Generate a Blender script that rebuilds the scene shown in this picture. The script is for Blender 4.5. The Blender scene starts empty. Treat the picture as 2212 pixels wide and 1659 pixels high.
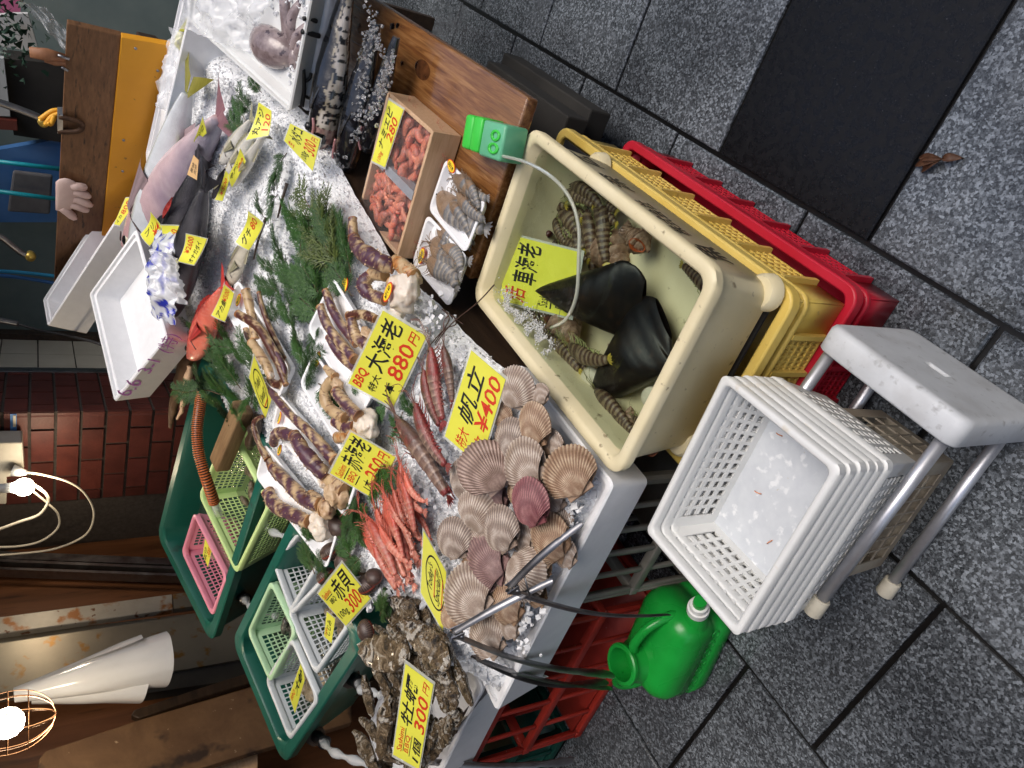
import bpy, math, random
from math import sin, cos, tan, pi, radians, sqrt, atan2, exp
from mathutils import Vector, Matrix, noise

sc = bpy.context.scene
COL = sc.collection
rnd = random.Random(7)

# ------------------------------------------------------------------ camera
# stall frame: x runs along the street side of the stall (away from the viewer, to the right),
# y runs along its short end, z is up.  Photographed with the phone held sideways.
FPX, CXP, CYP, CAMZ = 1609.0, 1106.0, 829.5, 1.45
PITCH = radians(32.6)
YAW = atan2(.811, .586)
CAM = Vector((-.758, -.3325, CAMZ))
FH = Vector((sin(YAW), cos(YAW), 0))           # horizontal view direction in the stall frame
RT = Vector((cos(YAW), -sin(YAW), 0))
FW = FH * cos(PITCH) + Vector((0, 0, -sin(PITCH)))
DN = -FH * sin(PITCH) + Vector((0, 0, -cos(PITCH)))
cd = bpy.data.cameras.new('camera')
cam = bpy.data.objects.new('camera', cd)
COL.objects.link(cam)
cam.matrix_world = Matrix.Translation(CAM) @ Matrix((DN, RT, -FW)).transposed().to_4x4()
cd.sensor_width = 36
cd.lens = 36 * FPX / 2212
cd.clip_start = .02
cd.clip_end = 300
sc.camera = cam

# ------------------------------------------------------------------ light
SUN_EL, SUN_AZ = radians(60), radians(-105)      # azimuth from +x towards +y
w = bpy.data.worlds.new("World")
sc.world = w
w.use_nodes = True
nt = w.node_tree
sky = nt.nodes.new('ShaderNodeTexSky')
sky.sky_type = 'NISHITA'
sky.sun_disc = False
sky.sun_elevation = SUN_EL
sky.sun_rotation = pi / 2 - SUN_AZ
sky.air_density = 1.0
sky.dust_density = 4.0
sky.ozone_density = .6
bg = nt.nodes['Background']
bg.inputs['Strength'].default_value = .15
nt.links.new(sky.outputs[0], bg.inputs[0])
sl = bpy.data.lights.new('sun', 'SUN')
sl.energy = 1.25
sl.angle = radians(40)
sl.color = (1, .97, .93)
so = bpy.data.objects.new('sun', sl)
COL.objects.link(so)
sd = Vector((cos(SUN_EL) * cos(SUN_AZ), cos(SUN_EL) * sin(SUN_AZ), sin(SUN_EL)))
so.rotation_euler = sd.to_track_quat('Z', 'Y').to_euler()
so.location = (0, 0, 6)
sc.view_settings.view_transform = 'Standard'
sc.view_settings.look = 'None'
sc.view_settings.exposure = .47
sc.view_settings.gamma = 1
sc.view_settings.use_curve_mapping = False
sc.cycles.use_denoising = True
sc.cycles.max_bounces = 10
sc.cycles.transparent_max_bounces = 12
sc.cycles.transmission_bounces = 8
sc.cycles.sample_clamp_indirect = 6
sc.cycles.caustics_refractive = False
sc.cycles.caustics_reflective = False

# ------------------------------------------------------------------ where things stand
def ray(x, y):
    return FW + DN * ((x - CXP) / FPX) + RT * ((CYP - y) / FPX)
def P(x, y, z):                                 # on the horizontal plane z
    r = ray(x, y)
    return CAM + r * ((z - CAMZ) / r.z)
def PA(x, y, a):                                # on the upright plane x = a
    r = ray(x, y)
    return CAM + r * ((a - CAM.x) / r.x)
def PB(x, y, b):                                # on the upright plane y = b
    r = ray(x, y)
    return CAM + r * ((b - CAM.y) / r.y)
KA, KB = .22, .10                               # slope of the ice display
SN = Vector((-KA, -KB, 1)).normalized()
S0 = Vector((.1, .4, .56))
def S(x, y, dz=0.0):                            # on the sloping display surface, dz above it
    r = ray(x, y)
    t = ((S0 + SN * dz - CAM).dot(SN)) / r.dot(SN)
    return CAM + r * t
def PL(x, y, o, n):
    r = ray(x, y)
    return CAM + r * ((o - CAM).dot(n) / r.dot(n))
def sz(a, b):
    return S0.z + KA * (a - S0.x) + KB * (b - S0.y)
def frame(o, x, z):                             # matrix with origin o, x axis along x, z axis near z
    x = x.normalized()
    y = z.cross(x).normalized()
    z = x.cross(y)
    m = Matrix((x, y, z)).transposed().to_4x4()
    m.translation = o
    return m
def FS(p, q, dz=0.0, roll=0.0):                 # frame on the display from pixel p towards pixel q, and the length
    a, b = S(*p, dz), S(*q, dz)
    m = frame(a, b - a, SN)
    return m @ Matrix.Rotation(roll, 4, 'X'), (b - a).length
def FP(p, q, z):
    a, b = P(*p, z), P(*q, z)
    return frame(a, b - a, Vector((0, 0, 1))), (b - a).length
def T(x=0, y=0, z=0):
    return Matrix.Translation((x, y, z))
def R(ang, ax='Z'):
    return Matrix.Rotation(ang, 4, ax)
def SC(x, y=None, z=None):
    y = x if y is None else y
    z = x if z is None else z
    return Matrix.Diagonal((x, y, z, 1))

# ------------------------------------------------------------------ mesh helper
class MB:
    def __init__(self):
        self.v, self.f, self.c = [], [], []
    def add(self, vs, fs, col=None, M=None):
        o = len(self.v)
        if M is not None:
            vs = [M @ Vector(p) for p in vs]
        self.v += [tuple(p) for p in vs]
        self.f += [tuple(i + o for i in f) for f in fs]
        if col is None:
            col = (1, 1, 1)
        if len(vs) and isinstance(col, list):
            self.c += col
        else:
            self.c += [col] * len(vs)
        return self
    def bx(self, x0, x1, y0, y1, z0, z1, M=None, col=None):
        vs = [(x0, y0, z0), (x1, y0, z0), (x1, y1, z0), (x0, y1, z0), (x0, y0, z1), (x1, y0, z1), (x1, y1, z1), (x0, y1, z1)]
        return self.add(vs, [(3, 2, 1, 0), (4, 5, 6, 7), (0, 1, 5, 4), (1, 2, 6, 5), (2, 3, 7, 6), (3, 0, 4, 7)], col, M)
    def loft(self, rings, closed=True, cap=True, col=None, M=None):
        n = len(rings[0])
        vs = [p for r in rings for p in r]
        fs = []
        m = n if closed else n - 1
        for i in range(len(rings) - 1):
            for j in range(m):
                k = (j + 1) % n
                fs.append((i * n + j, i * n + k, (i + 1) * n + k, (i + 1) * n + j))
        if cap and closed:
            fs.append(tuple(range(n - 1, -1, -1)))
            fs.append(tuple((len(rings) - 1) * n + j for j in range(n)))
        return self.add(vs, fs, col, M)
    def tube(self, pts, rad, n=8, cap=True, col=None, M=None, flat=1.0):
        pts = [Vector(p) for p in pts]
        if not isinstance(rad, (list, tuple)):
            rad = [rad] * len(pts)
        rings, cols = [], []
        up = None
        for i, p in enumerate(pts):
            d = (pts[min(i + 1, len(pts) - 1)] - pts[max(i - 1, 0)]).normalized()
            if up is None:
                up = Vector((0, 0, 1)) if abs(d.z) < .9 else Vector((1, 0, 0))
            s = d.cross(up).normalized()
            up = s.cross(d).normalized()
            rings.append([p + s * (cos(2 * pi * j / n) * rad[i]) + up * (sin(2 * pi * j / n) * rad[i] * flat) for j in range(n)])
            if isinstance(col, list):
                cols += [col[i]] * n
        return self.loft(rings, True, cap, cols if cols else col, M)
    def lathe(self, prof, n=24, M=None, cap=False, col=None):
        rings = [[(r * cos(2 * pi * j / n), r * sin(2 * pi * j / n), z) for j in range(n)] for r, z in prof]
        return self.loft(rings, True, cap, col, M)
    def grid(self, nu, nv, fn, M=None, colfn=None):
        vs, cs = [], []
        for i in range(nu + 1):
            for j in range(nv + 1):
                vs.append(fn(i / nu, j / nv))
                if colfn:
                    cs.append(colfn(i / nu, j / nv))
        fs = [(i * (nv + 1) + j, (i + 1) * (nv + 1) + j, (i + 1) * (nv + 1) + j + 1, i * (nv + 1) + j + 1) for i in range(nu) for j in range(nv)]
        return self.add(vs, fs, cs if colfn else None, M)
    def poly(self, pts, z0, z1, M=None, col=None):
        n = len(pts)
        vs = [(p[0], p[1], z0) for p in pts] + [(p[0], p[1], z1) for p in pts]
        fs = [tuple(range(n - 1, -1, -1)), tuple(range(n, 2 * n))] + [(i, (i + 1) % n, (i + 1) % n + n, i + n) for i in range(n)]
        return self.add(vs, fs, col, M)
    def mesh(self, name, mat, smooth=True):
        me = bpy.data.meshes.new(name)
        me.from_pydata(self.v, [], self.f)
        me.update()
        ca = me.color_attributes.new('pig', 'FLOAT_COLOR', 'POINT')
        buf = []
        for c in self.c:
            buf += [c[0], c[1], c[2], 1.0]
        ca.data.foreach_set('color', buf)
        me.polygons.foreach_set('use_smooth', [smooth] * len(me.polygons))
        if mat:
            me.materials.append(mat)
        return me
    def build(self, name, mat, parent=None, M=None, smooth=True, bevel=0, label=None, cat=None, group=None, kind=None, seg=2, auto=None, sub=0):
        o = bpy.data.objects.new(name, self.mesh(name, mat, smooth))
        COL.objects.link(o)
        if parent is not None:
            o.parent = parent
        if M is not None:
            if parent is not None:
                o.matrix_local = M
            else:
                o.matrix_world = M
        if bevel:
            b = o.modifiers.new('b', 'BEVEL')
            b.width = bevel
            b.segments = seg
            b.limit_method = 'ANGLE'
            b.angle_limit = radians(35)
            b.harden_normals = False
        if sub:
            s_ = o.modifiers.new('s', 'SUBSURF')
            s_.levels = s_.render_levels = sub
        if auto:
            o.data.set_sharp_from_angle(angle=radians(auto))
        tag(o, label, cat, group, kind)
        return o
def tag(o, label=None, cat=None, group=None, kind=None):
    for k, v in (('label', label), ('category', cat), ('group', group), ('kind', kind)):
        if v:
            o[k] = v
    return o
def thing(name, label, cat, M=None, group=None):
    o = bpy.data.objects.new(name, None)
    COL.objects.link(o)
    o.empty_display_size = .05
    if M is not None:
        o.matrix_world = M
    return tag(o, label, cat, group)
def dup(root, M, label=None, group=None):
    r = root.copy()
    COL.objects.link(r)
    r.matrix_world = M
    if label:
        r['label'] = label
    if group:
        r['group'] = group
    for ch in list(root.children):
        c = ch.copy()
        COL.objects.link(c)
        c.parent = r
        for g in list(ch.children):
            d = g.copy()
            COL.objects.link(d)
            d.parent = c
    return r
def rrect(x0, x1, y0, y1, r, n=5):
    pts = []
    for cx, cy, a0 in ((x1 - r, y1 - r, 0), (x0 + r, y1 - r, pi / 2), (x0 + r, y0 + r, pi), (x1 - r, y0 + r, 1.5 * pi)):
        for i in range(n + 1):
            a = a0 + pi / 2 * i / n
            pts.append((cx + r * cos(a), cy + r * sin(a)))
    return pts
def ringz(pts, z):
    return [(p[0], p[1], z) for p in pts]
def ellipse_like(pts, cx, cz, rx, rz, y):
    return [(cx + rx * cos(atan2(p[2] - cz, p[0] - cx)), y, cz + rz * sin(atan2(p[2] - cz, p[0] - cx))) for p in pts]
def smooth_path(pts, n=8):
    pts = [Vector(p) for p in pts]
    out = []
    for i in range(len(pts) - 1):
        p0, p1, p2, p3 = pts[max(i - 1, 0)], pts[i], pts[i + 1], pts[min(i + 2, len(pts) - 1)]
        for k in range(n):
            t = k / n
            out.append(.5 * ((2 * p1) + (p2 - p0) * t + (2 * p0 - 5 * p1 + 4 * p2 - p3) * t * t + (3 * p1 - p0 - 3 * p2 + p3) * t ** 3))
    out.append(pts[-1])
    return out
def lerp(a, b, t):
    return a + (b - a) * t
def mix(c, d, t):
    t = max(0, min(1, t))
    return tuple(c[i] + (d[i] - c[i]) * t for i in range(3))
def nz(x, y, z=0.0, s=1.0):
    return noise.noise(Vector((x * s, y * s, z * s)))

# ------------------------------------------------------------------ materials
MATS = {}
def pm(name, cols, scale=20, detail=5, rough=.5, rvar=0, bump=0, bscale=None, metal=0, spec=.5, trans=0, sss=0, sssr=.01, coat=0, ior=1.45,
       stretch=None, pig=False, rand=0, alpha=1, spk=None, dist=0, bdist=.004, emis=None, world=False, sheen=0):
    if name in MATS:
        return MATS[name]
    m = bpy.data.materials.new(name)
    m.use_nodes = True
    t = m.node_tree
    N, L = t.nodes, t.links
    b = N['Principled BSDF']
    tc = N.new('ShaderNodeTexCoord')
    mp = N.new('ShaderNodeMapping')
    if world:
        g = N.new('ShaderNodeNewGeometry')
        L.new(g.outputs['Position'], mp.inputs[0])
    else:
        L.new(tc.outputs['Object'], mp.inputs[0])
    if stretch:
        mp.inputs['Scale'].default_value = stretch
    if rand:
        oi = N.new('ShaderNodeObjectInfo')
        ml = N.new('ShaderNodeMath')
        ml.operation = 'MULTIPLY'
        ml.inputs[1].default_value = 37
        L.new(oi.outputs['Random'], ml.inputs[0])
        L.new(ml.outputs[0], mp.inputs['Location'])
    no = N.new('ShaderNodeTexNoise')
    no.inputs['Scale'].default_value = scale
    no.inputs['Detail'].default_value = detail
    no.inputs['Roughness'].default_value = .62
    no.inputs['Distortion'].default_value = dist
    L.new(mp.outputs[0], no.inputs['Vector'])
    rp = N.new('ShaderNodeValToRGB')
    e = rp.color_ramp.elements
    if not isinstance(cols[0], (tuple, list)):
        cols = [cols, tuple(c * .9 for c in cols)]
    n = len(cols)
    pos = [c[3] if len(c) > 3 else .3 + .4 * i / max(1, n - 1) for i, c in enumerate(cols)]
    while len(e) < n:
        e.new(.5)
    for i in range(n):
        e[i].position = pos[i]
        e[i].color = (*cols[i][:3], 1)
    L.new(no.outputs['Fac'], rp.inputs[0])
    out = rp.outputs[0]
    if spk:                                     # spots: (colour, scale, threshold[, low])
        for sp in spk:
            n2 = N.new('ShaderNodeTexNoise')
            n2.inputs['Scale'].default_value = sp[1]
            n2.inputs['Detail'].default_value = 3
            L.new(mp.outputs[0], n2.inputs['Vector'])
            r2 = N.new('ShaderNodeValToRGB')
            r2.color_ramp.elements[0].position = sp[2]
            r2.color_ramp.elements[1].position = min(1, sp[2] + (sp[3] if len(sp) > 3 else .06))
            L.new(n2.outputs['Fac'], r2.inputs[0])
            mx = N.new('ShaderNodeMixRGB')
            L.new(r2.outputs[0], mx.inputs[0])
            L.new(out, mx.inputs[1])
            mx.inputs[2].default_value = (*sp[0], 1)
            out = mx.outputs[0]
    if pig:
        at = N.new('ShaderNodeVertexColor')
        at.layer_name = 'pig'
        mx = N.new('ShaderNodeMixRGB')
        mx.blend_type = 'MULTIPLY'
        mx.inputs[0].default_value = 1
        L.new(out, mx.inputs[1])
        L.new(at.outputs[0], mx.inputs[2])
        out = mx.outputs[0]
    if rand:
        hv = N.new('ShaderNodeHueSaturation')
        mr = N.new('ShaderNodeMapRange')
        mr.inputs['To Min'].default_value = 1 - rand
        mr.inputs['To Max'].default_value = 1 + rand
        L.new(oi.outputs['Random'], mr.inputs[0])
        L.new(mr.outputs[0], hv.inputs['Value'])
        L.new(out, hv.inputs['Color'])
        out = hv.outputs[0]
    L.new(out, b.inputs['Base Color'])
    b.inputs['Roughness'].default_value = rough
    if rvar:
        mr = N.new('ShaderNodeMapRange')
        mr.inputs['From Min'].default_value = .35
        mr.inputs['From Max'].default_value = .65
        mr.inputs['To Min'].default_value = max(.02, rough - rvar)
        mr.inputs['To Max'].default_value = min(1, rough + rvar)
        n3 = N.new('ShaderNodeTexNoise')
        n3.inputs['Scale'].default_value = scale * .4
        n3.inputs['Detail'].default_value = 4
        L.new(mp.outputs[0], n3.inputs['Vector'])
        L.new(n3.outputs['Fac'], mr.inputs[0])
        L.new(mr.outputs[0], b.inputs['Roughness'])
    b.inputs['Metallic'].default_value = metal
    b.inputs['Specular IOR Level'].default_value = spec
    b.inputs['IOR'].default_value = ior
    b.inputs['Transmission Weight'].default_value = trans
    b.inputs['Alpha'].default_value = alpha
    if sss:
        b.inputs['Subsurface Weight'].default_value = sss
        b.inputs['Subsurface Radius'].default_value = (1, .8, .6)
        b.inputs['Subsurface Scale'].default_value = sssr
    if coat:
        b.inputs['Coat Weight'].default_value = coat
        b.inputs['Coat Roughness'].default_value = .08
    if sheen:
        b.inputs['Sheen Weight'].default_value = sheen
    if emis:
        b.inputs['Emission Color'].default_value = (*emis[:3], 1)
        b.inputs['Emission Strength'].default_value = emis[3]
    if bump:
        n4 = N.new('ShaderNodeTexNoise')
        n4.inputs['Scale'].default_value = bscale or scale * 2
        n4.inputs['Detail'].default_value = 6
        L.new(mp.outputs[0], n4.inputs['Vector'])
        bp = N.new('ShaderNodeBump')
        bp.inputs['Strength'].default_value = bump
        bp.inputs['Distance'].default_value = bdist
        L.new(n4.outputs['Fac'], bp.inputs['Height'])
        L.new(bp.outputs[0], b.inputs['Normal'])
    MATS[name] = m
    return m

# the stall's plastics, foam and metal
m_cream = pm('cream_plastic', [(.70, .61, .38), (.76, .68, .46)], 9, rough=.42, bump=.08, bscale=60, spk=[((.30, .24, .14), 55, .66, .1), ((.16, .05, .03), 23, .76, .03)])
m_yellow = pm('yellow_plastic', [(.66, .46, .09), (.74, .56, .16)], 8, rough=.4, spk=[((.38, .26, .08), 40, .66, .1)])
m_red = pm('red_plastic', [(.42, .008, .022), (.50, .012, .035)], 8, rough=.42, rvar=.15)
m_oldred = pm('worn_red_plastic', [(.30, .022, .014), (.38, .035, .022)], 12, rough=.5, spk=[((.5, .2, .16), 60, .7, .04)])
m_white = pm('white_plastic', [(.66, .67, .66), (.72, .73, .72)], 12, rough=.35, sss=.0, spk=[((.62, .58, .50), 24, .66, .12)])
m_basket_floor = pm('scuffed_white_plastic', [(.50, .53, .57), (.58, .61, .64)], 30, rough=.4, spk=[((.72, .74, .76), 45, .58, .1), ((.50, .47, .42), 80, .72, .04)])
m_brownpl = pm('dirty_brown_plastic', [(.26, .22, .17), (.40, .36, .29)], 12, rough=.6)
m_greypl = pm('grey_plastic', [(.16, .15, .13), (.22, .21, .18)], 14, rough=.5)
m_seat = pm('stained_white_seat', [(.50, .52, .54), (.62, .64, .66)], 9, detail=8, rough=.5, bump=.1, bscale=200, spk=[((.42, .42, .42), 14, .50, .35), ((.30, .30, .30), 60, .60, .2)])
m_alu = pm('anodised_aluminium', [(.50, .51, .55), (.58, .59, .63)], 60, rough=.38, metal=.75)
m_rubber = pm('yellowed_rubber', [(.50, .47, .38), (.62, .58, .48)], 30, rough=.6)
m_green = pm('green_plastic', [(.008, .25, .03), (.012, .33, .045)], 9, rough=.3, rvar=.08, spk=[((.05, .12, .04), 45, .72, .05)])
m_foam = pm('white_foam', [(.77, .78, .80), (.83, .84, .86)], 30, rough=.65, bump=.25, bscale=260, bdist=.002, sss=.0, spk=[((.55, .56, .57), 16, .68, .2)])
m_foamgrey = pm('greyish_foam', [(.72, .73, .75), (.80, .81, .83)], 20, rough=.65, bump=.2, bscale=260, bdist=.002, spk=[((.5, .5, .5), 18, .64, .2)])
m_steel = pm('tong_steel', [(.24, .24, .25), (.34, .34, .35)], 40, rough=.40, metal=1, rvar=.08)
m_black = pm('black_paint', [(.012, .012, .014), (.02, .02, .022)], 20, rough=.6)
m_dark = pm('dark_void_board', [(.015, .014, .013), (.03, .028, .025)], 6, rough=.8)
m_ink = pm('black_ink', [(.010, .010, .011), (.018, .018, .018)], 80, rough=.5)
m_redink = pm('red_ink', [(.62, .035, .012), (.72, .06, .02)], 80, rough=.5)
m_purple = pm('purple_ink', [(.45, .14, .50), (.6, .28, .62)], 120, rough=.6)
m_card = pm('yellow_card', [(.78, .76, .075), (.84, .82, .10)], 14, rough=.22, spec=.6, bump=.12, bscale=22, bdist=.003)
m_lam = pm('laminate_edge', [(.80, .82, .72), (.85, .86, .78)], 30, rough=.12, alpha=.55)
m_kraft = pm('kraft_tag', [(.62, .38, .16), (.68, .44, .2)], 30, rough=.5)
m_wood = pm('wet_board_wood', [(.10, .036, .012), (.22, .095, .030), (.34, .175, .065)], 7, detail=8, rough=.16, rvar=.10, bump=.35, bscale=18, stretch=(.7, 9, 9), dist=.8, coat=.6, spk=[((.07, .028, .010), 3.5, .54, .2), ((.16, .06, .02), 9, .6, .12)])
m_darkwood = pm('dark_wet_wood', [(.02, .012, .008), (.06, .035, .02)], 6, rough=.45, bump=.3, bscale=30, stretch=(1, 7, 7))
m_pine = pm('pale_crate_wood', [(.52, .33, .19), (.64, .44, .28)], 9, detail=6, rough=.55, bump=.15, bscale=30, stretch=(1.5, 14, 14), spk=[((.3, .17, .08), 6, .68, .1)])
# ------------------------------------------------------------------ the pavement
def granite(name):
    m = bpy.data.materials.new(name)
    m.use_nodes = True
    N, L = m.node_tree.nodes, m.node_tree.links
    b = N['Principled BSDF']
    tc = N.new('ShaderNodeTexCoord')
    nz_ = N.new('ShaderNodeTexNoise')
    nz_.inputs['Scale'].default_value = 260
    L.new(tc.outputs['Object'], nz_.inputs['Vector'])
    ad = N.new('ShaderNodeMixRGB')
    ad.blend_type = 'ADD'
    ad.inputs[0].default_value = .006
    L.new(tc.outputs['Object'], ad.inputs[1])
    L.new(nz_.outputs['Color'], ad.inputs[2])
    cols = []
    for sc_v, stops in ((210, ((0, .010), (.30, .030), (.55, .075), (.78, .17), (1, .30))), (430, ((0, .03), (.4, .07), (.7, .12), (1, .2)))):
        v = N.new('ShaderNodeTexVoronoi')
        v.inputs['Scale'].default_value = sc_v
        L.new(ad.outputs[0], v.inputs['Vector'])
        sp = N.new('ShaderNodeSeparateColor')
        L.new(v.outputs['Color'], sp.inputs[0])
        r = N.new('ShaderNodeValToRGB')
        e = r.color_ramp.elements
        while len(e) < len(stops):
            e.new(.5)
        for i, (p_, k) in enumerate(stops):
            e[i].position = p_
            e[i].color = (k * 1.0, k * 1.12, k * 1.26, 1)
        L.new(sp.outputs[0], r.inputs[0])
        cols.append(r.outputs[0])
    mx = N.new('ShaderNodeMixRGB')
    mx.inputs[0].default_value = .35
    L.new(cols[0], mx.inputs[1])
    L.new(cols[1], mx.inputs[2])
    n2 = N.new('ShaderNodeTexNoise')
    n2.inputs['Scale'].default_value = 2.2
    n2.inputs['Detail'].default_value = 6
    L.new(tc.outputs['Object'], n2.inputs['Vector'])
    r2 = N.new('ShaderNodeValToRGB')
    r2.color_ramp.elements[0].position = .36
    r2.color_ramp.elements[0].color = (.55, .55, .56, 1)
    r2.color_ramp.elements[1].position = .64
    r2.color_ramp.elements[1].color = (1.15, 1.15, 1.15, 1)
    L.new(n2.outputs['Fac'], r2.inputs[0])
    m2 = N.new('ShaderNodeMixRGB')
    m2.blend_type = 'MULTIPLY'
    m2.inputs[0].default_value = 1
    L.new(mx.outputs[0], m2.inputs[1])
    L.new(r2.outputs[0], m2.inputs[2])
    L.new(m2.outputs[0], b.inputs['Base Color'])
    mr = N.new('ShaderNodeMapRange')
    mr.inputs['From Min'].default_value = .38
    mr.inputs['From Max'].default_value = .62
    mr.inputs['To Min'].default_value = .07
    mr.inputs['To Max'].default_value = .36
    n3 = N.new('ShaderNodeTexNoise')
    n3.inputs['Scale'].default_value = 5
    n3.inputs['Detail'].default_value = 5
    L.new(tc.outputs['Object'], n3.inputs['Vector'])
    L.new(n3.outputs['Fac'], mr.inputs[0])
    L.new(mr.outputs[0], b.inputs['Roughness'])
    b.inputs['Specular IOR Level'].default_value = .5
    bp = N.new('ShaderNodeBump')
    bp.inputs['Strength'].default_value = .35
    bp.inputs['Distance'].default_value = .0012
    n4 = N.new('ShaderNodeTexNoise')
    n4.inputs['Scale'].default_value = 90
    n4.inputs['Detail'].default_value = 3
    L.new(tc.outputs['Object'], n4.inputs['Vector'])
    L.new(n4.outputs['Fac'], bp.inputs['Height'])
    L.new(bp.outputs[0], b.inputs['Normal'])
    return m
m_gran = granite('wet_granite')
m_slab = pm('wet_black_stone', [(.004, .004, .005), (.009, .009, .010)], 130, rough=.30, rvar=.14, spec=.3, bump=.25, bscale=300, bdist=.002, spk=[((.05, .05, .055), 240, .66, .05)])
m_joint = pm('dark_joint', [(.003, .003, .0035), (.007, .0065, .006)], 40, rough=.3)
g = MB().add([(-20, -20, -.012), (20, -20, -.012), (20, 20, -.012), (-20, 20, -.012)], [(0, 1, 2, 3)])
g.build('ground', m_joint, kind='structure', smooth=False)
tb, db = MB(), MB()
offs = {-1: .15, 0: -.172, 1: .1, 2: -.172, 3: .15, -2: -.1}
for k in range(-9, 12):
    y0 = -.035 + .485 * k
    o = offs.get(k, .15 if k % 2 else -.172)
    for i in range(-9, 12):
        x0 = o + .492 * i
        t = db if (k == -1 and i == 0) else tb
        jx, jy = rnd.uniform(-.002, .002), rnd.uniform(-.002, .002)
        dz = rnd.uniform(-.0015, .0015)
        x1, y1 = x0 + .492 - .008, y0 + .485 - .008
        x, y = x0 + .004 + jx, y0 + .004 + jy
        e = .004
        rings = [[(x, y, -.011), (x1, y, -.011), (x1, y1, -.011), (x, y1, -.011)], [(x, y, dz - e), (x1, y, dz - e), (x1, y1, dz - e), (x, y1, dz - e)],
                 [(x + e, y + e, dz), (x1 - e, y + e, dz), (x1 - e, y1 - e, dz), (x + e, y1 - e, dz)]]
        t.loft(rings)
tb.build('pavement', m_gran, kind='structure', smooth=False)
db.build('pavement_slab', m_slab, kind='structure', smooth=False)
# dry leaf
lb = MB()
lm = m_leaf = pm('dry_leaf', [(.05, .02, .010), (.11, .05, .025)], 60, rough=.6)
for a_, l_ in ((0, .055), (.35, .045), (-.3, .05), (3.0, .035)):
    Mx = R(a_)
    lb.grid(6, 2, lambda u, v: (u * l_, (v - .5) * .016 * sin(pi * min(1, u * .93 + .05)), .004 + .012 * abs(v - .5) + .01 * sin(u * 4)), Mx)
p = P(2040, 345, .004)
lb.build('dry_leaf', lm, M=T(*p) @ R(.6), label='curled brown dead leaf lying on the grey granite paving', cat='leaf')

# ------------------------------------------------------------------ crates under the tank
def crate(name, label, x0, x1, y0, y1, z0, z1, mat, M=None, ncell=5, lip=.016, rows=5):
    """market crate: thick rim, second lip, corner posts, latticed sides"""
    t = thing(name, label, 'crate', M or T(0, 0, 0))
    h = z1 - z0
    rim = MB()
    out, inn = rrect(x0, x1, y0, y1, .035), rrect(x0 + .022, x1 - .022, y0 + .022, y1 - .022, .02)
    def band(za, zb, o1, i1):
        rim.loft([ringz(i1, za), ringz(o1, za), ringz(o1, zb), ringz(i1, zb), ringz(i1, za)], cap=False)
    band(z1 - .026, z1, out, inn)
    o2, i2 = rrect(x0 + .007, x1 - .007, y0 + .007, y1 - .007, .03), rrect(x0 + .022, x1 - .022, y0 + .022, y1 - .022, .02)
    band(z1 - .062, z1 - .05, o2, i2)
    rim.build('rim', mat, t, bevel=.004, auto=40)
    ix0, ix1, iy0, iy1 = x0 + .018, x1 - .018, y0 + .018, y1 - .018
    # solid corners and uprights
    for sx, sy in ((0, 0), (0, 1), (1, 0), (1, 1)):
        cx, cy = (ix1 if sx else ix0), (iy1 if sy else iy0)
        dx, dy = (-.075 if sx else .075), (-.07 if sy else .07)
        body = MB()
        body.bx(min(cx, cx + dx), max(cx, cx + dx), min(cy, cy + (.004 if not sy else -.004)), max(cy, cy + (.004 if not sy else -.004)), z0 + .002, z1 - .0265)
        body.bx(min(cx, cx + (.004 if not sx else -.004)), max(cx, cx + (.004 if not sx else -.004)), min(cy + .0045 * (1 if not sy else -1), cy + dy), max(cy + .0045 * (1 if not sy else -1), cy + dy), z0 + .002, z1 - .0265)
        body.build('corner_wall', mat, t)
    fl = MB().bx(ix0 + .006, ix1 - .006, iy0 + .006, iy1 - .006, z0 + .004, z0 + .010)
    fl.build('floor', mat, t)
    la = MB()
    def side(horizontal, c, a0, a1, sgn):
        ng = ncell if horizontal else 3
        seg = (a1 - a0) / ng
        for i in range(ng + 1):                 # buttress ribs
            a = a0 + seg * i
            w_ = .005
            for zz in ((z0 + .004, z1 - .0625),):
                if horizontal:
                    la.bx(a - w_, a + w_, min(c - sgn * .012, c + sgn * .005), max(c - sgn * .012, c + sgn * .005), zz[0], zz[1])
                else:
                    la.bx(min(c - sgn * .012, c + sgn * .005), max(c - sgn * .012, c + sgn * .005), a - w_, a + w_, zz[0], zz[1])
        nb = ng * 7
        for i in range(nb + 1):
            a = a0 + (a1 - a0) * i / nb
            if horizontal:
                la.bx(a - .0022, a + .0022, c - .0018, c + .0018, z0 + .01, z1 - .064)
            else:
                la.bx(c - .0018, c + .0018, a - .0022, a + .0022, z0 + .01, z1 - .064)
        for i in range(rows + 1):
            z = z0 + .008 + (h - .076) * i / rows
            if horizontal:
                la.bx(a0, a1, c - .0026, c + .0026, z - .0024, z + .0024)
            else:
                la.bx(c - .0026, c + .0026, a0, a1, z - .0024, z + .0024)
    side(True, iy0 + .001, x0 + .095, x1 - .095, 1)
    side(True, iy1 - .001, x0 + .095, x1 - .095, -1)
    side(False, ix0 + .001, y0 + .09, y1 - .09, 1)
    side(False, ix1 - .001, y0 + .09, y1 - .09, -1)
    la.build('lattice_side', mat, t, smooth=False)
    return t
RC = crate('plastic_crate', 'bright red plastic crate on the pavement under the yellow crate', -.004, .80, .004, .44, .0, .165, m_red)
crate('plastic_crate', 'yellow lattice-sided plastic crate under the cream seafood tank', -.005, .85, .022, .45, .1655, .338, m_yellow)
# black board between crate and tank
MB().bx(.03, .80, .045, .40, .3382, .3440).build('black_board', m_black, smooth=False, label='thin black board between the cream tank and yellow crate', cat='board')

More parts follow.
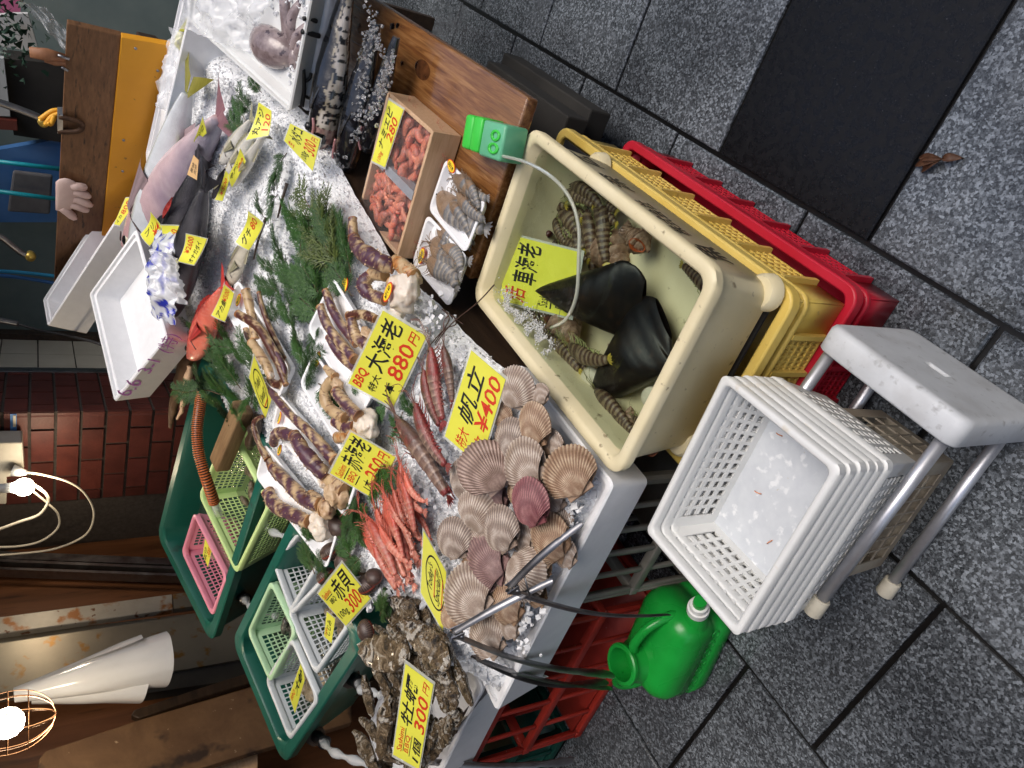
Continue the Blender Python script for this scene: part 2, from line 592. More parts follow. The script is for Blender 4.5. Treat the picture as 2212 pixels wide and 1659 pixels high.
# ------------------------------------------------------------------ cream tank
tk = thing('seafood_tank', 'cream plastic tank of sea water and shellfish on yellow crate', 'tank', T(0, 0, .3442))
TX, TY, TH = .672, .437, .196
def tring(s, z, r, dx=0):
    return ringz(rrect(s, TX - s, s, TY - s, r), z)
b = MB()
b.loft([tring(.046, .0, .035), tring(.030, .012, .038), tring(.016, TH - .04, .036), tring(.014, TH - .024, .036), tring(.0, TH - .022, .042), tring(-.001, TH - .005, .042), tring(.004, TH, .038),
        tring(.020, TH, .028), tring(.026, TH - .006, .024), tring(.030, TH - .05, .022), tring(.040, .022, .03), tring(.055, .010, .02)], cap=True)
b.build('tank_body', m_cream, tk, auto=50)
for x, y in ((.048, .048), (TX - .048, .048), (.048, TY - .048), (TX - .048, TY - .048)):
    MB().lathe([(.0, .026), (.028, .026), (.033, .02), (.035, .001), (.0, .001)], 20, T(x, y, 0)).build('corner_foot', m_cream, tk, auto=40)
# water
m_water = bpy.data.materials.new('clear_water')
m_water.use_nodes = True
_t = m_water.node_tree
_b = _t.nodes['Principled BSDF']
_out = _t.nodes['Material Output']
_gl = _t.nodes.new('ShaderNodeBsdfGlossy')
_gl.inputs['Roughness'].default_value = .02
_tr = _t.nodes.new('ShaderNodeBsdfTransparent')
_tr.inputs[0].default_value = (.85, .93, .88, 1)
_fr = _t.nodes.new('ShaderNodeFresnel')
_fr.inputs[0].default_value = 1.5
_mx = _t.nodes.new('ShaderNodeMixShader')
_no = _t.nodes.new('ShaderNodeTexNoise')
_no.inputs['Scale'].default_value = 16
_no.inputs['Detail'].default_value = 3
_tc = _t.nodes.new('ShaderNodeTexCoord')
_t.links.new(_tc.outputs['Object'], _no.inputs['Vector'])
_bp = _t.nodes.new('ShaderNodeBump')
_bp.inputs['Strength'].default_value = .25
_bp.inputs['Distance'].default_value = .012
_t.links.new(_no.outputs['Fac'], _bp.inputs['Height'])
_t.links.new(_bp.outputs[0], _gl.inputs['Normal'])
_t.links.new(_bp.outputs[0], _fr.inputs['Normal'])
_t.links.new(_fr.outputs[0], _mx.inputs[0])
_t.links.new(_tr.outputs[0], _mx.inputs[1])
_t.links.new(_gl.outputs[0], _mx.inputs[2])
_t.links.new(_mx.outputs[0], _out.inputs['Surface'])
wtr = MB()
wtr.add(ringz(rrect(.0275, TX - .0275, .0275, TY - .0275, .04), TH - .03), [tuple(range(24))])
wtr.build('water_surface', m_water, tk, smooth=False)
TZ = .3442 + .0145                              # inside floor of the tank
# writing on the street side of the tank
def text_mesh(s, size=.1, offset=0.0, shear=0.0, align='LEFT', sp=1.0):
    c = bpy.data.curves.new('writing', 'FONT')
    c.body = s
    c.size = size
    c.offset = offset
    c.shear = shear
    c.align_x = align
    c.space_character = sp
    c.resolution_u = 2
    o = bpy.data.objects.new('writing', c)
    COL.objects.link(o)
    dg = bpy.context.evaluated_depsgraph_get()
    me = bpy.data.meshes.new_from_object(o.evaluated_get(dg))
    vs = [tuple(v.co) for v in me.vertices]
    fs = [tuple(p.vertices) for p in me.polygons]
    bpy.data.objects.remove(o)
    bpy.data.curves.remove(c)
    bpy.data.meshes.remove(me)
    return vs, fs
def write(mb, s, x, y, h, wid=None, bold=.0, shear=0.0, M=None, rot=0, jit=0.0):
    """lay the words s with their lower left corner at x, y, capital height about h, squeezed to width wid"""
    vs, fs = text_mesh(s, 1.0, bold, shear)
    if not vs:
        return
    xs, ys = [v[0] for v in vs], [v[1] for v in vs]
    x0, x1, y0, y1 = min(xs), max(xs), min(ys), max(ys)
    k = h / max(1e-6, y1 - y0)
    kx = wid / (x1 - x0) if wid else k
    c_, s_ = cos(rot), sin(rot)
    ph = rnd.uniform(0, 6)
    out = []
    for v in vs:
        px, py = (v[0] - x0) * kx, (v[1] - y0) * k
        if jit:
            px += jit * h * sin(py / h * 4 + ph)
            py += jit * h * sin(px / h * 3 + ph * 2)
        out.append((x + px * c_ - py * s_, y + px * s_ + py * c_, 0))
    mb.add(out, fs, None, M)
tw = MB()
MT = Matrix(((1, 0, 0, 0), (0, -.0968, -.9953, 0), (0, .9953, -.0968, 0), (0, 0, 0, 1)))
MT.translation = (0, .0248, .055)
write(tw, '魚', .095, .0, .078, .07, .02, .1, MT, 0, .03)
write(tw, '株式会社', .20, .02, .045, .15, .018, .1, MT, 0, .02)
write(tw, '深', .405, .008, .066, .075, .02, .1, MT, 0, .03)
write(tw, '広', .53, .008, .066, .075, .02, .1, MT, 0, .03)
tw.build('brush_writing', pm('faded_ink', [(.025, .022, .016), (.10, .085, .05)], 40, rough=.6), tk, smooth=False)

# ------------------------------------------------------------------ stack of white baskets, with a brown box under it
def basket(x0, x1, y0, y1, z0, z1, mat, t, tap=.03, lip=.013, hole=.0165, rows=5, floor_mat=None, floor_holes=False, wall_holes=True, r=.03, bar=.0021):
    """rimmed rectangular basket with square holes: rim, walls of real bars, floor"""
    rim = MB()
    def rr(s, z, rad=r):
        return ringz(rrect(x0 + s, x1 - s, y0 + s, y1 - s, rad), z)
    rim.loft([rr(0, z1 - lip), rr(-.001, z1 - .003), rr(.003, z1), rr(.010, z1), rr(.013, z1 - .004), rr(.0115, z1 - lip), rr(0, z1 - lip)], cap=False)
    rim.build('rim', mat, t, auto=60)
    wl = MB()
    h = z1 - z0
    z1b = z1 - lip
    def wall(pa, pb, pc, pd):                   # pa pb top edge, pd pc bottom edge; solid margins, bars in the middle
        pa, pb, pc, pd = [Vector(p) for p in (pa, pb, pc, pd)]
        nrm = (pb - pa).cross(pd - pa).normalized() * .0013
        def q(u, v):
            return pa.lerp(pb, u).lerp(pd.lerp(pc, u), v)
        def patch(u0, u1, v0, v1):
            c = [q(u0, v0), q(u1, v0), q(u1, v1), q(u0, v1)]
            wl.add([p - nrm for p in c] + [p + nrm for p in c], [(0, 1, 2, 3), (7, 6, 5, 4), (0, 4, 5, 1), (1, 5, 6, 2), (2, 6, 7, 3), (3, 7, 4, 0)])
        W_, H_ = (pb - pa).length, (pd - pa).length
        mu, mv = .028 / W_, .018 / H_
        if not wall_holes:
            patch(0, 1, 0, 1)
            return
        patch(0, mu, 0, 1)
        patch(1 - mu, 1, 0, 1)
        patch(mu, 1 - mu, 0, mv)
        patch(mu, 1 - mu, 1 - mv, 1)
        nu = max(2, int((W_ * (1 - 2 * mu)) / hole))
        nv = rows
        for i in range(1, nu):
            u = mu + (1 - 2 * mu) * i / nu
            patch(u - bar / W_, u + bar / W_, mv, 1 - mv)
        for j in range(1, nv):
            v = mv + (1 - 2 * mv) * j / nv
            for i in range(nu):
                u0 = mu + (1 - 2 * mu) * i / nu + bar / W_
                u1 = mu + (1 - 2 * mu) * (i + 1) / nu - bar / W_
                patch(u0, u1, v - bar / H_, v + bar / H_)
    i_ = .006
    A, B, C, D = (x0 + i_, y0 + i_, z1b), (x1 - i_, y0 + i_, z1b), (x1 - i_, y1 - i_, z1b), (x0 + i_, y1 - i_, z1b)
    k = tap
    a, b_, c, d = (x0 + k, y0 + k, z0), (x1 - k, y0 + k, z0), (x1 - k, y1 - k, z0), (x0 + k, y1 - k, z0)
    for w_ in ((A, B, b_, a), (B, C, c, b_), (C, D, d, c), (D, A, a, d)):
        wall(*w_)
    wl.build('mesh_side', mat, t, smooth=False)
    fl = MB()
    if floor_holes:
        n1, n2 = int((x1 - x0 - 2 * k) / .014), int((y1 - y0 - 2 * k) / .014)
        for i in range(n1 + 1):
            x = lerp(x0 + k, x1 - k, i / n1)
            fl.bx(x - .002, x + .002, y0 + k, y1 - k, z0, z0 + .0022)
        for i in range(n2 + 1):
            y = lerp(y0 + k, y1 - k, i / n2)
            fl.bx(x0 + k, x1 - k, y - .002, y + .002, z0 + .0005, z0 + .0027)
    else:
        fl.bx(x0 + k, x1 - k, y0 + k, y1 - k, z0, z0 + .003)
    fl.build('floor', floor_mat or mat, t, smooth=False)
MBK = T(-.172, .345, 0) @ R(radians(3.2))
GB = 'nested white baskets in front of the tank'
for i in range(6):
    top = i == 0
    t = thing('plastic_basket', 'white plastic basket with square holes, open topmost of the nested stack' if top else 'white basket nested under the top basket, only its rim edge showing', 'basket', MBK @ T(rnd.uniform(-.002, .002), rnd.uniform(-.002, .002), .30 - .0245 * i), GB)
    basket(-.133, .133, -.181, .181, 0, .15, m_white, t, tap=.03, lip=.020, hole=.0235, rows=5, floor_mat=m_basket_floor, r=.014, bar=.0042)
    if top:
        deb = MB()
        for (u, v, l_, a_) in ((.05, .03, .016, .3), (-.02, .09, .015, 1.2), (.07, -.09, .014, .2), (.03, -.12, .02, 1.9)):
            deb.tube([(u + l_ * (s_ - .5) * cos(a_), v + l_ * (s_ - .5) * sin(a_), .0045 + .003 * sin(s_ * 3)) for s_ in (0, .35, .7, 1)], .0011, 5)
        deb.build('shrimp_scrap', pm('orange_scrap', [(.6, .22, .1), (.5, .2, .1)], 50), t)
bb = thing('brown_box', 'dirty brown plastic basket at the bottom under the white stack', 'basket', T(-.175, .35, 0) @ R(radians(3.2)))
basket(-.096, .096, -.145, .145, .002, .174, m_brownpl, bb, tap=.012, lip=.014, hole=.03, rows=3)

# ------------------------------------------------------------------ tipped-over stool
st = thing('plastic_stool', 'white bath stool with metal legs lying on its side', 'stool', T(-.036, .052, 0))
# local: x = -a (along the seat), y = +b (legs point this way), z up
sb = MB()
SL, SH, ST = .292, .262, .052
def srr(s, y, r):
    return [(-q[0], y, q[1]) for q in rrect(s, SL - s, s, SH - s, r)]
sb.loft([srr(.004, ST, .02), srr(.0, ST - .004, .022), srr(.0, .010, .022), srr(.003, .003, .021), srr(.010, .0, .018), srr(.018, .0, .016)]
         + [ellipse_like(srr(.010, 0, .018), -SL * .5, SH * .5, (.028 * k), .0145 * k, y) for k, y in ((1.3, 0), (1.08, 0), (1, .0004), (.90, .002), (.84, .008), (.80, .024), (.3, .026))], cap=True)
so_ = sb.build('seat', m_seat, st, auto=50)
for x, z in ((-.016, .033), (-SL + .03, .033), (-.016, SH - .033), (-SL + .03, SH - .033)):
    sp = 1 if z > .1 else -1
    l0, l1 = Vector((x, ST - .01, z)), Vector((x + (.01 if x > -.1 else -.012), .455, .028 if z < .1 else SH - .012))
    if z < .1:
        l1.z = .0185
    lg = MB().tube([l0, l1], .0115, 14).build('leg', m_alu, st)
    d = (l1 - l0).normalized()
    MB().tube([l1 - d * .036, l1 - d * .034, l1 - d * .001, l1 + d * .002], [.0145, .0165, .018, .016], 14).build('rubber_foot', m_rubber, lg, auto=40)
# ------------------------------------------------------------------ green water can
_nk = P(1340, 1436, .221)
jc = thing('water_can', 'green plastic water can with open neck and white capped spout', 'water can', Matrix.Translation(Vector((_nk.x, _nk.y, 0)) - R(radians(8)).to_3x3() @ Vector((.018, .0675, 0))) @ R(radians(8)) @ SC(.9))
b = MB()
def jr(s, z, r=.05, sy=0):
    return ringz(rrect(-.098 + s, .098 - s, -.145 + s + sy, .145 - s - sy, max(.012, r - s)), z)
b.loft([jr(.012, .001), jr(.002, .010), jr(0, .03), jr(0, .055), jr(.003, .058), jr(.003, .082), jr(0, .085), jr(0, .145), jr(.010, .172, .06), jr(.030, .188, .07), jr(.055, .194, .08)])
nk = [(.066, .17), (.060, .195), (.053, .21), (.052, .228), (.058, .232), (.059, .242), (.055, .246), (.046, .245), (.044, .23), (.042, .16)]
b.lathe(nk, 26, T(.02, .075, 0))
b.build('can_body', m_green, jc, auto=50)
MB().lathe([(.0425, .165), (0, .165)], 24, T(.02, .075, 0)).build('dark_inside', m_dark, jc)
hd = MB()
hd.tube(smooth_path([(.018, .035, .215), (.012, -.01, .235), (-.002, -.075, .228), (-.015, -.118, .185), (-.02, -.125, .15)], 6), .0135, 12)
hd.build('handle', m_green, jc)
h2 = MB()
h2.tube(smooth_path([(.03, .118, .222), (.035, .165, .215), (.03, .185, .18), (.02, .175, .13), (.015, .14, .115)], 6), .011, 12)
h2.build('rear_handle', m_green, jc)
spt = MB()
sp0, sp1 = Vector((-.055, -.12, .12)), Vector((-.085, -.235, .185))
spt.tube([sp0, sp0.lerp(sp1, .45), sp0.lerp(sp1, .5), sp1], [.036, .024, .020, .017], 16)
s_ = spt.build('spout', m_green, jc, auto=50)
cpd = (sp1 - sp0).normalized()
MB().tube([sp0.lerp(sp1, .55), sp0.lerp(sp1, .56), sp0.lerp(sp1, .72), sp0.lerp(sp1, .73), sp0.lerp(sp1, .86), sp0.lerp(sp1, .87)], [.027, .029, .029, .0245, .0235, .021], 22).build('white_cap', m_white, s_, auto=40)
em = MB()
for i in range(7):
    y = -.105 + .034 * i
    em.lathe([(.0105, 0), (.0112, .0016), (.0125, .0016), (.0132, 0)], 14, Matrix.Translation((-.0952, y, .07)) @ R(-pi / 2, 'Y'))
em.build('embossed_marking', m_green, jc)

# ------------------------------------------------------------------ foam boxes along the short end
def foam_box(name, label, x0, x1, y0, y1, z0, z1, wt=.028, M=None, mat=None, group=None, cat='foam box', tap=.02, lipstep=True, extra=None):
    t = thing(name, label, cat, M or T(0, 0, 0), group)
    b = MB()
    def rr(s, z, r):
        return ringz(rrect(x0 + s, x1 - s, y0 + s, y1 - s, r, 3), z)
    if lipstep:
        b.loft([rr(tap, z0, .012), rr(0, z1 - .004, .014), rr(.003, z1, .012), rr(wt * .5, z1, .01), rr(wt * .55, z1 - .009, .01), rr(wt, z1 - .010, .012), rr(wt + tap * .6, z0 + wt, .012)], cap=True)
    else:
        b.loft([rr(tap, z0, .012), rr(0, z1 - .004, .014), rr(.003, z1, .012), rr(wt - .002, z1, .01), rr(wt, z1 - .004, .012), rr(wt + tap * .6, z0 + wt, .012)], cap=True)
    b.build('foam_body', mat or m_foam, t, auto=35)
    return t
foam_box('foam_box', 'white foam ice box full of scallops, beside the cream tank', .0, .40, .447, 1.165, .425, .54)
foam_box('foam_box', 'white foam box under the oysters, set back from the scallop box', .072, .45, 1.175, 1.93, .425, .54)
# crates the boxes stand on
def open_crate(name, label, x0, x1, y0, y1, z0, z1, mat):
    t = thing(name, label, 'crate')
    fr = MB()
    w_ = .022
    for z in (z0 + .012, (z0 + z1) / 2, z1 - .012):
        for a, b_, c, d in ((x0, x1, y0, y0 + w_), (x0, x1, y1 - w_, y1), (x0, x0 + w_, y0 + w_ + .0005, y1 - w_ - .0005), (x1 - w_, x1, y0 + w_ + .0005, y1 - w_ - .0005)):
            fr.bx(a, b_, c, d, z - .012, z + .012)
    fr.build('rail', mat, t, bevel=.003)
    def posts(fixed, a0, a1, n, xaxis):
        for i in range(n + 1):
            a = lerp(a0 + .013, a1 - .013, i / n)
            wd = .012 if i in (0, n) else .007
            po = MB()
            for zz in ((z0 + .0245, (z0 + z1) / 2 - .0125), ((z0 + z1) / 2 + .0125, z1 - .0245)):
                if xaxis:
                    po.bx(a - wd, a + wd, fixed + .004, fixed + .014, *zz)
                else:
                    po.bx(fixed + .004, fixed + .014, a - wd, a + wd, *zz)
            po.build('upright', mat, t, bevel=.003)
    posts(y0, x0, x1, 3, True)
    posts(y1 - .018, x0, x1, 3, True)
    posts(x0, y0, y1, 5, False)
    posts(x1 - .018, y0, y1, 5, False)
    MB().bx(x0 + .015, x1 - .015, y0 + .015, y1 - .015, z0 + .026, z0 + .034).build('floor', mat, t)
    return t
open_crate('plastic_crate', 'dirty grey open crate in the shade under the scallop box', .06, .42, .50, .90, .002, .420, m_greypl)
open_crate('plastic_crate', 'worn dark red open crate under the oyster box, behind the green can', .10, .46, 1.02, 1.66, .002, .420, m_oldred)
open_crate('plastic_crate', 'dark green crate low down at the far end of the oyster box', .14, .46, 1.70, 2.2, .002, .38, pm('dark_green_plastic', [(.004, .045, .035), (.008, .06, .045)], 10, rough=.4))
# the dark trestle under the whole display
def ice_lo(a):
    return .475 if a < .85 else (lerp(.475, .405, (a - .85) / .27) if a < 1.12 else lerp(.405, .30, min(1, (a - 1.12) / .26)))
tr = thing('display_stand', 'dark wooden trestle stand hidden under the ice display', 'stand')
sb_ = MB()
cs = [(.47, .50), (2.9, .50), (2.9, 1.5), (.47, 1.3)]
sb_.add([(x, y, sz(x, y) - .16) for x, y in cs] + [(x, y, sz(x, y) - .09) for x, y in cs], [(3, 2, 1, 0), (4, 5, 6, 7), (0, 1, 5, 4), (1, 2, 6, 5), (2, 3, 7, 6), (3, 0, 4, 7)])
sb_.build('table_top', m_darkwood, tr, smooth=False)
for x, y in ((.55, .56), (2.8, .56), (2.8, 1.8), (.55, 1.8), (1.6, .56), (1.6, 1.8)):
    MB().bx(x - .035, x + .035, y - .035, y + .035, 0, sz(x, y) - .155).build('leg', m_darkwood, tr, smooth=False)

ap = MB()  # added dark sheet standing in for the shaded gap below the ice edge
for i in range(30):
    a0, a1 = .402 + .065 * i, .402 + .065 * (i + 1)
    ap.add([(a0, ice_lo(a0) + .012, .05), (a1, ice_lo(a1) + .012, .05), (a1, ice_lo(a1) + .012, sz(a1, ice_lo(a1)) - .085), (a0, ice_lo(a0) + .012, sz(a0, ice_lo(a0)) - .085)], [(0, 1, 2, 3)])
ap.build('shade_apron', m_darkwood, tr, smooth=False)
# ------------------------------------------------------------------ wooden board on the street side
BT = .11
def zb(x):
    return .545 + BT * (x - .69)
MBD = Matrix.Translation((.70, -.048, zb(.70))) @ R(-math.atan(BT), 'Y')
bd = thing('wooden_board', 'long wet brown plank with knots beside the black fish', 'board', MBD)
bb_ = MB()
nx, ny = 40, 8
bb_.bx(0, 2.2, 0, .45, -.034, 0)
bb_.build('plank', m_wood, bd, bevel=.006)
# knots
kn = MB()
for x, y, r_ in ((.46, .085, .024), (1.25, .2, .02)):
    kn.grid(3, 20, lambda u, v: (x + r_ * 1.7 * u * cos(2 * pi * v), y + r_ * u * sin(2 * pi * v), .0008 + .001 * (1 - u)))
kn.build('knot', pm('knot_wood', [(.05, .018, .007), (.13, .05, .018)], 40, rough=.25), bd)
m_drop = pm('water_drop', [(.9, .9, .9), (.95, .95, .95)], 5, rough=.04, trans=1, ior=1.33)
for i in range(12):
    pd_ = MB()
    x, y, r_ = rnd.uniform(.05, 1.2), rnd.uniform(.01, .16), rnd.uniform(.003, .011)
    s_ = rnd.uniform(.6, 1.8)
    pd_.grid(3, 10, lambda u, v: (x + r_ * s_ * u * cos(2 * pi * v), y + r_ * u * sin(2 * pi * v) * (1 + .3 * sin(4 * v * pi)), .0004 + .0022 * (1 - u * u)))
    pd_.build('water_drop', m_drop, bd)
# lower beam and legs under the board
us = thing('board_trestle', 'orange-brown wooden rail and dark legs under the wet plank', 'stand')
MB().bx(0, 1.6, .02, .06, -.10, -.036, MBD @ T(.25, 0, 0)).build('rail', pm('orange_wood', [(.22, .075, .02), (.3, .11, .035)], 8, rough=.45, stretch=(.6, 9, 9)), us, smooth=False)
for x in (.8, 1.5, 2.5):
    MB().bx(x, x + .05, .08, .13, 0, zb(x) - .042).build('leg', m_darkwood, us, smooth=False)
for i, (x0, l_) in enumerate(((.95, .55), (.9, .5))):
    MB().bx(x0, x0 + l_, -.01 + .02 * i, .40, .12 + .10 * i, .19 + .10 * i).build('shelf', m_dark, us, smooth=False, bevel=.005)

# ------------------------------------------------------------------ ice
m_ice = pm('crushed_ice', [(.88, .90, .93), (.94, .95, .97)], 40, rough=.16, trans=.22, ior=1.31, spec=.5, bump=.2, bscale=160, bdist=.003)
m_icebed = pm('packed_ice', [(.86, .89, .92), (.94, .95, .97)], 60, detail=8, rough=.3, bump=.8, bscale=170, bdist=.006, spec=.6)
def ice_edges(a):
    lo = ice_lo(a)
    hi = 1.12 if a < .36 else (lerp(1.12, 1.30, min(1, (a - .36) / .25)) if a < 1.3 else lerp(1.30, 1.22, min(1, (a - 1.3) / .8)))
    return lo, hi
def ice_z(a, b):
    lo, hi = ice_edges(a)
    z = sz(a, b) - .012
    z = min(z, sz(a, b) - .012) if a > .12 else lerp(.515, sz(.12, b) - .012, max(0, (a - .03) / .09))
    z += .014 * nz(a, b, 1, 5) + .007 * nz(a, b, 4, 17) + .004 * nz(a, b, 8, 45)
    e = min(b - lo, hi - b, 2.35 - a)
    if a > .40 and e < .05:
        z -= .07 * (1 - max(0, e) / .05) ** 2
    return z
ic = MB()
NA, NB = 190, 100
def icep(u, v):
    a = .028 + 2.32 * u
    lo, hi = ice_edges(a)
    b = lerp(lo, hi, v)
    return (a, b, ice_z(a, b))
ic.grid(NA, NB, icep)
# skirts
for v in (1,):
    ic.grid(NA, 1, lambda u, w_: (lambda q: (q[0], q[1] - (.0 if v == 0 else -.0), q[2] - .13 * w_))(icep(u, v)))
ic.build('packed_ice', m_icebed, kind='stuff', label='white bed of packed crushed ice', cat='ice')
m_clearice = pm('clear_ice', [(.93, .95, .97), (.97, .98, .99)], 40, rough=.10, trans=.8, ior=1.31, spec=.6, bump=.2, bscale=160, bdist=.003)
def chunk(mb, p, s, rr):
    vs = []
    ax = [rr.uniform(.55, 1.25) for _ in range(3)]
    Mx = Matrix.Translation(p) @ R(rr.uniform(0, 6.3)) @ R(rr.uniform(0, 6.3), 'X') @ R(rr.uniform(0, 6.3), 'Y')
    for z in (-1, 1):
        for y in (-1, 1):
            for x in (-1, 1):
                vs.append(Mx @ Vector((x * s * .5 * ax[0] * rr.uniform(.55, 1.1), y * s * .5 * ax[1] * rr.uniform(.55, 1.1), z * s * .5 * ax[2] * rr.uniform(.55, 1.1))))
    mb.add(vs, [(0, 2, 3, 1), (4, 5, 7, 6), (0, 1, 5, 4), (1, 3, 7, 5), (3, 2, 6, 7), (2, 0, 4, 6)])
ri = random.Random(11)
ck = MB()
for i in range(22000):
    u = ri.random() ** 1.0
    a = .04 + 2.2 * u
    lo, hi = ice_edges(a)
    b = lo + (hi - lo) * ri.random()
    near = max(0, 1 - a / .75)
    s = ri.uniform(.004, .0085) + near * ri.choice((.002, .006, .012))
    chunk(ck, Vector((a, b, ice_z(a, b) + s * ri.uniform(0, .45))), s, ri)
# spilled ice on the black fish and at the edge of the board, loose lumps by the prawns
def ice_patch(px, n, s0, s1, f, rad):
    for i in range(n):
        x, y = px[0] + ri.gauss(0, rad[0]), px[1] + ri.gauss(0, rad[1])
        p = f(x, y)
        s = ri.uniform(s0, s1)
        chunk(ck, p + Vector((0, 0, s * .3)), s, ri)
for q, n, s0, s1, r_ in (((905, 1195), 26, .014, .028, (18, 16)), ((880, 1250), 26, .014, .03, (16, 22)), ((915, 1080), 50, .008, .018, (16, 16)), ((975, 830), 90, .006, .014, (25, 30)), ((805, 1290), 30, .01, .022, (18, 20)), ((925, 690), 60, .007, .015, (22, 25)), ((690, 1170), 40, .008, .016, (14, 25)), ((1000, 950), 60, .007, .016, (25, 40)), ((1120, 1330), 60, .006, .014, (22, 30)), ((1225, 1110), 70, .006, .014, (14, 35))):
    ice_patch(q, n, s0, s1, lambda x, y: S(x, y, .006), r_)
ck.build('crushed_ice', m_ice, kind='stuff', smooth=False, label='loose crumbs and lumps of clear crushed ice', cat='ice')
# ------------------------------------------------------------------ shop behind: walls, added shading roof
m_brick = None
def brick_mat():
    m = bpy.data.materials.new('brick_face')
    m.use_nodes = True
    return m
m_brick = pm('red_brown_brick', [(.062, .014, .011), (.10, .023, .017)], 14, rough=.55, bump=.2, bscale=90, rand=.0, pig=True)
m_mortar = pm('dark_mortar', [(.035, .028, .024), (.06, .05, .045)], 60, rough=.9)
m_ply = pm('brown_plywood', [(.10, .038, .014), (.19, .075, .03)], 4, detail=8, rough=.5, stretch=(5, 5, .7), dist=.6, bump=.1, spk=[((.05, .02, .01), 5, .62, .15)])
m_tilew = pm('cream_tile', [(.48, .44, .35), (.56, .52, .43)], 5, rough=.3)
m_rust = pm('rusty_steel', [(.26, .24, .21), (.34, .32, .28)], 9, rough=.45, metal=.3, spk=[((.22, .085, .02), 14, .55, .1), ((.10, .035, .012), 26, .63, .06)])
m_sheet = pm('stained_sheet_steel', [(.20, .175, .14), (.30, .27, .21)], 3, detail=6, rough=.38, metal=.65, spk=[((.24, .13, .04), 18, .58, .1)])
m_plank = pm('old_plank', [(.09, .045, .02), (.17, .095, .045)], 7, detail=8, rough=.7, bump=.4, bscale=40, dist=.6, spk=[((.03, .016, .01), 9, .60, .1), ((.3, .22, .14), 30, .68, .05)])
m_marble = pm('worn_white_board', [(.34, .31, .27), (.44, .41, .37)], 12, rough=.6, spk=[((.14, .09, .06), 22, .58, .08)])
m_blue = pm('blue_paint', [(.05, .16, .40), (.07, .20, .48)], 6, rough=.45)
m_teal = pm('teal_pole', [(.01, .30, .38), (.015, .36, .45)], 9, rough=.35)
AW, BWL = 2.1, 2.62
Z2 = 3.0
def slab(mb, pts, n, th):
    """solid board: outline pts (world) pushed back by th along n"""
    k = len(pts)
    vs = [tuple(p) for p in pts] + [tuple(p + n * th) for p in pts]
    mb.add(vs, [tuple(range(k)), tuple(range(2 * k - 1, k - 1, -1))] + [(i, i + k, (i + 1) % k + k, (i + 1) % k) for i in range(k)])
NB_, NA_ = Vector((0, 1, 0)), Vector((1, 0, 0))
# corner of the brick pier
c0 = PA(330, 887, AW)
CY_ = c0.y
CDIR = (FH * cos(radians(17)) + RT * sin(radians(17))).normalized()
CN = Vector((CDIR.y * -1, CDIR.x, 0)) * -1
if CN.dot(FW) < 0:
    CN = -CN
C0 = Vector((AW, CY_, 0))
def PC(x, y, off=0.0):
    return PL(x, y, C0 + CN * off, CN)
bw = thing('brick_wall', 'dark red brick pier with two faces behind the green tubs', 'wall')
core = MB()
LY = PA(330, 1068, AW).y
LZ = BWL + .06
core.add([(AW + .006, CY_, 0), (AW + .006, LZ, 0), (AW + .5, LZ, 0)] + [tuple(C0 + CDIR * .9 + CN * .006), (AW + .006, CY_, Z2), (AW + .006, LZ, Z2), (AW + .5, LZ, Z2)] + [tuple(C0 + CDIR * .9 + CN * .006 + Vector((0, 0, Z2)))],
         [(0, 1, 5, 4), (1, 2, 6, 5), (0, 4, 7, 3), (4, 5, 6, 7)])
core.build('mortar_core', m_mortar, bw, smooth=False)
bk = MB()
CH, BL = .092, .178
rb = random.Random(3)
PCR = (PC(200, 806) - C0).dot(CDIR)
for k in range(int(Z2 / CH)):
    z0, z1 = k * CH + .006, (k + 1) * CH - .006
    sh = (k % 2) * BL * .5
    y = CY_ + (.0 if k % 2 else .0)
    y0 = CY_
    while y0 < LY:
        y1 = min(LY, (CY_ + sh if (y0 == CY_ and sh) else y0 + BL))
        c = rb.uniform(.75, 1.25)
        if y1 - y0 > .03:
            bk.bx(AW - .004, AW + .02, y0 + (.006 if y0 > CY_ else 0), y1 - .006, z0, z1, col=(c, c, c * rb.uniform(.9, 1.1)))
        y0 = y1
    s0 = 0
    Mx = frame(C0 + Vector((0, 0, 0)), CDIR, Vector((0, 0, 1)))
    sg = -1 if (Mx.to_3x3() @ Vector((0, 1, 0))).dot(CN) > 0 else 1
    while s0 < PCR:
        s1 = min(PCR, (BL - sh if (s0 == 0 and sh) else s0 + BL))
        c = rb.uniform(.8, 1.35)
        if s1 - s0 > .03:
            ya, yb = sorted((sg * .004, -sg * .02))
            bk.bx(s0 + (.006 if s0 > 0 else 0), s1 - .006, ya, yb, z0, z1, M=Mx, col=(c, c, c))
        s0 = s1
bk.build('brick_facing', m_brick, bw, smooth=False)
# steel trim and cream tiles beyond it
def cslab(mb, px, off, th=.02):
    slab(mb, [PC(x, y, off) for x, y in px], CN, th)
tp = thing('tiled_pier', 'cream square-tiled pier with dark steel edge beside the bricks', 'wall')
tl = MB()
s_a, s_b = (PC(200, 797) - C0).dot(CDIR), (PC(200, 738) - C0).dot(CDIR)
Mx = frame(C0, CDIR, Vector((0, 0, 1)))
tsz = .16
kk = 0
z = .0
while z < 2.0:
    for (q0, q1) in ((s_a, lerp(s_a, s_b, .48)), (lerp(s_a, s_b, .48), s_b)):
        ya, yb = sorted((sg * .0, -sg * .02))
        tl.bx(q0 + .003, q1 - .003, ya, yb, z + .003, z + tsz - .003, M=Mx)
    z += tsz
tl.build('tile_facing', m_tilew, tp, smooth=False)
MB().bx(s_a, s_b + .02, *sorted((-sg * .021, -sg * .05)), 0, 2, M=Mx).build('pier_core', m_mortar, tp, smooth=False)
MB().bx((PC(200, 806) - C0).dot(CDIR), s_a - .001, *sorted((sg * .006, -sg * .05)), 0, 2, M=Mx).build('steel_edge', m_steel, tp, smooth=False, bevel=.003)
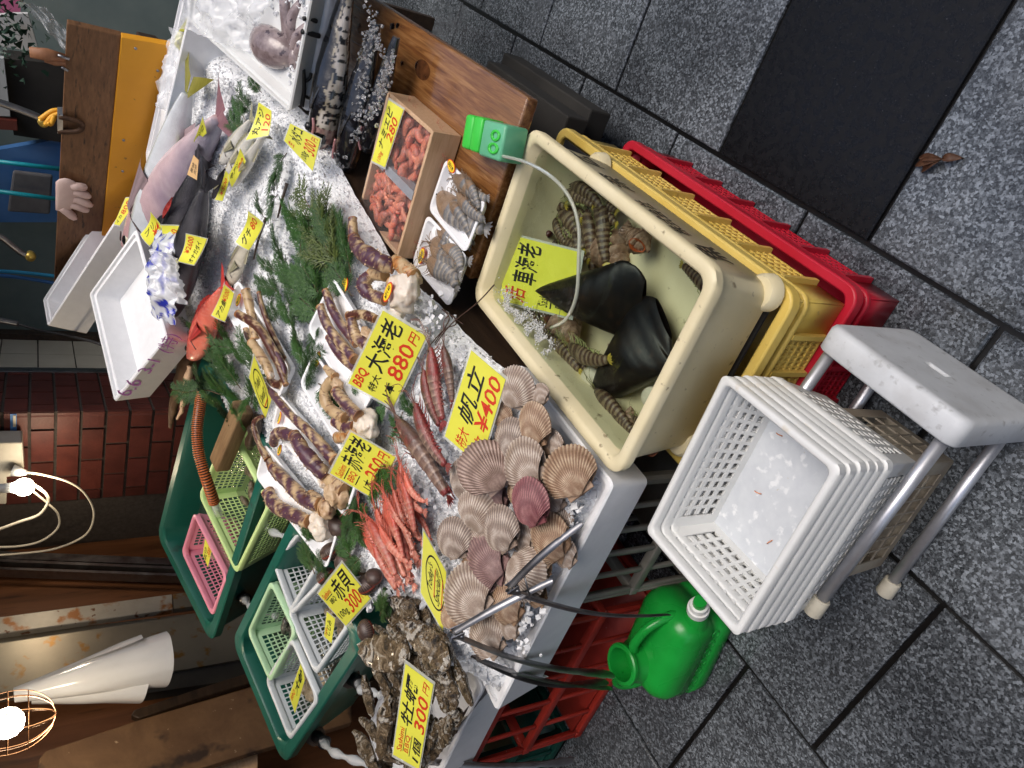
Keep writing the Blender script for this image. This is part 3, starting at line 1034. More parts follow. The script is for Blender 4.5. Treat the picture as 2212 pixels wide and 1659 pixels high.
MB().bx(s_b + .0, (PC(200, 728) - C0).dot(CDIR), *sorted((sg * .03, -sg * .02)), 0, 2, M=Mx).build('dark_post', m_darkwood, tp, smooth=False)
# small blue plate on the bricks
bp = thing('wall_plate', 'tiny blue and cream number plate on the brick wall', 'sign')
slab(q := MB(), [PA(x, y, AW - .008) for x, y in ((22, 895), (22, 934), (36, 934), (36, 895))], NA_, .003)
q.build('plate', m_blue, bp, smooth=False)
slab(q := MB(), [PA(x, y, AW - .011) for x, y in ((28, 898), (28, 922), (34, 922), (34, 898))], NA_, .0025)
q.build('cream_strip', m_tilew, bp, smooth=False)
# back wall on the left: panels, posts and leaning boards
def bslab(name, mat, px, b, th=.02, parent=None, label=None, cat=None, bevel=0, group=None):
    mb = MB()
    slab(mb, [PB(x, y, b) for x, y in px], NB_, th)
    return mb.build(name, mat, parent, smooth=False, label=label, cat=cat, bevel=bevel, group=group)
lw = MB()
lw.bx(-6, AW + .02, BWL + .05, BWL + .2, 0, Z2)
lw.build('plywood_wall', m_ply, smooth=False, label='brown varnished plywood wall behind the tubs and bulbs', cat='wall')
bslab('wall_strip', m_dark, ((-30, 1064), (600, 1052), (600, 1078), (-30, 1090)), BWL + .0, .04, label='black gap strip between the brick pier and white board', cat='strip')
bslab('worn_board', m_marble, ((-30, 1128), (-30, 1165), (250, 1132), (430, 1122), (430, 1092), (250, 1100)), BWL - .01, .03, label='narrow worn white upright board beside the brick pier', cat='board', bevel=.003)
po = thing('steel_post', 'pair of shiny steel channel posts against the plywood wall', 'post')
bslab('channel', m_steel, ((-30, 1189), (430, 1208), (430, 1222), (-30, 1205)), BWL - .05, .03, po)
bslab('channel', m_steel, ((-30, 1206), (430, 1226), (430, 1231), (-30, 1212)), BWL - .07, .05, po)
bslab('shadow_gap', m_dark, ((-30, 1212.5), (430, 1231.5), (430, 1240), (-30, 1223)), BWL - .03, .02, po)
bslab('channel', m_steel, ((-30, 1223.5), (430, 1240.5), (430, 1246), (-30, 1228)), BWL - .06, .05, po)
sc_ = thing('steel_column', 'stained sheet-steel column with a rusty flat bar', 'column')
bslab('sheet', m_sheet, ((-30, 1378), (700, 1292), (700, 1392), (400, 1446), (-30, 1500)), BWL - .09, .06, sc_)
bslab('rusty_bar', m_rust, ((-30, 1336), (372, 1283), (374, 1316), (-30, 1374)), BWL - .12, .03, sc_, bevel=.004)
bslab('lower_bar', m_sheet, ((373, 1284), (640, 1246), (640, 1280), (375, 1315)), BWL - .115, .03, sc_)
bslab('column_foot', m_dark, ((300, 1462), (700, 1394), (700, 1440), (300, 1500)), BWL - .08, .05, sc_)
bslab('wide_plank', m_plank, ((84, 1640), (98, 1622), (300, 1555), (560, 1478), (760, 1420), (760, 1560), (560, 1620), (400, 1670), (300, 1700), (84, 1700), (80, 1660)), BWL - .22, .03, label='wide rough brown plank leaning behind the lower tub', cat='plank', bevel=.004)
bslab('narrow_plank', m_darkwood, ((283, 1545), (290, 1533), (420, 1490), (700, 1400), (700, 1425), (430, 1508), (300, 1552)), BWL - .16, .03, label='thin dark plank leaning above the wide plank', cat='plank', bevel=.004)
bslab('pale_board', m_pine, ((400, 1678), (478, 1640), (556, 1610), (556, 1720), (400, 1720)), BWL - .15, .02, label='pale plywood offcut low behind the lower tub', cat='board')
# unseen roof added to keep sky light off the back of the shop
rf = MB().bx(-6, 6, .75, 8, 2.75, 2.85)
rf.build('added_shade_roof', m_ply, smooth=False, label='unseen wooden roof added to shade the back of the fish shop', cat='roof')
ob = MB()  # unseen building opposite, added to cut sky light and reflections
ob.bx(-12, 3.2, -5.0, -4.2, 0, 5.5)
for i in range(5):
    ob.bx(-11 + 2.8 * i, -8.8 + 2.8 * i, -4.25, -4.19, .2, 2.4)
ob.build('sky_blocker_building', pm('grey_render', [(.12, .12, .12), (.18, .18, .18)], 3, rough=.8), kind='structure', smooth=False)
# far right of the shop
AR = 3.5
fw_ = MB().bx(AR + .3, AR + .4, -3.0, 3.2, 0, Z2)
fw_.build('tiled_back_wall', pm('grey_green_tile', [(.17, .22, .21), (.22, .27, .25)], 6, rough=.35), smooth=False, label='grey-green back wall beyond the blue panel', cat='wall')
def aslab(name, mat, px, a, th=.02, parent=None, label=None, cat=None, bevel=0, group=None):
    mb = MB()
    slab(mb, [PA(x, y, a) for x, y in px], NA_, th)
    return mb.build(name, mat, parent, smooth=False, label=label, cat=cat, bevel=bevel, group=group)
aslab('blue_panel', m_blue, ((-40, 330), (134, 300), (150, 480), (-40, 480)), AR + .1, .05, label='blue painted panel behind the two teal poles', cat='panel')
aslab('pale_partition', pm('pale_grey_paint', [(.4, .43, .44), (.46, .49, .5)], 8, rough=.5), ((-40, 126), (8, 126), (22, 250), (-40, 252)), AR, .04, label='pale upright panel at the side of the dark opening', cat='panel')
aslab('dark_cabinet', m_dark, ((4, 126), (150, 140), (150, 310), (30, 292), (22, 250)), AR + .05, .15, label='black open-fronted cabinet between pale panel and blue panel', cat='cabinet')
aslab('brown_block', pm('maroon_paint', [(.10, .02, .015), (.14, .03, .02)], 9), ((-30, 254), (36, 262), (38, 282), (-30, 278)), AR - .02, .05, label='small maroon box at the top of the blue panel', cat='box')
for i, (p0, p1, lb_) in enumerate((((-30, 346), (140, 366), 'teal pole in front of the blue panel, the one nearer the tap'), ((-30, 410), (140, 432), 'teal pole in front of the blue panel, the one nearer the glove'))):
    MB().tube([PA(*p0, AR - .1), PA(*p1, AR - .1)], .011, 12).build('pole', m_teal, label=lb_, cat='pole')
for i, (p0, p1, lb_) in enumerate((((-30, 584), (160, 602), 'light blue hose hanging on the grey tiled wall'), ((-30, 592), (150, 618), 'dark blue hose hanging on the grey tiled wall'))):
    MB().tube(smooth_path([PA(*p0, AR - .1 - .03 * i), PA(60, (p0[1] + p1[1]) / 2 - 3, AR - .1), PA(*p1, AR - .1)]), .010, 10).build('hose', m_blue if i else pm('light_blue_hose', [(.03, .28, .5), (.04, .32, .55)], 9, rough=.4), label=lb_, cat='hose')
aslab('grey_board', pm('grey_cutting_board', [(.10, .10, .11), (.15, .15, .16)], 14, rough=.6), ((28, 370), (114, 380), (108, 464), (16, 458)), AR - .03, .03, label='grey square board behind the two teal poles', cat='board', bevel=.01)
# clutter at the upper corner
sh_ = thing('shelf', 'white shelf with a dark pot beyond the wooden board', 'shelf')
aslab('top', pm('shelf_white', [(.5, .52, .52), (.58, .6, .6)], 8), ((30, 30), (60, 30), (84, 112), (50, 108), (-20, 96), (-20, 34)), 3.0, .03, sh_)
pt = thing('leafy_pot', 'dark green leafy bunch beside the pink sheet', 'plant', T(*PA(28, 56, 2.9)))
lf = MB()
for i in range(150):
    d = Vector((rnd.gauss(0, .05), rnd.gauss(0, .09), rnd.gauss(0, .05)))
    r_ = rnd.uniform(.012, .022)
    lf.add([tuple(d + Vector((rnd.uniform(-r_, r_), rnd.uniform(-r_, r_), rnd.uniform(-r_, r_)))) for _ in range(4)], [(0, 1, 2, 3)])
lf.build('leaves', pm('dark_green_leaf', [(.008, .03, .018), (.015, .05, .03)], 20, rough=.5), pt, smooth=False)
aslab('pink_sheet', pm('pink_plastic_sheet', [(.55, .12, .26), (.65, .2, .34)], 5, rough=.4), ((-30, -20), (45, -20), (44, 36), (-20, 30)), 3.1, .01, label='pink plastic sheet at the upper corner of the shop', cat='sheet')
def film(name, label, quad, fn, mat, nu=26, nv=18, amp=.02, seed=0, th=0):
    mb = MB()
    a, b_, c, d = [fn(*p) if not isinstance(p, Vector) else p for p in quad]
    nn = (b_ - a).cross(d - a).normalized()
    def f(u, v):
        p = a.lerp(b_, u).lerp(d.lerp(c, u), v)
        h = noise.noise(Vector((u * 5 + seed, v * 5, seed * 3.1))) + .6 * abs(noise.noise(Vector((u * 11, v * 9 + seed, 3)))) + .35 * abs(noise.noise(Vector((u * 23, v * 21, seed + 9))))
        return p + nn * amp * h
    mb.grid(nu, nv, f)
    return mb.build(name, mat, smooth=True, label=label, cat='plastic film')
m_film = bpy.data.materials.new('clear_film')
m_film.use_nodes = True
_t = m_film.node_tree
_t.nodes['Principled BSDF'].inputs['Base Color'].default_value = (.9, .92, .95, 1)
_t.nodes['Principled BSDF'].inputs['Roughness'].default_value = .1
_t.nodes['Principled BSDF'].inputs['Alpha'].default_value = .34
_t.nodes['Principled BSDF'].inputs['Specular IOR Level'].default_value = .9
film('plastic_bag', 'crumpled clear plastic bag hanging past the wooden board', ((45, 0), (98, 20), (150, 75), (140, 110)), lambda x, y: PA(x, y, 2.6), m_film, amp=.05, seed=3)

# ------------------------------------------------------------------ board with yellow strip, clamps, glove, tap
BD0 = PA(145, 51, 2.3)
BDIR = Vector((.328, .945, 0)).normalized()
BN = Vector((BDIR.y, -BDIR.x, 0))
def PW(x, y, off=0.0):
    return PL(x, y, BD0 + BN * off, BN)
sbd = thing('splash_board', 'upright stained wooden board with orange-yellow lower strip behind fish', 'board')
q = MB()
slab(q, [PW(145, 51), PW(118, 592), PW(116, 640), PW(205, 640), PW(222, 486), PW(262, 78)], BN, .03)
m_brown = pm('stained_board', [(.10, .045, .018), (.19, .095, .042)], 5, detail=8, rough=.55, stretch=(3, 3, 14), spk=[((.035, .016, .008), 6, .58, .16)], bump=.15, bscale=50)
q.build('wooden_top', m_brown, sbd, smooth=False, bevel=.003)
q = MB()
slab(q, [PW(262, 80, -.008), PW(222, 486, -.008), PW(205, 640, -.008), PW(330, 640, -.008), PW(420, 420, -.008), PW(420, 108, -.008), PW(366, 98, -.008)], BN, .03)
q.build('yellow_strip', pm('ochre_paint', [(.62, .27, .012), (.70, .32, .018)], 4, rough=.5, spk=[((.3, .14, .02), 30, .7, .05)]), sbd, smooth=False, bevel=.003)
sn = MB()
for x, y in ((293, 105), (341, 153), (342, 178), (267, 303), (265, 370)):
    p = PW(x, y, -.0095)
    sn.lathe([(.0, .003), (.004, .003), (.0055, .0)], 12, frame(p, BDIR, -BN))
sn.build('screw', m_steel, sbd)
cl = thing('clamp', 'rusty iron strap clamp over the stained wooden board', 'clamp')
q = MB()
pth = [PW(128, 252, -.006), PW(168, 262, -.016), PW(178, 272, -.016), PW(168, 283, -.016), PW(126, 284, -.006)]
q.tube(smooth_path(pth, 5), .010, 8)
q.build('strap', pm('rusty_iron', [(.03, .014, .008), (.08, .04, .02)], 50, rough=.6, metal=.4), cl)
q = MB()
slab(q, [PW(124, 250, -.012), PW(124, 288, -.012), PW(136, 288, -.012), PW(136, 250, -.012)], BN, .05)
q.build('plate', m_steel, cl, smooth=False)
gp = thing('clothes_peg_pair', 'two brown wooden clothes pegs gripping the board edge', 'clothes pegs')
for (x0, y0), (x1, y1), r_ in (((64, 113), (142, 124), .022), ((96, 126), (142, 138), .016)):
    MB().tube([PW(x0, y0, -.01), PW(lerp(x0, x1, .5), lerp(y0, y1, .5), -.012), PW(x1, y1, -.008)], [r_ * .8, r_, r_ * .5], 8, flat=.6).build('peg', pm('peg_wood', [(.22, .09, .04), (.3, .14, .07)], 20, rough=.6, stretch=(1, 1, 5)), gp)
for (x0, y0), (x1, y1) in (((125, 119), (150, 128)), ((133, 145), (147, 153))):
    MB().tube([PW(x0, y0, -.02), PW(x1, y1, -.02)], .005, 8).build('spring', m_steel, gp)
# pinkish rubber glove hung over the board
gl = thing('rubber_glove', 'pale pink rubber glove drooping over the board edge', 'glove')
m_glove = pm('pink_rubber', [(.55, .40, .37), (.66, .52, .48)], 12, rough=.55, bump=.2, bscale=40)
def wp(x, y, o=-.014):
    return PW(x, y, o)
q = MB()
rg = []
for x, w_, yc, th_ in ((120, 30, 424, .012), (128, 34, 422, .016), (140, 36, 422, .018), (150, 33, 421, .016), (160, 28, 420, .013), (166, 22, 420, .008)):
    c = wp(x, yc, -.022)
    e = wp(x, yc + w_, -.022) - c
    r_ = []
    for k in range(18):
        an = 2 * pi * k / 18
        r_.append(c + e * cos(an) - BN * th_ * sin(an))
    rg.append(r_)
q.loft(rg)
def finger(x0, y0, x1, y1, r0=.017):
    q.tube(smooth_path([wp(x0, y0, -.022), wp((x0 + x1) / 2, (y0 + y1) / 2, -.026), wp(x1, y1, -.02), wp(x1 + 2, y1, -.018)], 4), [r0] * 4 + [r0 * .95] * 4 + [r0 * .85] * 4 + [r0 * .4], 10)
finger(156, 402, 180, 404)
finger(160, 414, 188, 422)
finger(160, 428, 192, 441)
finger(154, 441, 184, 452)
finger(134, 448, 158, 468, .018)
q.build('glove', m_glove, gl)
# water taps
def tap(name, label, pts, a, head):
    t = thing(name, label, 'tap')
    MB().tube(smooth_path([PA(x, y, a) for x, y in pts], 5), .014, 12).build('pipe', m_steel, t)
    p = PA(*head, a)
    MB().lathe([(0, .02), (.018, .02), (.022, .0), (.018, -.02), (0, -.02)], 14, Matrix.Translation(p) @ R(pi / 2, 'Y')).build('valve', pm('brass', [(.55, .38, .08), (.65, .48, .12)], 30, rough=.3, metal=.6), t)
    return t
tap('water_tap', 'chrome tap pipe with orange and green ties above the board', ((-30, 215), (0, 222), (40, 236), (76, 250), (98, 262)), 2.6, (94, 262))
q = MB()
for i, c in enumerate((((86, 258), (112, 240), (132, 238)), ((98, 270), (112, 252), (128, 246)), ((104, 264), (110, 268), (118, 250)))):
    q.tube(smooth_path([PA(x, y, 2.58 - .02 * i) for x, y in c], 5), .009, 8)
q.build('orange_tie', pm('orange_strap', [(.75, .36, .02), (.8, .42, .04)], 20, rough=.5), label='orange-yellow straps tied round the chrome tap', cat='strap')
tap('water_tap', 'thin chrome tap standing behind the leaning foam boxes', ((-30, 500), (2, 512), (30, 534), (50, 548), (66, 553)), 2.75, (66, 553))
q = MB()
q.tube(smooth_path([PA(-20, 688, 2.7), PA(10, 694, 2.7), PA(40, 700, 2.7)], 4), .014, 10)
q.build('tap_spout', m_steel, label='short silver pipe with a yellow band by the tiled pier', cat='pipe')
q = MB()
q.tube(smooth_path([PA(40, 700, 2.66), PA(80, 712, 2.6), PA(140, 724, 2.4), PA(212, 742, 2.2), PA(240, 760, 2.2)], 6), .006, 8)
q.build('black_cable', m_black, label='black cable running from the pipe behind the foam boxes', cat='cable')

# ------------------------------------------------------------------ lamps
def bulb(p, r, name, label, watts, colr=(1, .80, .55)):
    t = thing(name, label, 'lamp', Matrix.Translation(p))
    m = bpy.data.materials.new('lit_bulb')
    m.use_nodes = True
    nb = m.node_tree.nodes['Principled BSDF']
    nb.inputs['Emission Color'].default_value = (1, .88, .70, 1)
    nb.inputs['Emission Strength'].default_value = 14
    MB().lathe([(0, -r), (r * .5, -r * .87), (r * .87, -r * .5), (r, 0), (r * .9, r * .45), (r * .6, r * .85), (r * .45, r * 1.3)], 22).build('bulb', m, t)
    MB().lathe([(r * .47, r * 1.2), (r * .52, r * 1.25), (r * .52, r * 2.3), (0, r * 2.3)], 18).build('socket', m_white, t)
    l = bpy.data.lights.new('bulb_light', 'POINT')
    l.energy = watts
    l.color = colr
    l.shadow_soft_size = r
    lo = bpy.data.objects.new('bulb_light', l)
    COL.objects.link(lo)
    lo.parent = t
    lo.location = (0, 0, -r * 1.6)
    return t
p1 = PA(52, 1052, 1.85)
b1 = bulb(p1, .036, 'light_bulb', 'bare lit bulb hanging before the brick pier', 3)
p2_ = PB(16, 1562, 1.95)
b2 = bulb(p2_, .043, 'caged_lamp', 'big lit bulb inside a copper wire cage', 6)
cg = MB()
for k in range(10):
    an = 2 * pi * k / 10
    pts = [(r_ * cos(an), r_ * sin(an), z) for r_, z in ((.034, .13), (.07, .07), (.085, .0), (.075, -.06), (.04, -.105), (.0, -.12))]
    cg.tube(smooth_path(pts, 4), .0014, 6)
for r_, z in ((.086, 0), (.078, -.05), (.06, .09)):
    cg.tube([(r_ * cos(2 * pi * k / 30), r_ * sin(2 * pi * k / 30), z) for k in range(31)], .0014, 6)
cg.build('wire_cage', pm('copper_wire', [(.16, .08, .04), (.24, .13, .07)], 30, rough=.35, metal=.9), b2)
bx_ = thing('power_box', 'grey socket box with white plug above the bulb', 'socket box')
aslab('case', pm('grey_case', [(.34, .32, .27), (.4, .38, .33)], 9, rough=.6), ((-40, 958), (48, 956), (52, 1010), (46, 1026), (14, 1032), (14, 1090), (-40, 1090)), 2.0, .08, bx_, bevel=.006)
MB().tube([PA(28, 1016, 1.97), PA(46, 1020, 1.96), PA(58, 1022, 1.96)], [.024, .018, .009], 12).build('plug', m_white, bx_)
m_cord = pm('cream_cord', [(.62, .58, .48), (.7, .66, .56)], 30, rough=.5)
for i, (c, lb_) in enumerate(((((56, 1020), (95, 1026), (150, 1042), (185, 1068), (203, 1110), (185, 1155), (120, 1185), (40, 1196), (-20, 1200)), 'cream flex looping widest from the plug'),
                              (((72, 1062), (100, 1085), (125, 1110), (125, 1140), (90, 1168), (40, 1180), (-20, 1182)), 'cream flex making the middle loop under the bulb'),
                              (((74, 1048), (98, 1066), (104, 1085), (84, 1112), (40, 1128), (-20, 1150)), 'thick cream flex making the shortest loop by the bulb'))):
    MB().tube(smooth_path([PA(x, y, 1.92 - .03 * i) for x, y in c], 7), .0046 if i != 2 else .006, 8).build('electric_flex', m_cord, label=lb_, cat='flex')
# rolls of plastic sheet hanging under the caged lamp
m_roll = pm('milky_film', [(.78, .80, .84), (.84, .86, .90)], 9, rough=.15, trans=.25, alpha=.92)
for (p0, p1_, r0, r1, rr_, lb_, gg) in (((30, 1502), (340, 1426), .02, .085, 1.15, 'rolled milky plastic sheet shaped like a cone under the caged lamp', 0), ((70, 1508), (300, 1488), .02, .05, .9, 'second flatter roll of milky plastic sheet under the cone', 1)):
    a, b_ = PB(*p0, 2.25 + .05 * gg), PB(*p1_, 2.25 + .05 * gg)
    d = b_ - a
    Mx = frame(a, d, Vector((0, -1, 0)))
    L_ = d.length
    q = MB()
    def fr(u, v):
        an = v * 2 * pi * 1.12 + .3
        r_ = lerp(r0, r1, u) * (1 + .10 * v) * (1 + .09 * noise.noise(Vector((u * 2.5, cos(an) * 1.5, sin(an) * 1.5 + gg))))
        return (L_ * u * (1 + .10 * sin(an * .5 + 1) * u), r_ * rr_ * cos(an), r_ * sin(an))
    q.grid(16, 40, fr)
    q.build('plastic_roll', m_roll, M=Mx, label=lb_, cat='plastic sheet')
# ------------------------------------------------------------------ green tubs with baskets of live shellfish
m_tub = pm('dark_green_tub', [(.006, .085, .062), (.010, .11, .08)], 7, rough=.4, rvar=.1, spk=[((.02, .035, .03), 12, .64, .1)])
m_lime = pm('lime_plastic', [(.52, .72, .28), (.60, .78, .34)], 10, rough=.35)
m_mint = pm('mint_plastic', [(.42, .66, .40), (.50, .72, .47)], 10, rough=.35)
m_pink = pm('pink_plastic', [(.74, .26, .36), (.80, .32, .42)], 10, rough=.35)
m_trans = pm('cloudy_white_plastic', [(.56, .60, .62), (.64, .68, .70)], 10, rough=.3)
def skew(o, px_x, px_y, dz=0.0):
    """frame with x towards pixel px_x and y towards px_y on the display slope; lengths returned"""
    a, b, c = S(*o, dz), S(*px_x, dz), S(*px_y, dz)
    x, y = (b - a).normalized(), (c - a).normalized()
    z = x.cross(y).normalized()
    if z.z < 0:
        z = -z
    m = Matrix((x, y, z)).transposed().to_4x4()
    m.translation = a
    return m, (b - a).length, (c - a).length
def tub(label, o, px, py, depth=.24):
    M, LX, LY_ = skew(o, px, py)
    t = thing('water_tub', label, 'tub', M)
    sg_ = 1 if M.to_3x3().determinant() > 0 else -1
    b = MB()
    def rr(s, z, r=.05):
        pts = rrect(s, LX - s, s, LY_ - s, r, 4)
        if sg_ < 0:
            pts = pts[::-1]
        return ringz(pts, z)
    b.loft([rr(.06, -depth, .05), rr(.022, -.05), rr(.020, -.032), rr(.0, -.03), rr(-.001, -.004), rr(.003, 0), rr(.034, 0), rr(.040, -.006), rr(.046, -.05, .04), rr(.075, -depth + .02, .04)])
    b.build('tub_body', m_tub, t, auto=40)
    return t, M, LX, LY_
t1, M1, X1, Y1 = tub('upper dark green tub with pink and lime baskets, fed by hose', (456, 1392), (340, 1150), (580, 968))
t2, M2, X2, Y2 = tub('lower dark green tub with mint and white baskets', (612, 1655), (512, 1362), (752, 1318))
m_tubwater = bpy.data.materials.new('tub_water')
m_tubwater.use_nodes = True
_t = m_tubwater.node_tree
_b = _t.nodes['Principled BSDF']
_b.inputs['Base Color'].default_value = (.10, .12, .09, 1)
_b.inputs['Roughness'].default_value = .04
_b.inputs['Alpha'].default_value = .35
_b.inputs['IOR'].default_value = 1.33
_no = _t.nodes.new('ShaderNodeTexNoise')
_no.inputs['Scale'].default_value = 26
_bp = _t.nodes.new('ShaderNodeBump')
_bp.inputs['Strength'].default_value = .5
_bp.inputs['Distance'].default_value = .01
_tc = _t.nodes.new('ShaderNodeTexCoord')
_t.links.new(_tc.outputs['Object'], _no.inputs['Vector'])
_t.links.new(_no.outputs['Fac'], _bp.inputs['Height'])
_t.links.new(_bp.outputs[0], _b.inputs['Normal'])
def tub_water(t, M, LX, LY_, zw):
    w_ = MB()
    w_.add([(.05, .05, zw), (LX - .05, .05, zw), (LX - .05, LY_ - .05, zw), (.05, LY_ - .05, zw)], [(0, 1, 2, 3)])
    w_.build('water_surface', m_tubwater, t, smooth=False)
tub_water(t1, M1, X1, Y1, -.115)
tub_water(t2, M2, X2, Y2, -.10)
m_clam = pm('clam_shell', [(.10, .075, .045), (.30, .24, .16), (.45, .38, .28)], 60, rough=.4, rand=.35)
m_darksh = pm('dark_shell', [(.025, .025, .022), (.09, .085, .07), (.2, .19, .17)], 70, rough=.3, rand=.3)
def lump(mb, p, s, rr):
    n1, n2 = 6, 8
    ax = (rr.uniform(.8, 1.2), rr.uniform(.6, .9), rr.uniform(.4, .6))
    Mx = Matrix.Translation(p) @ R(rr.uniform(0, 6.3)) @ R(rr.gauss(0, .4), 'X')
    rings = []
    for i in range(n1 + 1):
        f = pi * i / n1
        r_ = max(.02, sin(f))
        rings.append([(s * ax[0] * r_ * cos(2 * pi * j / n2), s * ax[1] * r_ * sin(2 * pi * j / n2) * (1 if sin(2 * pi * j / n2) > 0 else .75), s * ax[2] * cos(f)) for j in range(n2)])
    mb.loft(rings, M=Mx)
def tub_basket(label, o, px, py, mat, dz, depth, group, fill=None, nfill=40, s=.018, fillname='clams', filllabel=''):
    M, LX, LY_ = skew(o, px, py, dz)
    t = thing('plastic_basket', label, 'basket', M, group)
    basket(0, LX, 0, LY_, -depth, 0, mat, t, tap=.035, lip=.018, hole=.0155, rows=6, floor_holes=True, r=.025)
    if fill:
        rr = random.Random(hash(label) % 1000 if False else len(label))
        mb = MB()
        for i in range(nfill):
            lump(mb, Vector((rr.uniform(.06, LX - .06), rr.uniform(.06, LY_ - .06), -depth + .03 + rr.uniform(0, .045))), s * 1.25 * rr.uniform(.7, 1.25), rr)
        o_ = mb.build(fillname, fill, M=M, label=filllabel, cat='shellfish', kind='stuff')
    return t, M, LX, LY_
GT = 'baskets standing in the green tubs'
tub_basket('pink plastic basket in the upper green tub', (457, 1333), (392, 1188), (487, 1243), m_pink, .004, .15, GT, m_clam, 55, .02, 'clam_heap', 'brown clams heaped in the pink basket')
tub_basket('lime green basket under the orange hose in the upper tub', (509, 1241), (422, 1098), (594, 1128), m_lime, .004, .15, GT, m_clam, 30, .018, 'clam_heap', 'clams under water in the lime basket')
tub_basket('mint green basket of dark shellfish in the lower tub', (582, 1476), (540, 1352), (624, 1334), m_mint, .004, .15, GT, m_darksh, 60, .018, 'shellfish_heap', 'dark shellfish heaped in the mint basket')
tub_basket('cloudy white basket at the far side of the lower tub', (628, 1330), (590, 1212), (700, 1236), m_trans, .003, .15, GT, m_darksh, 45, .02, 'shellfish_heap', 'grey shellfish in the far white basket')
tub_basket('white basket of clams beside the black outlet pipe in the lower tub', (680, 1460), (627, 1312), (742, 1320), m_trans, .005, .15, GT, m_clam, 60, .02, 'clam_heap', 'pale clams heaped in the white basket by the outlet')
tub_basket('white basket at the near corner of the lower tub', (624, 1602), (584, 1456), (668, 1466), m_trans, .005, .15, GT, m_clam, 60, .02, 'clam_heap', 'clams heaped in the near-corner white basket')
# outlets and running water
m_pipe = pm('black_pipe', [(.008, .008, .009), (.02, .02, .022)], 30, rough=.3)
m_muck = pm('brown_sealant', [(.05, .035, .025), (.11, .08, .06)], 40, rough=.6)
m_stream = pm('running_water', [(.72, .77, .80), (.85, .88, .9)], 60, rough=.06, alpha=.42, spec=.8, bump=.5, bscale=90, stretch=(1, 1, 1))
m_jet = bpy.data.materials.new('water_jet')
def outlet(par, Mp, px0, px1, stream, lb_):
    Mi = Mp.inverted()
    a = S(*px0, -.09)
    b = S(*px1, -.075)
    d = (b - a).normalized()
    t = MB().tube([Mi @ (a - d * .02), Mi @ a.lerp(b, .45)], [.034, .030], 14)
    o = t.build('outlet_seal', m_muck, par)
    MB().tube([Mi @ a.lerp(b, .3), Mi @ a.lerp(b, .9), Mi @ b], [.019, .019, .021], 16).build('outlet_pipe', m_pipe, par)
    if stream:
        e = S(*stream, -.06)
        pts = smooth_path([b - d * .01, b.lerp(e, .35) + Vector((0, 0, .02)), b.lerp(e, .7) + Vector((0, 0, .012)), e], 5)
        n_ = len(pts)
        MB().tube([(Mi @ p) for p in pts], [.011 + .004 * sin(i * 1.3) for i in range(n_)], 10).build('water_stream', m_stream, par)
outlet(t1, M1, (548, 1118), (574, 1128), (640, 1162), '')
outlet(t1, M1, (503, 1276), (530, 1292), (592, 1328), '')
outlet(t2, M2, (728, 1415), (756, 1428), (790, 1446), '')
outlet(t2, M2, (668, 1572), (694, 1590), (772, 1622), '')
# orange corrugated hose
hpts = smooth_path([S(436, 846, .05), S(431, 885, .07), S(426, 930, .085), S(430, 980, .085), S(445, 1032, .07), S(463, 1086, .03)], 16)
q = MB()
hr, hc = [], []
nH = len(hpts)
dense = []
for i in range(nH - 1):
    for k in range(4):
        dense.append(hpts[i].lerp(hpts[i + 1], k / 4))
rad, colr = [], []
for i in range(len(dense)):
    ph = i % 6
    rad.append(.0185 if ph in (0, 1, 2) else .0150)
    colr.append((.60, .17, .05) if ph in (0, 1, 2) else (.05, .02, .015))
q.tube(dense, rad, 16, col=colr)
q.build('corrugated_hose', pm('hose_plastic', [(1, 1, 1), (.85, .85, .85)], 30, rough=.35, pig=True), label='orange corrugated hose pouring water into the lime basket', cat='hose', auto=25)
q = MB()
e0 = S(430, 832, .02)
slab(q, [S(405, 838, .012), S(432, 822, .03), S(440, 850, .03), S(412, 862, .012)], Vector((0, 0, -1)), .006)
q.build('silver_tape', pm('silver_tape', [(.26, .27, .29), (.36, .37, .39)], 30, rough=.4, metal=.3), label='grey tape holding the orange hose to the tub rim', cat='tape', smooth=False)
MB().tube([S(463, 1086, .028), S(470, 1104, .0), S(474, 1122, -.06)], [.012, .014, .018], 10).build('water_stream', m_stream, label='water running out of the orange hose', cat='water')
# driftwood
def driftwood(label, pts, rad, flat=.5, mat=None, seed=0):
    mb = MB()
    pp = smooth_path(pts, 6)
    n_ = len(pp)
    rr_ = []
    for i in range(n_):
        u = i / (n_ - 1) * (len(rad) - 1)
        k = min(int(u), len(rad) - 2)
        rr_.append(lerp(rad[k], rad[k + 1], u - k) * (1 + .18 * noise.noise(Vector((i * .5, seed, 0)))))
    mb.tube(pp, rr_, 12, flat=flat)
    mb.v = [tuple(Vector(v) + Vector((noise.noise(Vector(v) * 30 + Vector((seed, 0, 0))), noise.noise(Vector(v) * 30 + Vector((9, seed, 0))), noise.noise(Vector(v) * 30))) * .008) for v in mb.v]
    return mb.build('driftwood', mat or m_plank, label=label, cat='driftwood')
driftwood('weathered pointed driftwood slab behind the upper tub rim', [S(410, 745, .02), S(398, 800, .03), S(378, 860, .03), S(368, 925, .03)], [.045, .05, .04, .012], .45, seed=2)
driftwood('thin bleached driftwood stick beside the pointed slab', [S(412, 790, .05), S(402, 840, .055), S(386, 905, .05)], [.016, .018, .008], .6, m_pine, 5)
q = MB()
f_, L_ = FS((530, 880), (478, 1004), .03)
q.bx(0, L_, -.035, .03, -.02, .03)
m_block = pm('brown_wood_block', [(.16, .09, .04), (.30, .19, .09)], 8, detail=7, rough=.65, stretch=(1, 8, 8), bump=.3, bscale=40)
q.build('wood_block', m_block, M=f_, bevel=.006, label='short brown wooden block wedged at the end of the upper tub', cat='wood block')
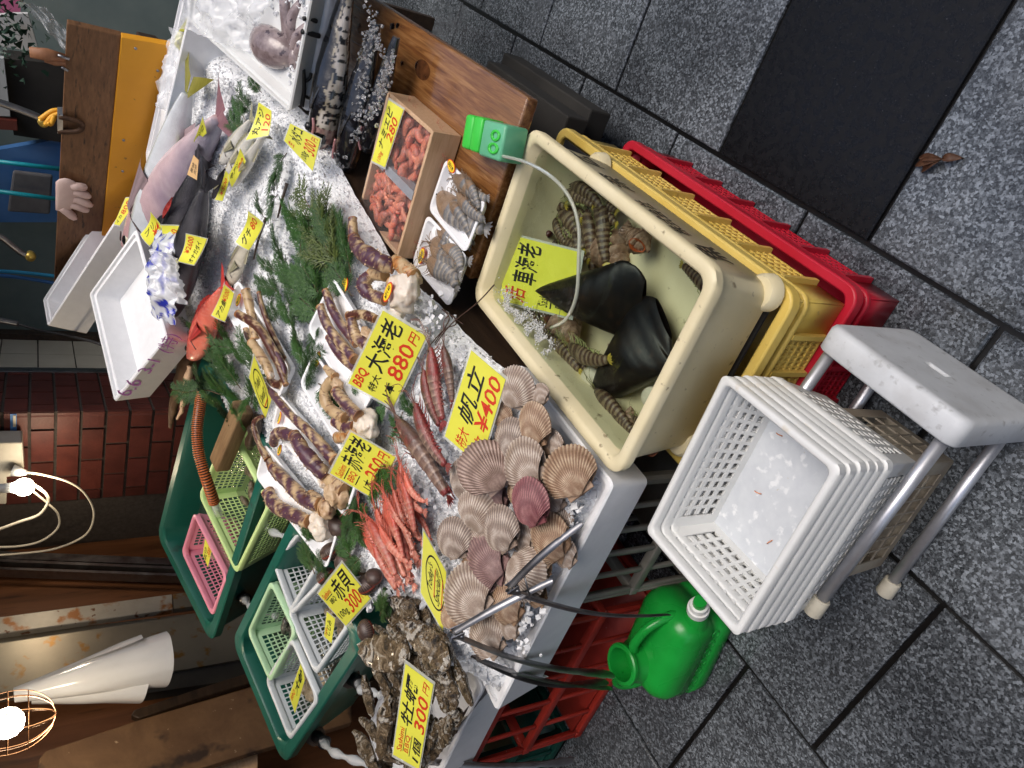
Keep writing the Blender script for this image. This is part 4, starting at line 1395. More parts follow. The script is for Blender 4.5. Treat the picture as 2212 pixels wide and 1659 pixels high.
driftwood('dark wet root piece beside the short wooden block', [S(560, 900, .0), S(548, 930, .02), S(540, 965, .0)], [.02, .026, .014], .8, m_darkwood, 8)

# ------------------------------------------------------------------ foam fish boxes at the back
def box_from(name, label, p0, xd, yd, LX, LY_, h, wt=.03, mat=None, group=None, cat='foam box', r=.012):
    """open box whose rim corner is p0, rim along xd and yd; depth h against the rim normal"""
    z = xd.cross(yd).normalized()
    if z.z < 0:
        p0 = p0 + yd * LY_
        yd = -yd
        z = xd.cross(yd).normalized()
    M = Matrix((xd, z.cross(xd), z)).transposed().to_4x4()
    M.translation = p0
    t = foam_box(name, label, 0, LX, 0, LY_, -h, 0, wt, M, mat, group, cat)
    return t, M
def V3(*a):
    return Vector(a)
k_ = 1.2
Vp = [CAM + (V3(*p) - CAM) * k_ for p in ((1.569, 1.002, 1.31), (1.17, 1.126, 1.26), (1.10, .855, 1.151))]
vx, vy = (Vp[0] - Vp[1]), (Vp[2] - Vp[1])
tV, MV = box_from('foam_box', 'empty white foam box with purple marks tipped up beside the fish', Vp[1], vx.normalized(), (vy - vx.normalized() * vy.dot(vx.normalized())).normalized(), vx.length, vy.length, .115, .026)
q = MB()
Mw = MV @ Matrix(((0, 0, -1, .0), (-1, 0, 0, vy.length), (0, 1, 0, -.115), (0, 0, 0, 1)))
write(q, '(特)', .29, .06, .07, .09, .0, .1, Mw @ T(0, 0, .0), 0, .05)
write(q, '3-1', .17, .075, .045, .08, .0, .2, Mw, 0, .06)
write(q, '6.6', .04, .08, .055, .09, .0, .2, Mw, 0, .06)
PURPLE = (q, Mw)
Up = [V3(2.596, 1.635, 1.424), V3(2.347, 1.615, 1.409), V3(2.421, .943, 1.084)]
ux, uy = (Up[0] - Up[1]), (Up[2] - Up[1])
tU, MU = box_from('foam_box', 'white foam box with red-printed fish bag, leaning behind empty box', Up[1], ux.normalized(), (uy - ux.normalized() * uy.dot(ux.normalized())).normalized(), ux.length, uy.length, .15, .022)
w0, w1 = P(410, 23, 1.04), P(319, 415, 1.10)
wx = (w1 - w0)
wy = (P(392, 0, 1.035) - w0)
wy = (wy - wx.normalized() * wy.dot(wx.normalized())).normalized()
tW, MW_ = box_from('foam_box', 'long white foam box with yellow card and bagged purple catch', w0, wx.normalized(), wy, wx.length, .26, .14, .028)
# what they hold
def bag(label, M, L_, W_, H_, cols, seed, nm='fish_bag'):
    mb = MB()
    def f(u, v):
        h = H_ * (sin(pi * u) ** .5) * (sin(pi * v) ** .6) * (1 + .5 * noise.noise(Vector((u * 4 + seed, v * 4, 0)))) + .012 * noise.noise(Vector((u * 14, v * 12, seed)))
        return (L_ * u + .01 * nz(u, v, seed, 6), W_ * v + .01 * nz(v, u, seed + 3, 6), h)
    def c(u, v):
        k = noise.noise(Vector((u * 11 + seed, v * 8, 2)))
        return cols[0] if k > .12 else (cols[1] if k > -.18 else cols[2])
    mb.grid(46, 30, f, colfn=c)
    return mb.build(nm, pm('printed_bag', [(1, 1, 1), (.9, .9, .9)], 9, rough=.12, pig=True, spec=.8, coat=.4, alpha=.78), M=M, label=label, cat='bag')
bag('white and red printed bag of fish in the leaning foam box', MU @ T(.05, .22, -.125), .15, .36, .07, ((.60, .03, .05), (.62, .64, .68), (.30, .32, .38)), 3)
bag('dark purple catch in a clear bag in the long foam box', MW_ @ T(.25, .05, -.10), .42, .16, .07, ((.03, .025, .06), (.45, .46, .50), (.10, .08, .16)), 8)
m_blueprint = None
f_, L_ = FS((356, 690), (362, 545), .13)
bag('clear ice bag printed with blue lettering beside the empty foam box', f_ @ T(-.01, -.085, 0), .30, .17, .05, ((.03, .05, .48), (.70, .74, .82), (.80, .83, .88)), 15, 'printed_bag')
film('plastic_film', 'loose clear plastic film over the blue-printed ice bag', (S(330, 535, .20), S(338, 640, .20), S(405, 660, .15), S(385, 560, .17)), None, m_film, amp=.03, seed=6)
film('plastic_film', 'clear film laid over the catch in the long foam box', (S(372, 60, .05), S(340, 230, .05), S(362, 240, .05), S(398, 70, .05)), None, m_film, amp=.03, seed=12)

# ------------------------------------------------------------------ octopus tray of white plastic on the right
Op = [V3(1.801, .236, .994), V3(1.376, .277, .853), V3(1.341, -.071, .856)]
ox, oy = (Op[0] - Op[1]), (Op[2] - Op[1])
oxn = ox.normalized()
oyn = (oy - oxn * oy.dot(oxn)).normalized()
tO, MO = box_from('octopus_box', 'white tray of octopus and ice under crumpled plastic film', Op[1], oxn, oyn, .62, .62, .055, .02, m_white, None, 'tray')
# frame: rim corner at the near left of the tray; find which local corner that is
def octp(s, t_, dz):
    return Op[1] + oxn * s + oyn * t_ + oxn.cross(oyn).normalized() * (-1 if oxn.cross(oyn).z < 0 else 1) * dz
q = MB()
oz = oxn.cross(oyn).normalized()
if oz.z < 0:
    oz = -oz
base = MB()
under = MB()
# pale grey foam crate the tray stands on, with brush marks
Mq = Matrix((oyn, -oxn if oyn.cross(-oxn).dot(oz) > 0 else oxn, oz)).transposed().to_4x4()
Mq.translation = Op[1] + oyn * .0 + oxn * .012 - oz * .057
gb = thing('foam_box', 'grey-white foam box with black brush marks under the octopus tray', 'foam box', Mq)
sgn = -1 if (Mq.to_3x3() @ Vector((0, 1, 0))).dot(oxn) < 0 else 1
under.bx(-.0, .66, *sorted((0, sgn * .60)), -.062, 0)
under.build('foam_body', m_foamgrey, gb, bevel=.012)
# octopus
m_octo = pm('octopus_skin', [(.14, .10, .10), (.28, .22, .22), (.40, .33, .32)], 22, rough=.25, bump=.3, bscale=120, coat=.5, spk=[((.06, .04, .05), 40, .60, .06)])
oc = thing('octopus', 'pinkish grey octopus lying on ice in the white tray', 'octopus', T(*octp(.16, .12, -.05)))
Mi = oc.matrix_world.inverted()
q = MB()
q.tube([Mi @ octp(*p) for p in ((.30, .10, -.05), (.24, .10, -.025), (.17, .11, -.02), (.11, .12, -.035), (.08, .14, -.055))], [.02, .055, .06, .045, .02], 14, flat=.75)
q.build('head', m_octo, oc, sub=1)
for k, (a0, b0, a1, b1) in enumerate(((.09, .12, .05, .30), (.10, .14, .10, .36), (.12, .15, .17, .40), (.08, .10, .06, .19), (.14, .16, .24, .36), (.08, .13, .045, .24))):
    pts = [octp(a0, b0, -.05), octp(lerp(a0, a1, .35) + .02 * sin(k), lerp(b0, b1, .35), -.035), octp(lerp(a0, a1, .7) - .02 * cos(k), lerp(b0, b1, .7), -.055), octp(a1, b1, -.07)]
    pp = smooth_path([Mi @ p for p in pts], 6)
    MB().tube(pp, [lerp(.022, .008, i / (len(pp) - 1)) for i in range(len(pp))], 10).build('arm', m_octo, oc)
ck = MB()
for i in range(1100):
    a_, b_ = ri.uniform(.04, .58), ri.uniform(.04, .5)
    chunk(ck, octp(a_, b_, -.05 + ri.uniform(0, .022) + .015 * nz(a_, b_, 0, 9)), ri.uniform(.006, .013), ri)
ck.build('tray_ice', m_ice, smooth=False, kind='stuff', label='crushed ice in the octopus tray', cat='ice')
film('plastic_film', 'big sheet of crumpled clear film over the octopus tray', (octp(.60, -.02, .04), octp(.60, .45, .05), octp(.17, .42, .0), octp(.24, .06, -.005)), None, m_film, 44, 34, .06, 21)

q = MB()
op_ = Op[1] + oxn * .0085
def brush(pts, r):
    q.tube(smooth_path([PL(x, y, op_, oxn) for x, y in pts], 5), r, 6)
for pts, r in ((((655, 150), (657, 190), (652, 230)), .006), (((655, 178), (668, 170), (672, 158)), .005), (((654, 205), (668, 212), (676, 208)), .005), (((655, 40), (672, 42), (684, 46)), .006), (((652, 68), (675, 74), (690, 78)), .007), (((646, 118), (650, 120)), .006)):
    brush(pts, r)
q.build('brush_mark', m_ink, gb, M=Mq.inverted())
# ------------------------------------------------------------------ small trays
m_tray = pm('white_foam_tray', [(.84, .85, .87), (.88, .89, .91)], 30, rough=.3)
def tray(mb, LX, LY_, h=.022, r=.02, lip=.009, tap=.014):
    def rr(s, z, r_):
        return ringz(rrect(s, LX - s, s, LY_ - s, max(.004, r_), 4), z)
    mb.loft([rr(tap, 0, r - tap * .4), rr(.003, h - .004, r), rr(0, h - .003, r), rr(0, h, r), rr(lip * .4, h + .0016, r), rr(lip, h, r - lip * .4), rr(tap + .004, .003, r - tap * .5)])
    return mb
def tray_thing(name, label, o, px, py, fn, group=None, h=.022):
    a, b, c = fn(*o), fn(*px), fn(*py)
    x = (b - a)
    LX = x.length
    x.normalize()
    y = (c - a) - x * (c - a).dot(x)
    LY_ = y.length
    y.normalize()
    z = x.cross(y)
    if z.z < 0:                                  # keep right-handed with z up: swap the axes
        x, y, LX, LY_ = y, x, LY_, LX
        z = x.cross(y)
    M = Matrix((x, y, z)).transposed().to_4x4()
    M.translation = a
    t = thing(name, label, 'tray', M, group)
    tray(MB(), LX, LY_, h).build('tray_body', m_tray, t, auto=40)
    return t, M, LX, LY_
def SB(dz):
    n = Vector((-BT, 0, 1)).normalized()
    o = Vector((.69, 0, .545)) + n * dz
    return lambda x, y: PL(x, y, o, n)
# ------------------------------------------------------------------ scallops
def scallop_mesh(seed, base, dark, light, name='shell', nr=26, open_=0.0, ribamp=.009, dome=.17):
    rr = random.Random(seed)
    mb = MB()
    th = radians(64)
    ph = rr.uniform(0, 6)
    def valve(sgn, dz, tilt):
        def f(u, v):
            an = (u * 2 - 1) * th
            rad = cos(an) ** .72 * (1 + .012 * cos(nr * 2 * pi * u)) * (1 + .02 * noise.noise(Vector((an * 3, seed, sgn))))
            r_ = rad * (.02 + .98 * v)
            x, y = r_ * cos(an), r_ * sin(an) * 1.0
            prof = sin(pi * min(1, .10 + .90 * v ** .9)) ** .8
            z = dome * prof * (1 - .45 * (an / th) ** 2) + .02 * (1 - v)
            z += ribamp * cos(nr * 2 * pi * u) * (v ** .7) * (1 - .25 * v)
            z += .006 * sin(v * 40 + 3 * noise.noise(Vector((u * 4, seed, 0)))) * v
            p = Vector((x, y, sgn * z * (1 if sgn > 0 else .75) + dz))
            return R(tilt, 'Y') @ p
        def c(u, v):
            rib = .5 + .5 * cos(nr * 2 * pi * u)
            ring = .5 + .5 * sin(v * 19 + ph + 1.4 * noise.noise(Vector((u * 5, seed * 1.7, 1))))
            n_ = noise.noise(Vector((u * 9, v * 9, seed)))
            col = mix(dark, base, rib * .8 + .2)
            col = mix(col, light, max(0, .75 * rib * ring + .35 * n_))
            return mix(col, dark, max(0, .5 * (1 - ring) - .25 + .6 * n_ * (1 - rib)))
        mb.grid(nr * 6, 20, f, colfn=c)
        for s_ in (-1, 1):                       # ears beside the hinge
            def e(u, v):
                x = .015 + .20 * u * (1 - .35 * v)
                y = s_ * (.02 + .25 * v)
                return R(tilt, 'Y') @ Vector((x, y, sgn * (.035 + .01 * sin(u * 20)) * (1 - .6 * v) + dz))
            mb.grid(5, 5, e, colfn=lambda u, v: mix(base, dark, .3 + .3 * noise.noise(Vector((u * 6, v * 6, seed)))))
    valve(1, 0.0, -open_)
    valve(-1, -.006, open_)
    return mb.mesh(name, pm('scallop_shell', [(1, 1, 1), (.72, .68, .64)], 26, detail=6, rough=.45, pig=True, bump=.15, bscale=70, bdist=.02))
cream_, brown_, lt_ = (.46, .37, .30), (.17, .115, .09), (.74, .67, .60)
SCM = [scallop_mesh(1, cream_, brown_, lt_), scallop_mesh(2, (.40, .31, .25), (.08, .055, .05), (.70, .63, .56)), scallop_mesh(3, (.42, .28, .18), (.17, .09, .055), (.64, .52, .38)),
       scallop_mesh(4, (.27, .085, .10), (.12, .045, .05), (.44, .22, .22)), scallop_mesh(5, (.30, .18, .17), (.13, .075, .08), (.42, .30, .28)), scallop_mesh(6, (.38, .27, .22), (.12, .07, .06), (.60, .46, .40), open_=.17)]
def meshobj(name, me, M, label=None, cat=None, group=None):
    o = bpy.data.objects.new(name, me)
    COL.objects.link(o)
    o.matrix_world = M
    return tag(o, label, cat, group)
GS = 'scallops heaped on ice in the foam box'
def c3(x, y):
    return 702 + .5767 * x, 702 + .5767 * y
sg_lab = 'ribbed cream and brown scallop shell in the heap on ice'
# centre, hinge direction (towards), radius in crop pixels, height above slope, mesh, label
SCL = [
    ((480, 1085), (500, 1160), 62, .0, 2, None), ((660, 335), (665, 400), 50, .005, 2, None), ((805, 262), (830, 300), 40, .0, 0, None), ((815, 460), (830, 520), 48, .005, 2, None),
    ((900, 855), (930, 900), 60, .0, 0, None), ((790, 1005), (830, 1050), 55, .0, 2, None), ((640, 640), (690, 690), 60, .0, 4, None), ((740, 800), (770, 840), 58, .0, 0, None), ((690, 960), (700, 1000), 60, .0, 1, None), ((600, 790), (640, 830), 70, .0, 0, None), ((560, 930), (590, 960), 66, .0, 2, None), ((850, 640), (880, 690), 70, .008, 1, None), ((860, 450), (880, 480), 60, .0, 0, None), ((740, 620), (760, 680), 70, .01, 2, None), ((690, 1120), (720, 1160), 60, .0, 0, None), ((870, 740), (900, 790), 70, .0, 1, None), ((800, 900), (830, 950), 66, .0, 2, None), ((560, 700), (580, 740), 60, .0, 2, None),
    ((715, 235), (700, 330), 82, .010, 0, 'cream scallop shell half tucked under the edge of the cream tank'),
    ((545, 585), (520, 650), 82, .014, 1, None), ((580, 695), (560, 760), 80, .018, 0, None), ((610, 1165), (660, 1235), 86, .006, 0, None),
    ((485, 800), (500, 870), 84, .014, 1, 'greyish ribbed scallop shell nearest the red prawns'),
    ((610, 885), (690, 935), 86, .016, 4, 'dull mauve scallop shell between two cream ones'),
    ((685, 1045), (735, 1110), 78, .012, 2, None), ((755, 935), (690, 890), 82, .020, 0, None),
    ((845, 800), (915, 870), 92, .014, 2, 'pale scallop shell under the pink one, at the box edge'),
    ((700, 430), (720, 500), 84, .022, 1, None), ((785, 375), (800, 450), 90, .024, 2, 'tan scallop shell beside the long wall of the cream tank'),
    ((915, 555), (975, 655), 102, .026, 2, 'large tan scallop with red-brown ribs nearest the tank corner'),
    ((750, 530), (815, 590), 92, .040, 0, None), ((660, 765), (700, 860), 92, .040, 1, 'dark-ribbed scallop with fine black and cream stripes'),
    ((540, 1005), (610, 1090), 104, .036, 0, 'large pale scallop shell in front of the special sign'),
    ((770, 665), (805, 775), 98, .062, 3, 'pink scallop shell on top of the heap'),
]
rs = random.Random(5)
for (cx, cy), (hx, hy), r_, dz, mi, lab in SCL:
    p, h = c3(cx, cy), c3(hx, hy)
    d = Vector((p[0] - h[0], p[1] - h[1])).normalized()
    rp = r_ * .5767 * 1.0
    hp = (p[0] - d.x * rp * .95, p[1] - d.y * rp * .95)
    a, b = S(*hp, dz + .012), S(p[0] + d.x * rp, p[1] + d.y * rp, dz + .012)
    L_ = (b - a).length
    M = frame(a, b - a, SN + Vector((rs.gauss(0, .12) - .10, rs.gauss(0, .12), 0)))
    meshobj('scallop', SCM[mi], M @ R(rs.gauss(0, .08), 'X') @ SC(L_, L_ * 1.0, L_ * 1.1), lab or sg_lab, 'scallop', GS)
a, b = S(*c3(665, 615), .05), S(*c3(540, 455), .075)
M = frame(a, b - a, (SN + Vector((-.5, -.9, 0))).normalized())
meshobj('scallop', SCM[5], M @ SC((b - a).length, (b - a).length * .95, (b - a).length), 'gaping scallop standing on edge against the scallop sign', 'scallop', GS)

# ------------------------------------------------------------------ oysters
m_oyst = pm('oyster_shell', [(.025, .019, .012), (.13, .085, .042), (.30, .22, .13), (.66, .60, .50)], 5, detail=10, rough=.42, rvar=.2, coat=.25, bump=1, bscale=26, bdist=.03, dist=1.5, stretch=(1.3, 1.1, 1.1), spk=[((.70, .65, .57), 7, .545, .05), ((.03, .022, .014), 6, .60, .08)])
def oyster_mesh(seed):
    rr = random.Random(seed)
    mb = MB()
    n1, n2 = 46, 26
    bend, tw = rr.uniform(-.28, .28), rr.uniform(-.5, .5)
    wv = rr.uniform(.36, .52)
    def f(u, v):
        x = u
        wd = wv * (sin(pi * min(1, .08 + u * .92)) ** .55) * (.55 + .55 * u) * (1 + .16 * noise.noise(Vector((u * 4, seed, 0))))
        an = 2 * pi * v
        y = .5 * wd * cos(an)
        thk = (.16 if sin(an) > 0 else .22) * (sin(pi * min(1, .06 + u * .94)) ** .6) * (1 + .2 * noise.noise(Vector((u * 3, seed, 7))))
        z = .5 * thk * sin(an) * abs(sin(an)) ** -.15 if abs(sin(an)) > 1e-3 else 0
        # frilled growth layers
        lay = ((u * 4.2 + .5 * noise.noise(Vector((v * 5, u * 2, seed)))) % 1.0)
        k = 1 + .12 * lay * (1 if sin(an) > -.2 else .5)
        y, z = y * k, z * (1 + .22 * lay)
        if abs(sin(an)) < .3:
            y *= 1 + .22 * noise.noise(Vector((u * 13, seed, cos(an))))
            z += .022 * noise.noise(Vector((u * 15, seed + 3, cos(an))))
        d = .05 * noise.noise(Vector((u * 4, v * 6, seed + 11)))
        y += bend * (u - .5) ** 2 * 1.2
        z += d + .12 * tw * (u - .5) ** 2
        return (x, y, z)
    mb.grid(n1, n2, f)
    # dark seam between the valves
    return mb.mesh('shell', m_oyst)
OYM = [oyster_mesh(s) for s in (1, 2, 3, 4, 5, 6)]
GO = 'oysters heaped in the foam box'
def c4(x, y):
    return 702 + .2514 * x, 1242 + .2514 * y
ol = 'rough brown and white oyster shell in the heap'
OYL = [((500, 300), (700, 420), -.01, 2, None), ((820, 620), (960, 860), -.01, 3, None), ((1000, 950), (1080, 1220), -.005, 5, None), ((700, 620), (800, 840), .0, 0, None), ((480, 880), (600, 1120), .0, 3, None), ((620, 1300), (720, 1560), -.005, 5, None), ((1090, 1230), (1000, 1480), .01, 0, None), ((960, 1250), (840, 1540), .01, 2, None), ((820, 1180), (800, 1420), .01, 1, None), ((680, 1640), (860, 1600), .005, 4, None),
       ((600, 200), (900, 420), .0, 0, None), ((780, 480), (980, 560), .0, 1, None), ((900, 800), (1060, 960), .0, 2, None), ((1180, 1180), (960, 1400), -.005, 3, None), ((1040, 1380), (900, 1560), -.005, 1, None),
       ((900, 1200), (860, 1500), .0, 4, None), ((440, 760), (560, 960), .0, 2, None), ((760, 560), (860, 860), .0, 5, None), ((700, 1000), (660, 1300), .0, 3, None), ((420, 1600), (300, 1500), .0, 2, None), ((560, 1460), (500, 1700), .0, 0, None),
       ((1000, 760), (1100, 1190), .012, 0, None), ((940, 880), (1040, 1170), .022, 4, None), ((1110, 740), (1250, 1120), .020, 1, 'long dark oyster nearest the foam divider wall'), ((930, 420), (1110, 730), .020, 2, None),
       ((580, 180), (800, 380), .02, 3, None), ((430, 440), (590, 580), .018, 5, None), ((320, 520), (440, 640), .01, 1, None), ((550, 420), (730, 700), .03, 0, None),
       ((300, 650), (700, 690), .035, 4, 'straight brown oyster lying crosswise above the oyster sign'), ((670, 370), (1060, 760), .045, 3, 'longest oyster, golden brown, lying across the heap'), ((390, 740), (550, 1010), .025, 1, None), ((520, 800), (660, 980), .04, 2, None),
       ((330, 860), (400, 1210), .03, 5, None), ((300, 1220), (480, 1420), .04, 0, None), ((560, 1000), (470, 1530), .06, 1, 'pale cream and brown oyster beside the oyster sign'), ((250, 1330), (420, 1580), .05, 2, None), ((640, 1140), (570, 1460), .035, 4, None), ((430, 1500), (640, 1610), .055, 3, None), ((850, 850), (960, 760), .04, 5, None), ((290, 1480), (470, 1690), .045, 0, None)]
ro = random.Random(4)
for i in range(34):
    a_ = Vector((ro.uniform(.13, .40), ro.uniform(1.23, 1.84), ro.uniform(.500, .545)))
    an_ = ro.uniform(0, 6.3)
    L_ = ro.uniform(.075, .11)
    M = frame(a_, Vector((cos(an_), sin(an_), ro.uniform(-.15, .25))), Vector((ro.gauss(0, .2), ro.gauss(0, .2), 1)))
    meshobj('oyster', OYM[i % 6], M @ R(ro.gauss(0, .4), 'X') @ T(-L_ * .5, 0, 0) @ SC(L_, L_ * 1.05, L_), ol, 'oyster', GO)
for p0, p1_, dz, mi, lab in OYL:
    a, b = S(*c4(*p0), dz + .015), S(*c4(*p1_), dz + .02)
    L_ = (b - a).length * 1.04
    M = frame(a, b - a, SN + Vector((rs.gauss(0, .25), rs.gauss(0, .25), 0)))
    meshobj('oyster', OYM[mi], M @ R(rs.gauss(0, .35), 'X') @ SC(L_, max(1.0 * L_, .085), max(L_ * .95, .09)), lab or ol, 'oyster', GO)

# ------------------------------------------------------------------ ark shells
m_ark = pm('ark_shell_brown', [(1, 1, 1), (.7, .62, .6)], 30, rough=.4, pig=True)
def ark_mesh(seed):
    mb = MB()
    nr = 30
    def f(u, v):
        an = 2 * pi * u
        f_ = pi * v
        r_ = sin(f_)
        k = 1 + .022 * cos(nr * 2 * pi * u) * r_
        return (.5 * r_ * cos(an) * 1.12 * k, .5 * r_ * sin(an) * .9 * k + .06 * cos(f_) ** 2, .40 * cos(f_) * (1.0 if cos(f_) > 0 else .9))
    def c(u, v):
        rib = .5 + .5 * cos(nr * 2 * pi * u)
        seam = abs(v - .5) < .035
        return (.30, .05, .03) if seam and .1 < u < .9 else mix((.025, .016, .014), (.17, .115, .095), rib * (.6 + .5 * noise.noise(Vector((u * 4, v * 5, seed)))))
    mb.grid(nr * 5, 20, f, colfn=c)
    return mb.mesh('shell', m_ark)
AKM = [ark_mesh(1), ark_mesh(2)]
for i, (x, y, r_, rl, lab) in enumerate(((731, 1136, 25, .5, 'dark ribbed ark shell resting against the crab tray corner'), (715, 1191, 24, 1.0, 'dark ribbed ark shell with red seam below the crab tray'), (744, 1218, 23, .3, 'ark shell just above the ark shell sign'), (704, 1244, 21, 1.1, 'ark shell behind the upper edge of the ark shell sign'),
                                         (794, 1262, 26, .9, 'blackish ark shell at the right edge of the ark shell sign'), (808, 1246, 20, .7, 'small blackish ark shell between its sign and the red prawns'), (792, 1363, 22, .2, 'brown ark shell above the black outlet pipe'))):
    M, L_ = FS((x, y + r_), (x, y - r_), .028)
    meshobj('ark_shell', AKM[i % 2], M @ T(L_ / 2, 0, 0) @ R(rl * 2, 'Z') @ R(rl, 'X') @ SC(L_), lab, 'shellfish', 'ark shells by their sign')

# ------------------------------------------------------------------ king crab legs
m_crab = pm('crab_shell', [(1, 1, 1), (.74, .68, .62)], 50, detail=6, rough=.38, pig=True, bump=.25, bscale=120, bdist=.003)
m_flesh = pm('crab_flesh', [(.66, .56, .44), (.78, .72, .64)], 30, detail=7, rough=.3, bump=.4, bscale=60, bdist=.008, sss=.3, sssr=.02, spk=[((.42, .22, .08), 12, .60, .1)])
PUR, BRN, CRM, ORG = (.095, .042, .072), (.085, .028, .022), (.58, .43, .25), (.50, .22, .06)
def crab_leg(par, pts, rad, top=PUR, seed=0, spines=True, name='leg', cover=.0):
    """jointed leg: pts local to par, one radius per joint; bulges between joints, pigment on the upper side, short spines"""
    Mi = par.matrix_world.inverted()
    loc = [Mi @ p for p in pts]
    nrm = (Mi.to_3x3() @ SN).normalized()
    mb = MB()
    n = 14
    ns = len(loc) - 1
    K = 16
    rings, cols, centers = [], [], []
    sp_ = smooth_path(loc, K)
    for i, c in enumerate(sp_):
        f = i / K
        k = min(int(f), ns - 1)
        u = f - k
        r_ = lerp(rad[k], rad[k + 1], u) * (.92 + .12 * sin(pi * u) + (.16 if (i < 2 or i > len(sp_) - 3) else 0))
        centers.append((c, None, r_))
    # smooth directions
    for i, (c, d, r_) in enumerate(centers):
        j0, j1 = max(0, i - 2), min(len(centers) - 1, i + 2)
        d = (centers[j1][0] - centers[j0][0]).normalized()
        s = d.cross(nrm).normalized()
        up = s.cross(d).normalized()
        ring = []
        for j in range(n):
            an = 2 * pi * j / n
            w_ = 1 + .13 * noise.noise(c * 60 + Vector((cos(an), sin(an), seed)) * .8)
            ring.append(c + s * cos(an) * r_ * w_ + up * sin(an) * r_ * .86 * w_)
            k = sin(an) * .8 - .45 + 1.5 * noise.noise(c * 48 + Vector((cos(an) * .9, sin(an) * .6, seed))) + .6 * noise.noise(c * 130 + Vector((cos(an) * 2, sin(an) * 2, seed)))
            col = mix(CRM, top, (k + .15 + cover) * 3)
            col = mix(col, (.2, .08, .05), .5 * max(0, noise.noise(c * 75 + Vector((j * .4, seed, 3)))))
            if i < 2 or i > len(centers) - 3 :
                col = mix(col, ORG, .55)
            if noise.noise(c * 170 + Vector((j, seed, 0))) > .34:
                col = mix(col, (.11, .035, .02), .8)
            cols.append(col)
        rings.append(ring)
    mb.loft(rings, col=cols)
    if spines:
        rr = random.Random(seed)
        for i in range(3, len(rings) - 2):
            c, _d, r_ = centers[i]
            d = (centers[i + 1][0] - centers[i - 1][0]).normalized()
            for q in range(2):
                if rr.random() < .5:
                    j = rr.randrange(n)
                    p = rings[i][j]
                    o = (p - c).normalized()
                    h = r_ * rr.uniform(.12, .28)
                    w_ = r_ * .16
                    s = d.cross(o).normalized()
                    mb.add([p + d * w_ - o * w_, p - d * w_ * .5 + s * w_ - o * w_, p - d * w_ * .5 - s * w_ - o * w_, p + o * h + d * h * .3], [(0, 1, 3), (1, 2, 3), (2, 0, 3)], [mix(CRM, ORG, .35)] * 3 + [mix(CRM, (.75, .6, .42), .6)])
    return mb.build(name, m_crab, par, auto=70)
def flesh(par, c, r, seed, name='body_meat', mat=None, fl=.7, squash=(1.3, .9)):
    Mi = par.matrix_world.inverted()
    mb = MB()
    n1, n2 = 22, 30
    rings = []
    for i in range(n1 + 1):
        f = pi * i / n1
        ring = []
        for j in range(n2):
            an = 2 * pi * j / n2
            d = Vector((sin(f) * cos(an) * squash[0], sin(f) * sin(an) * squash[1], cos(f) * fl))
            k = 1 + .34 * noise.noise(d * 1.6 + Vector((seed, 0, 0))) + .16 * noise.noise(d * 4.2 + Vector((seed, 5, 0))) + .10 * abs(noise.noise(d * 9 + Vector((seed, 0, 2))))
            ring.append(Mi @ c + d * r * k)
        rings.append(ring)
    mb.loft(rings)
    return mb.build(name, mat or m_flesh, par, auto=60)
def c8(x, y):
    return 432 + .4231 * x, 540 + .4231 * y
GT5 = 'foam trays of king crab legs'
def ctray(label, o, px, py, dz=.0):
    dz += .016
    return tray_thing('food_tray', label, c8(*o), c8(*px), c8(*py), lambda x, y: S(x, y, dz), GT5, .026)
def SPT(l, dz):
    return [S(*c8(x, y), dz if not isinstance(dz, list) else dz[i]) for i, (x, y) in enumerate(l)]
mppS = .0012
def crabset(name, label, legs, base, fl=()):
    t = thing(name, label, 'crab legs', T(*S(*c8(*base), .0)), 'king crab portions')
    bpy.context.view_layer.update()
    for i, (pts, dz, rad, top, cov) in enumerate(legs):
        P_ = SPT(pts, dz)
        crab_leg(t, P_, [r * .4231 * mppS * .78 for r in rad], top, seed=len(label) + i * 7, cover=cov)
    for i, (x, y, dz, r, mat, sq, flt) in enumerate(fl):
        flesh(t, S(*c8(x, y), dz), r * .4231 * mppS, seed=len(label) + i, mat=mat, squash=sq, fl=flt)
    return t
m_meat2 = pm('crab_brown_meat', [(.40, .24, .12), (.62, .48, .32)], 26, detail=7, rough=.4, bump=.4, bscale=70, bdist=.006, spk=[((.12, .04, .02), 14, .58, .08)])
ctray('white foam crab tray nearest the red fish, ¥6710 sticker', (172, 318), (437, 770), (245, 172), .002)
crabset('king_crab_legs', 'dark brown king crab legs piled in the tray nearest the red fish', [
    ([(232, 205), (262, 320), (282, 455)], .05, [36, 40, 34], CRM, -.5), ([(300, 215), (335, 345), (432, 560)], .045, [18, 24, 20], BRN, .3), ([(192, 325), (300, 400), (390, 560), (440, 690)], .075, [30, 36, 30, 22], BRN, .35),
    ([(232, 400), (250, 470)], .03, [22, 26], BRN, .1), ([(262, 470), (330, 570), (362, 650)], .06, [36, 42, 30], CRM, -.35), ([(330, 420), (420, 585), (432, 650)], .07, [22, 28, 22], PUR, .3), ([(330, 650), (400, 690), (440, 650)], .035, [28, 34, 30], BRN, .2)], (320, 460),
    [(360, 640, .075, 20, None, (1, 1), .8), (434, 652, .07, 16, None, (1, 1), .8)])
ctray('white foam crab tray with ¥9000 sticker behind the prawn sign', (722, 138), (1010, 600), (618, 448), .002)
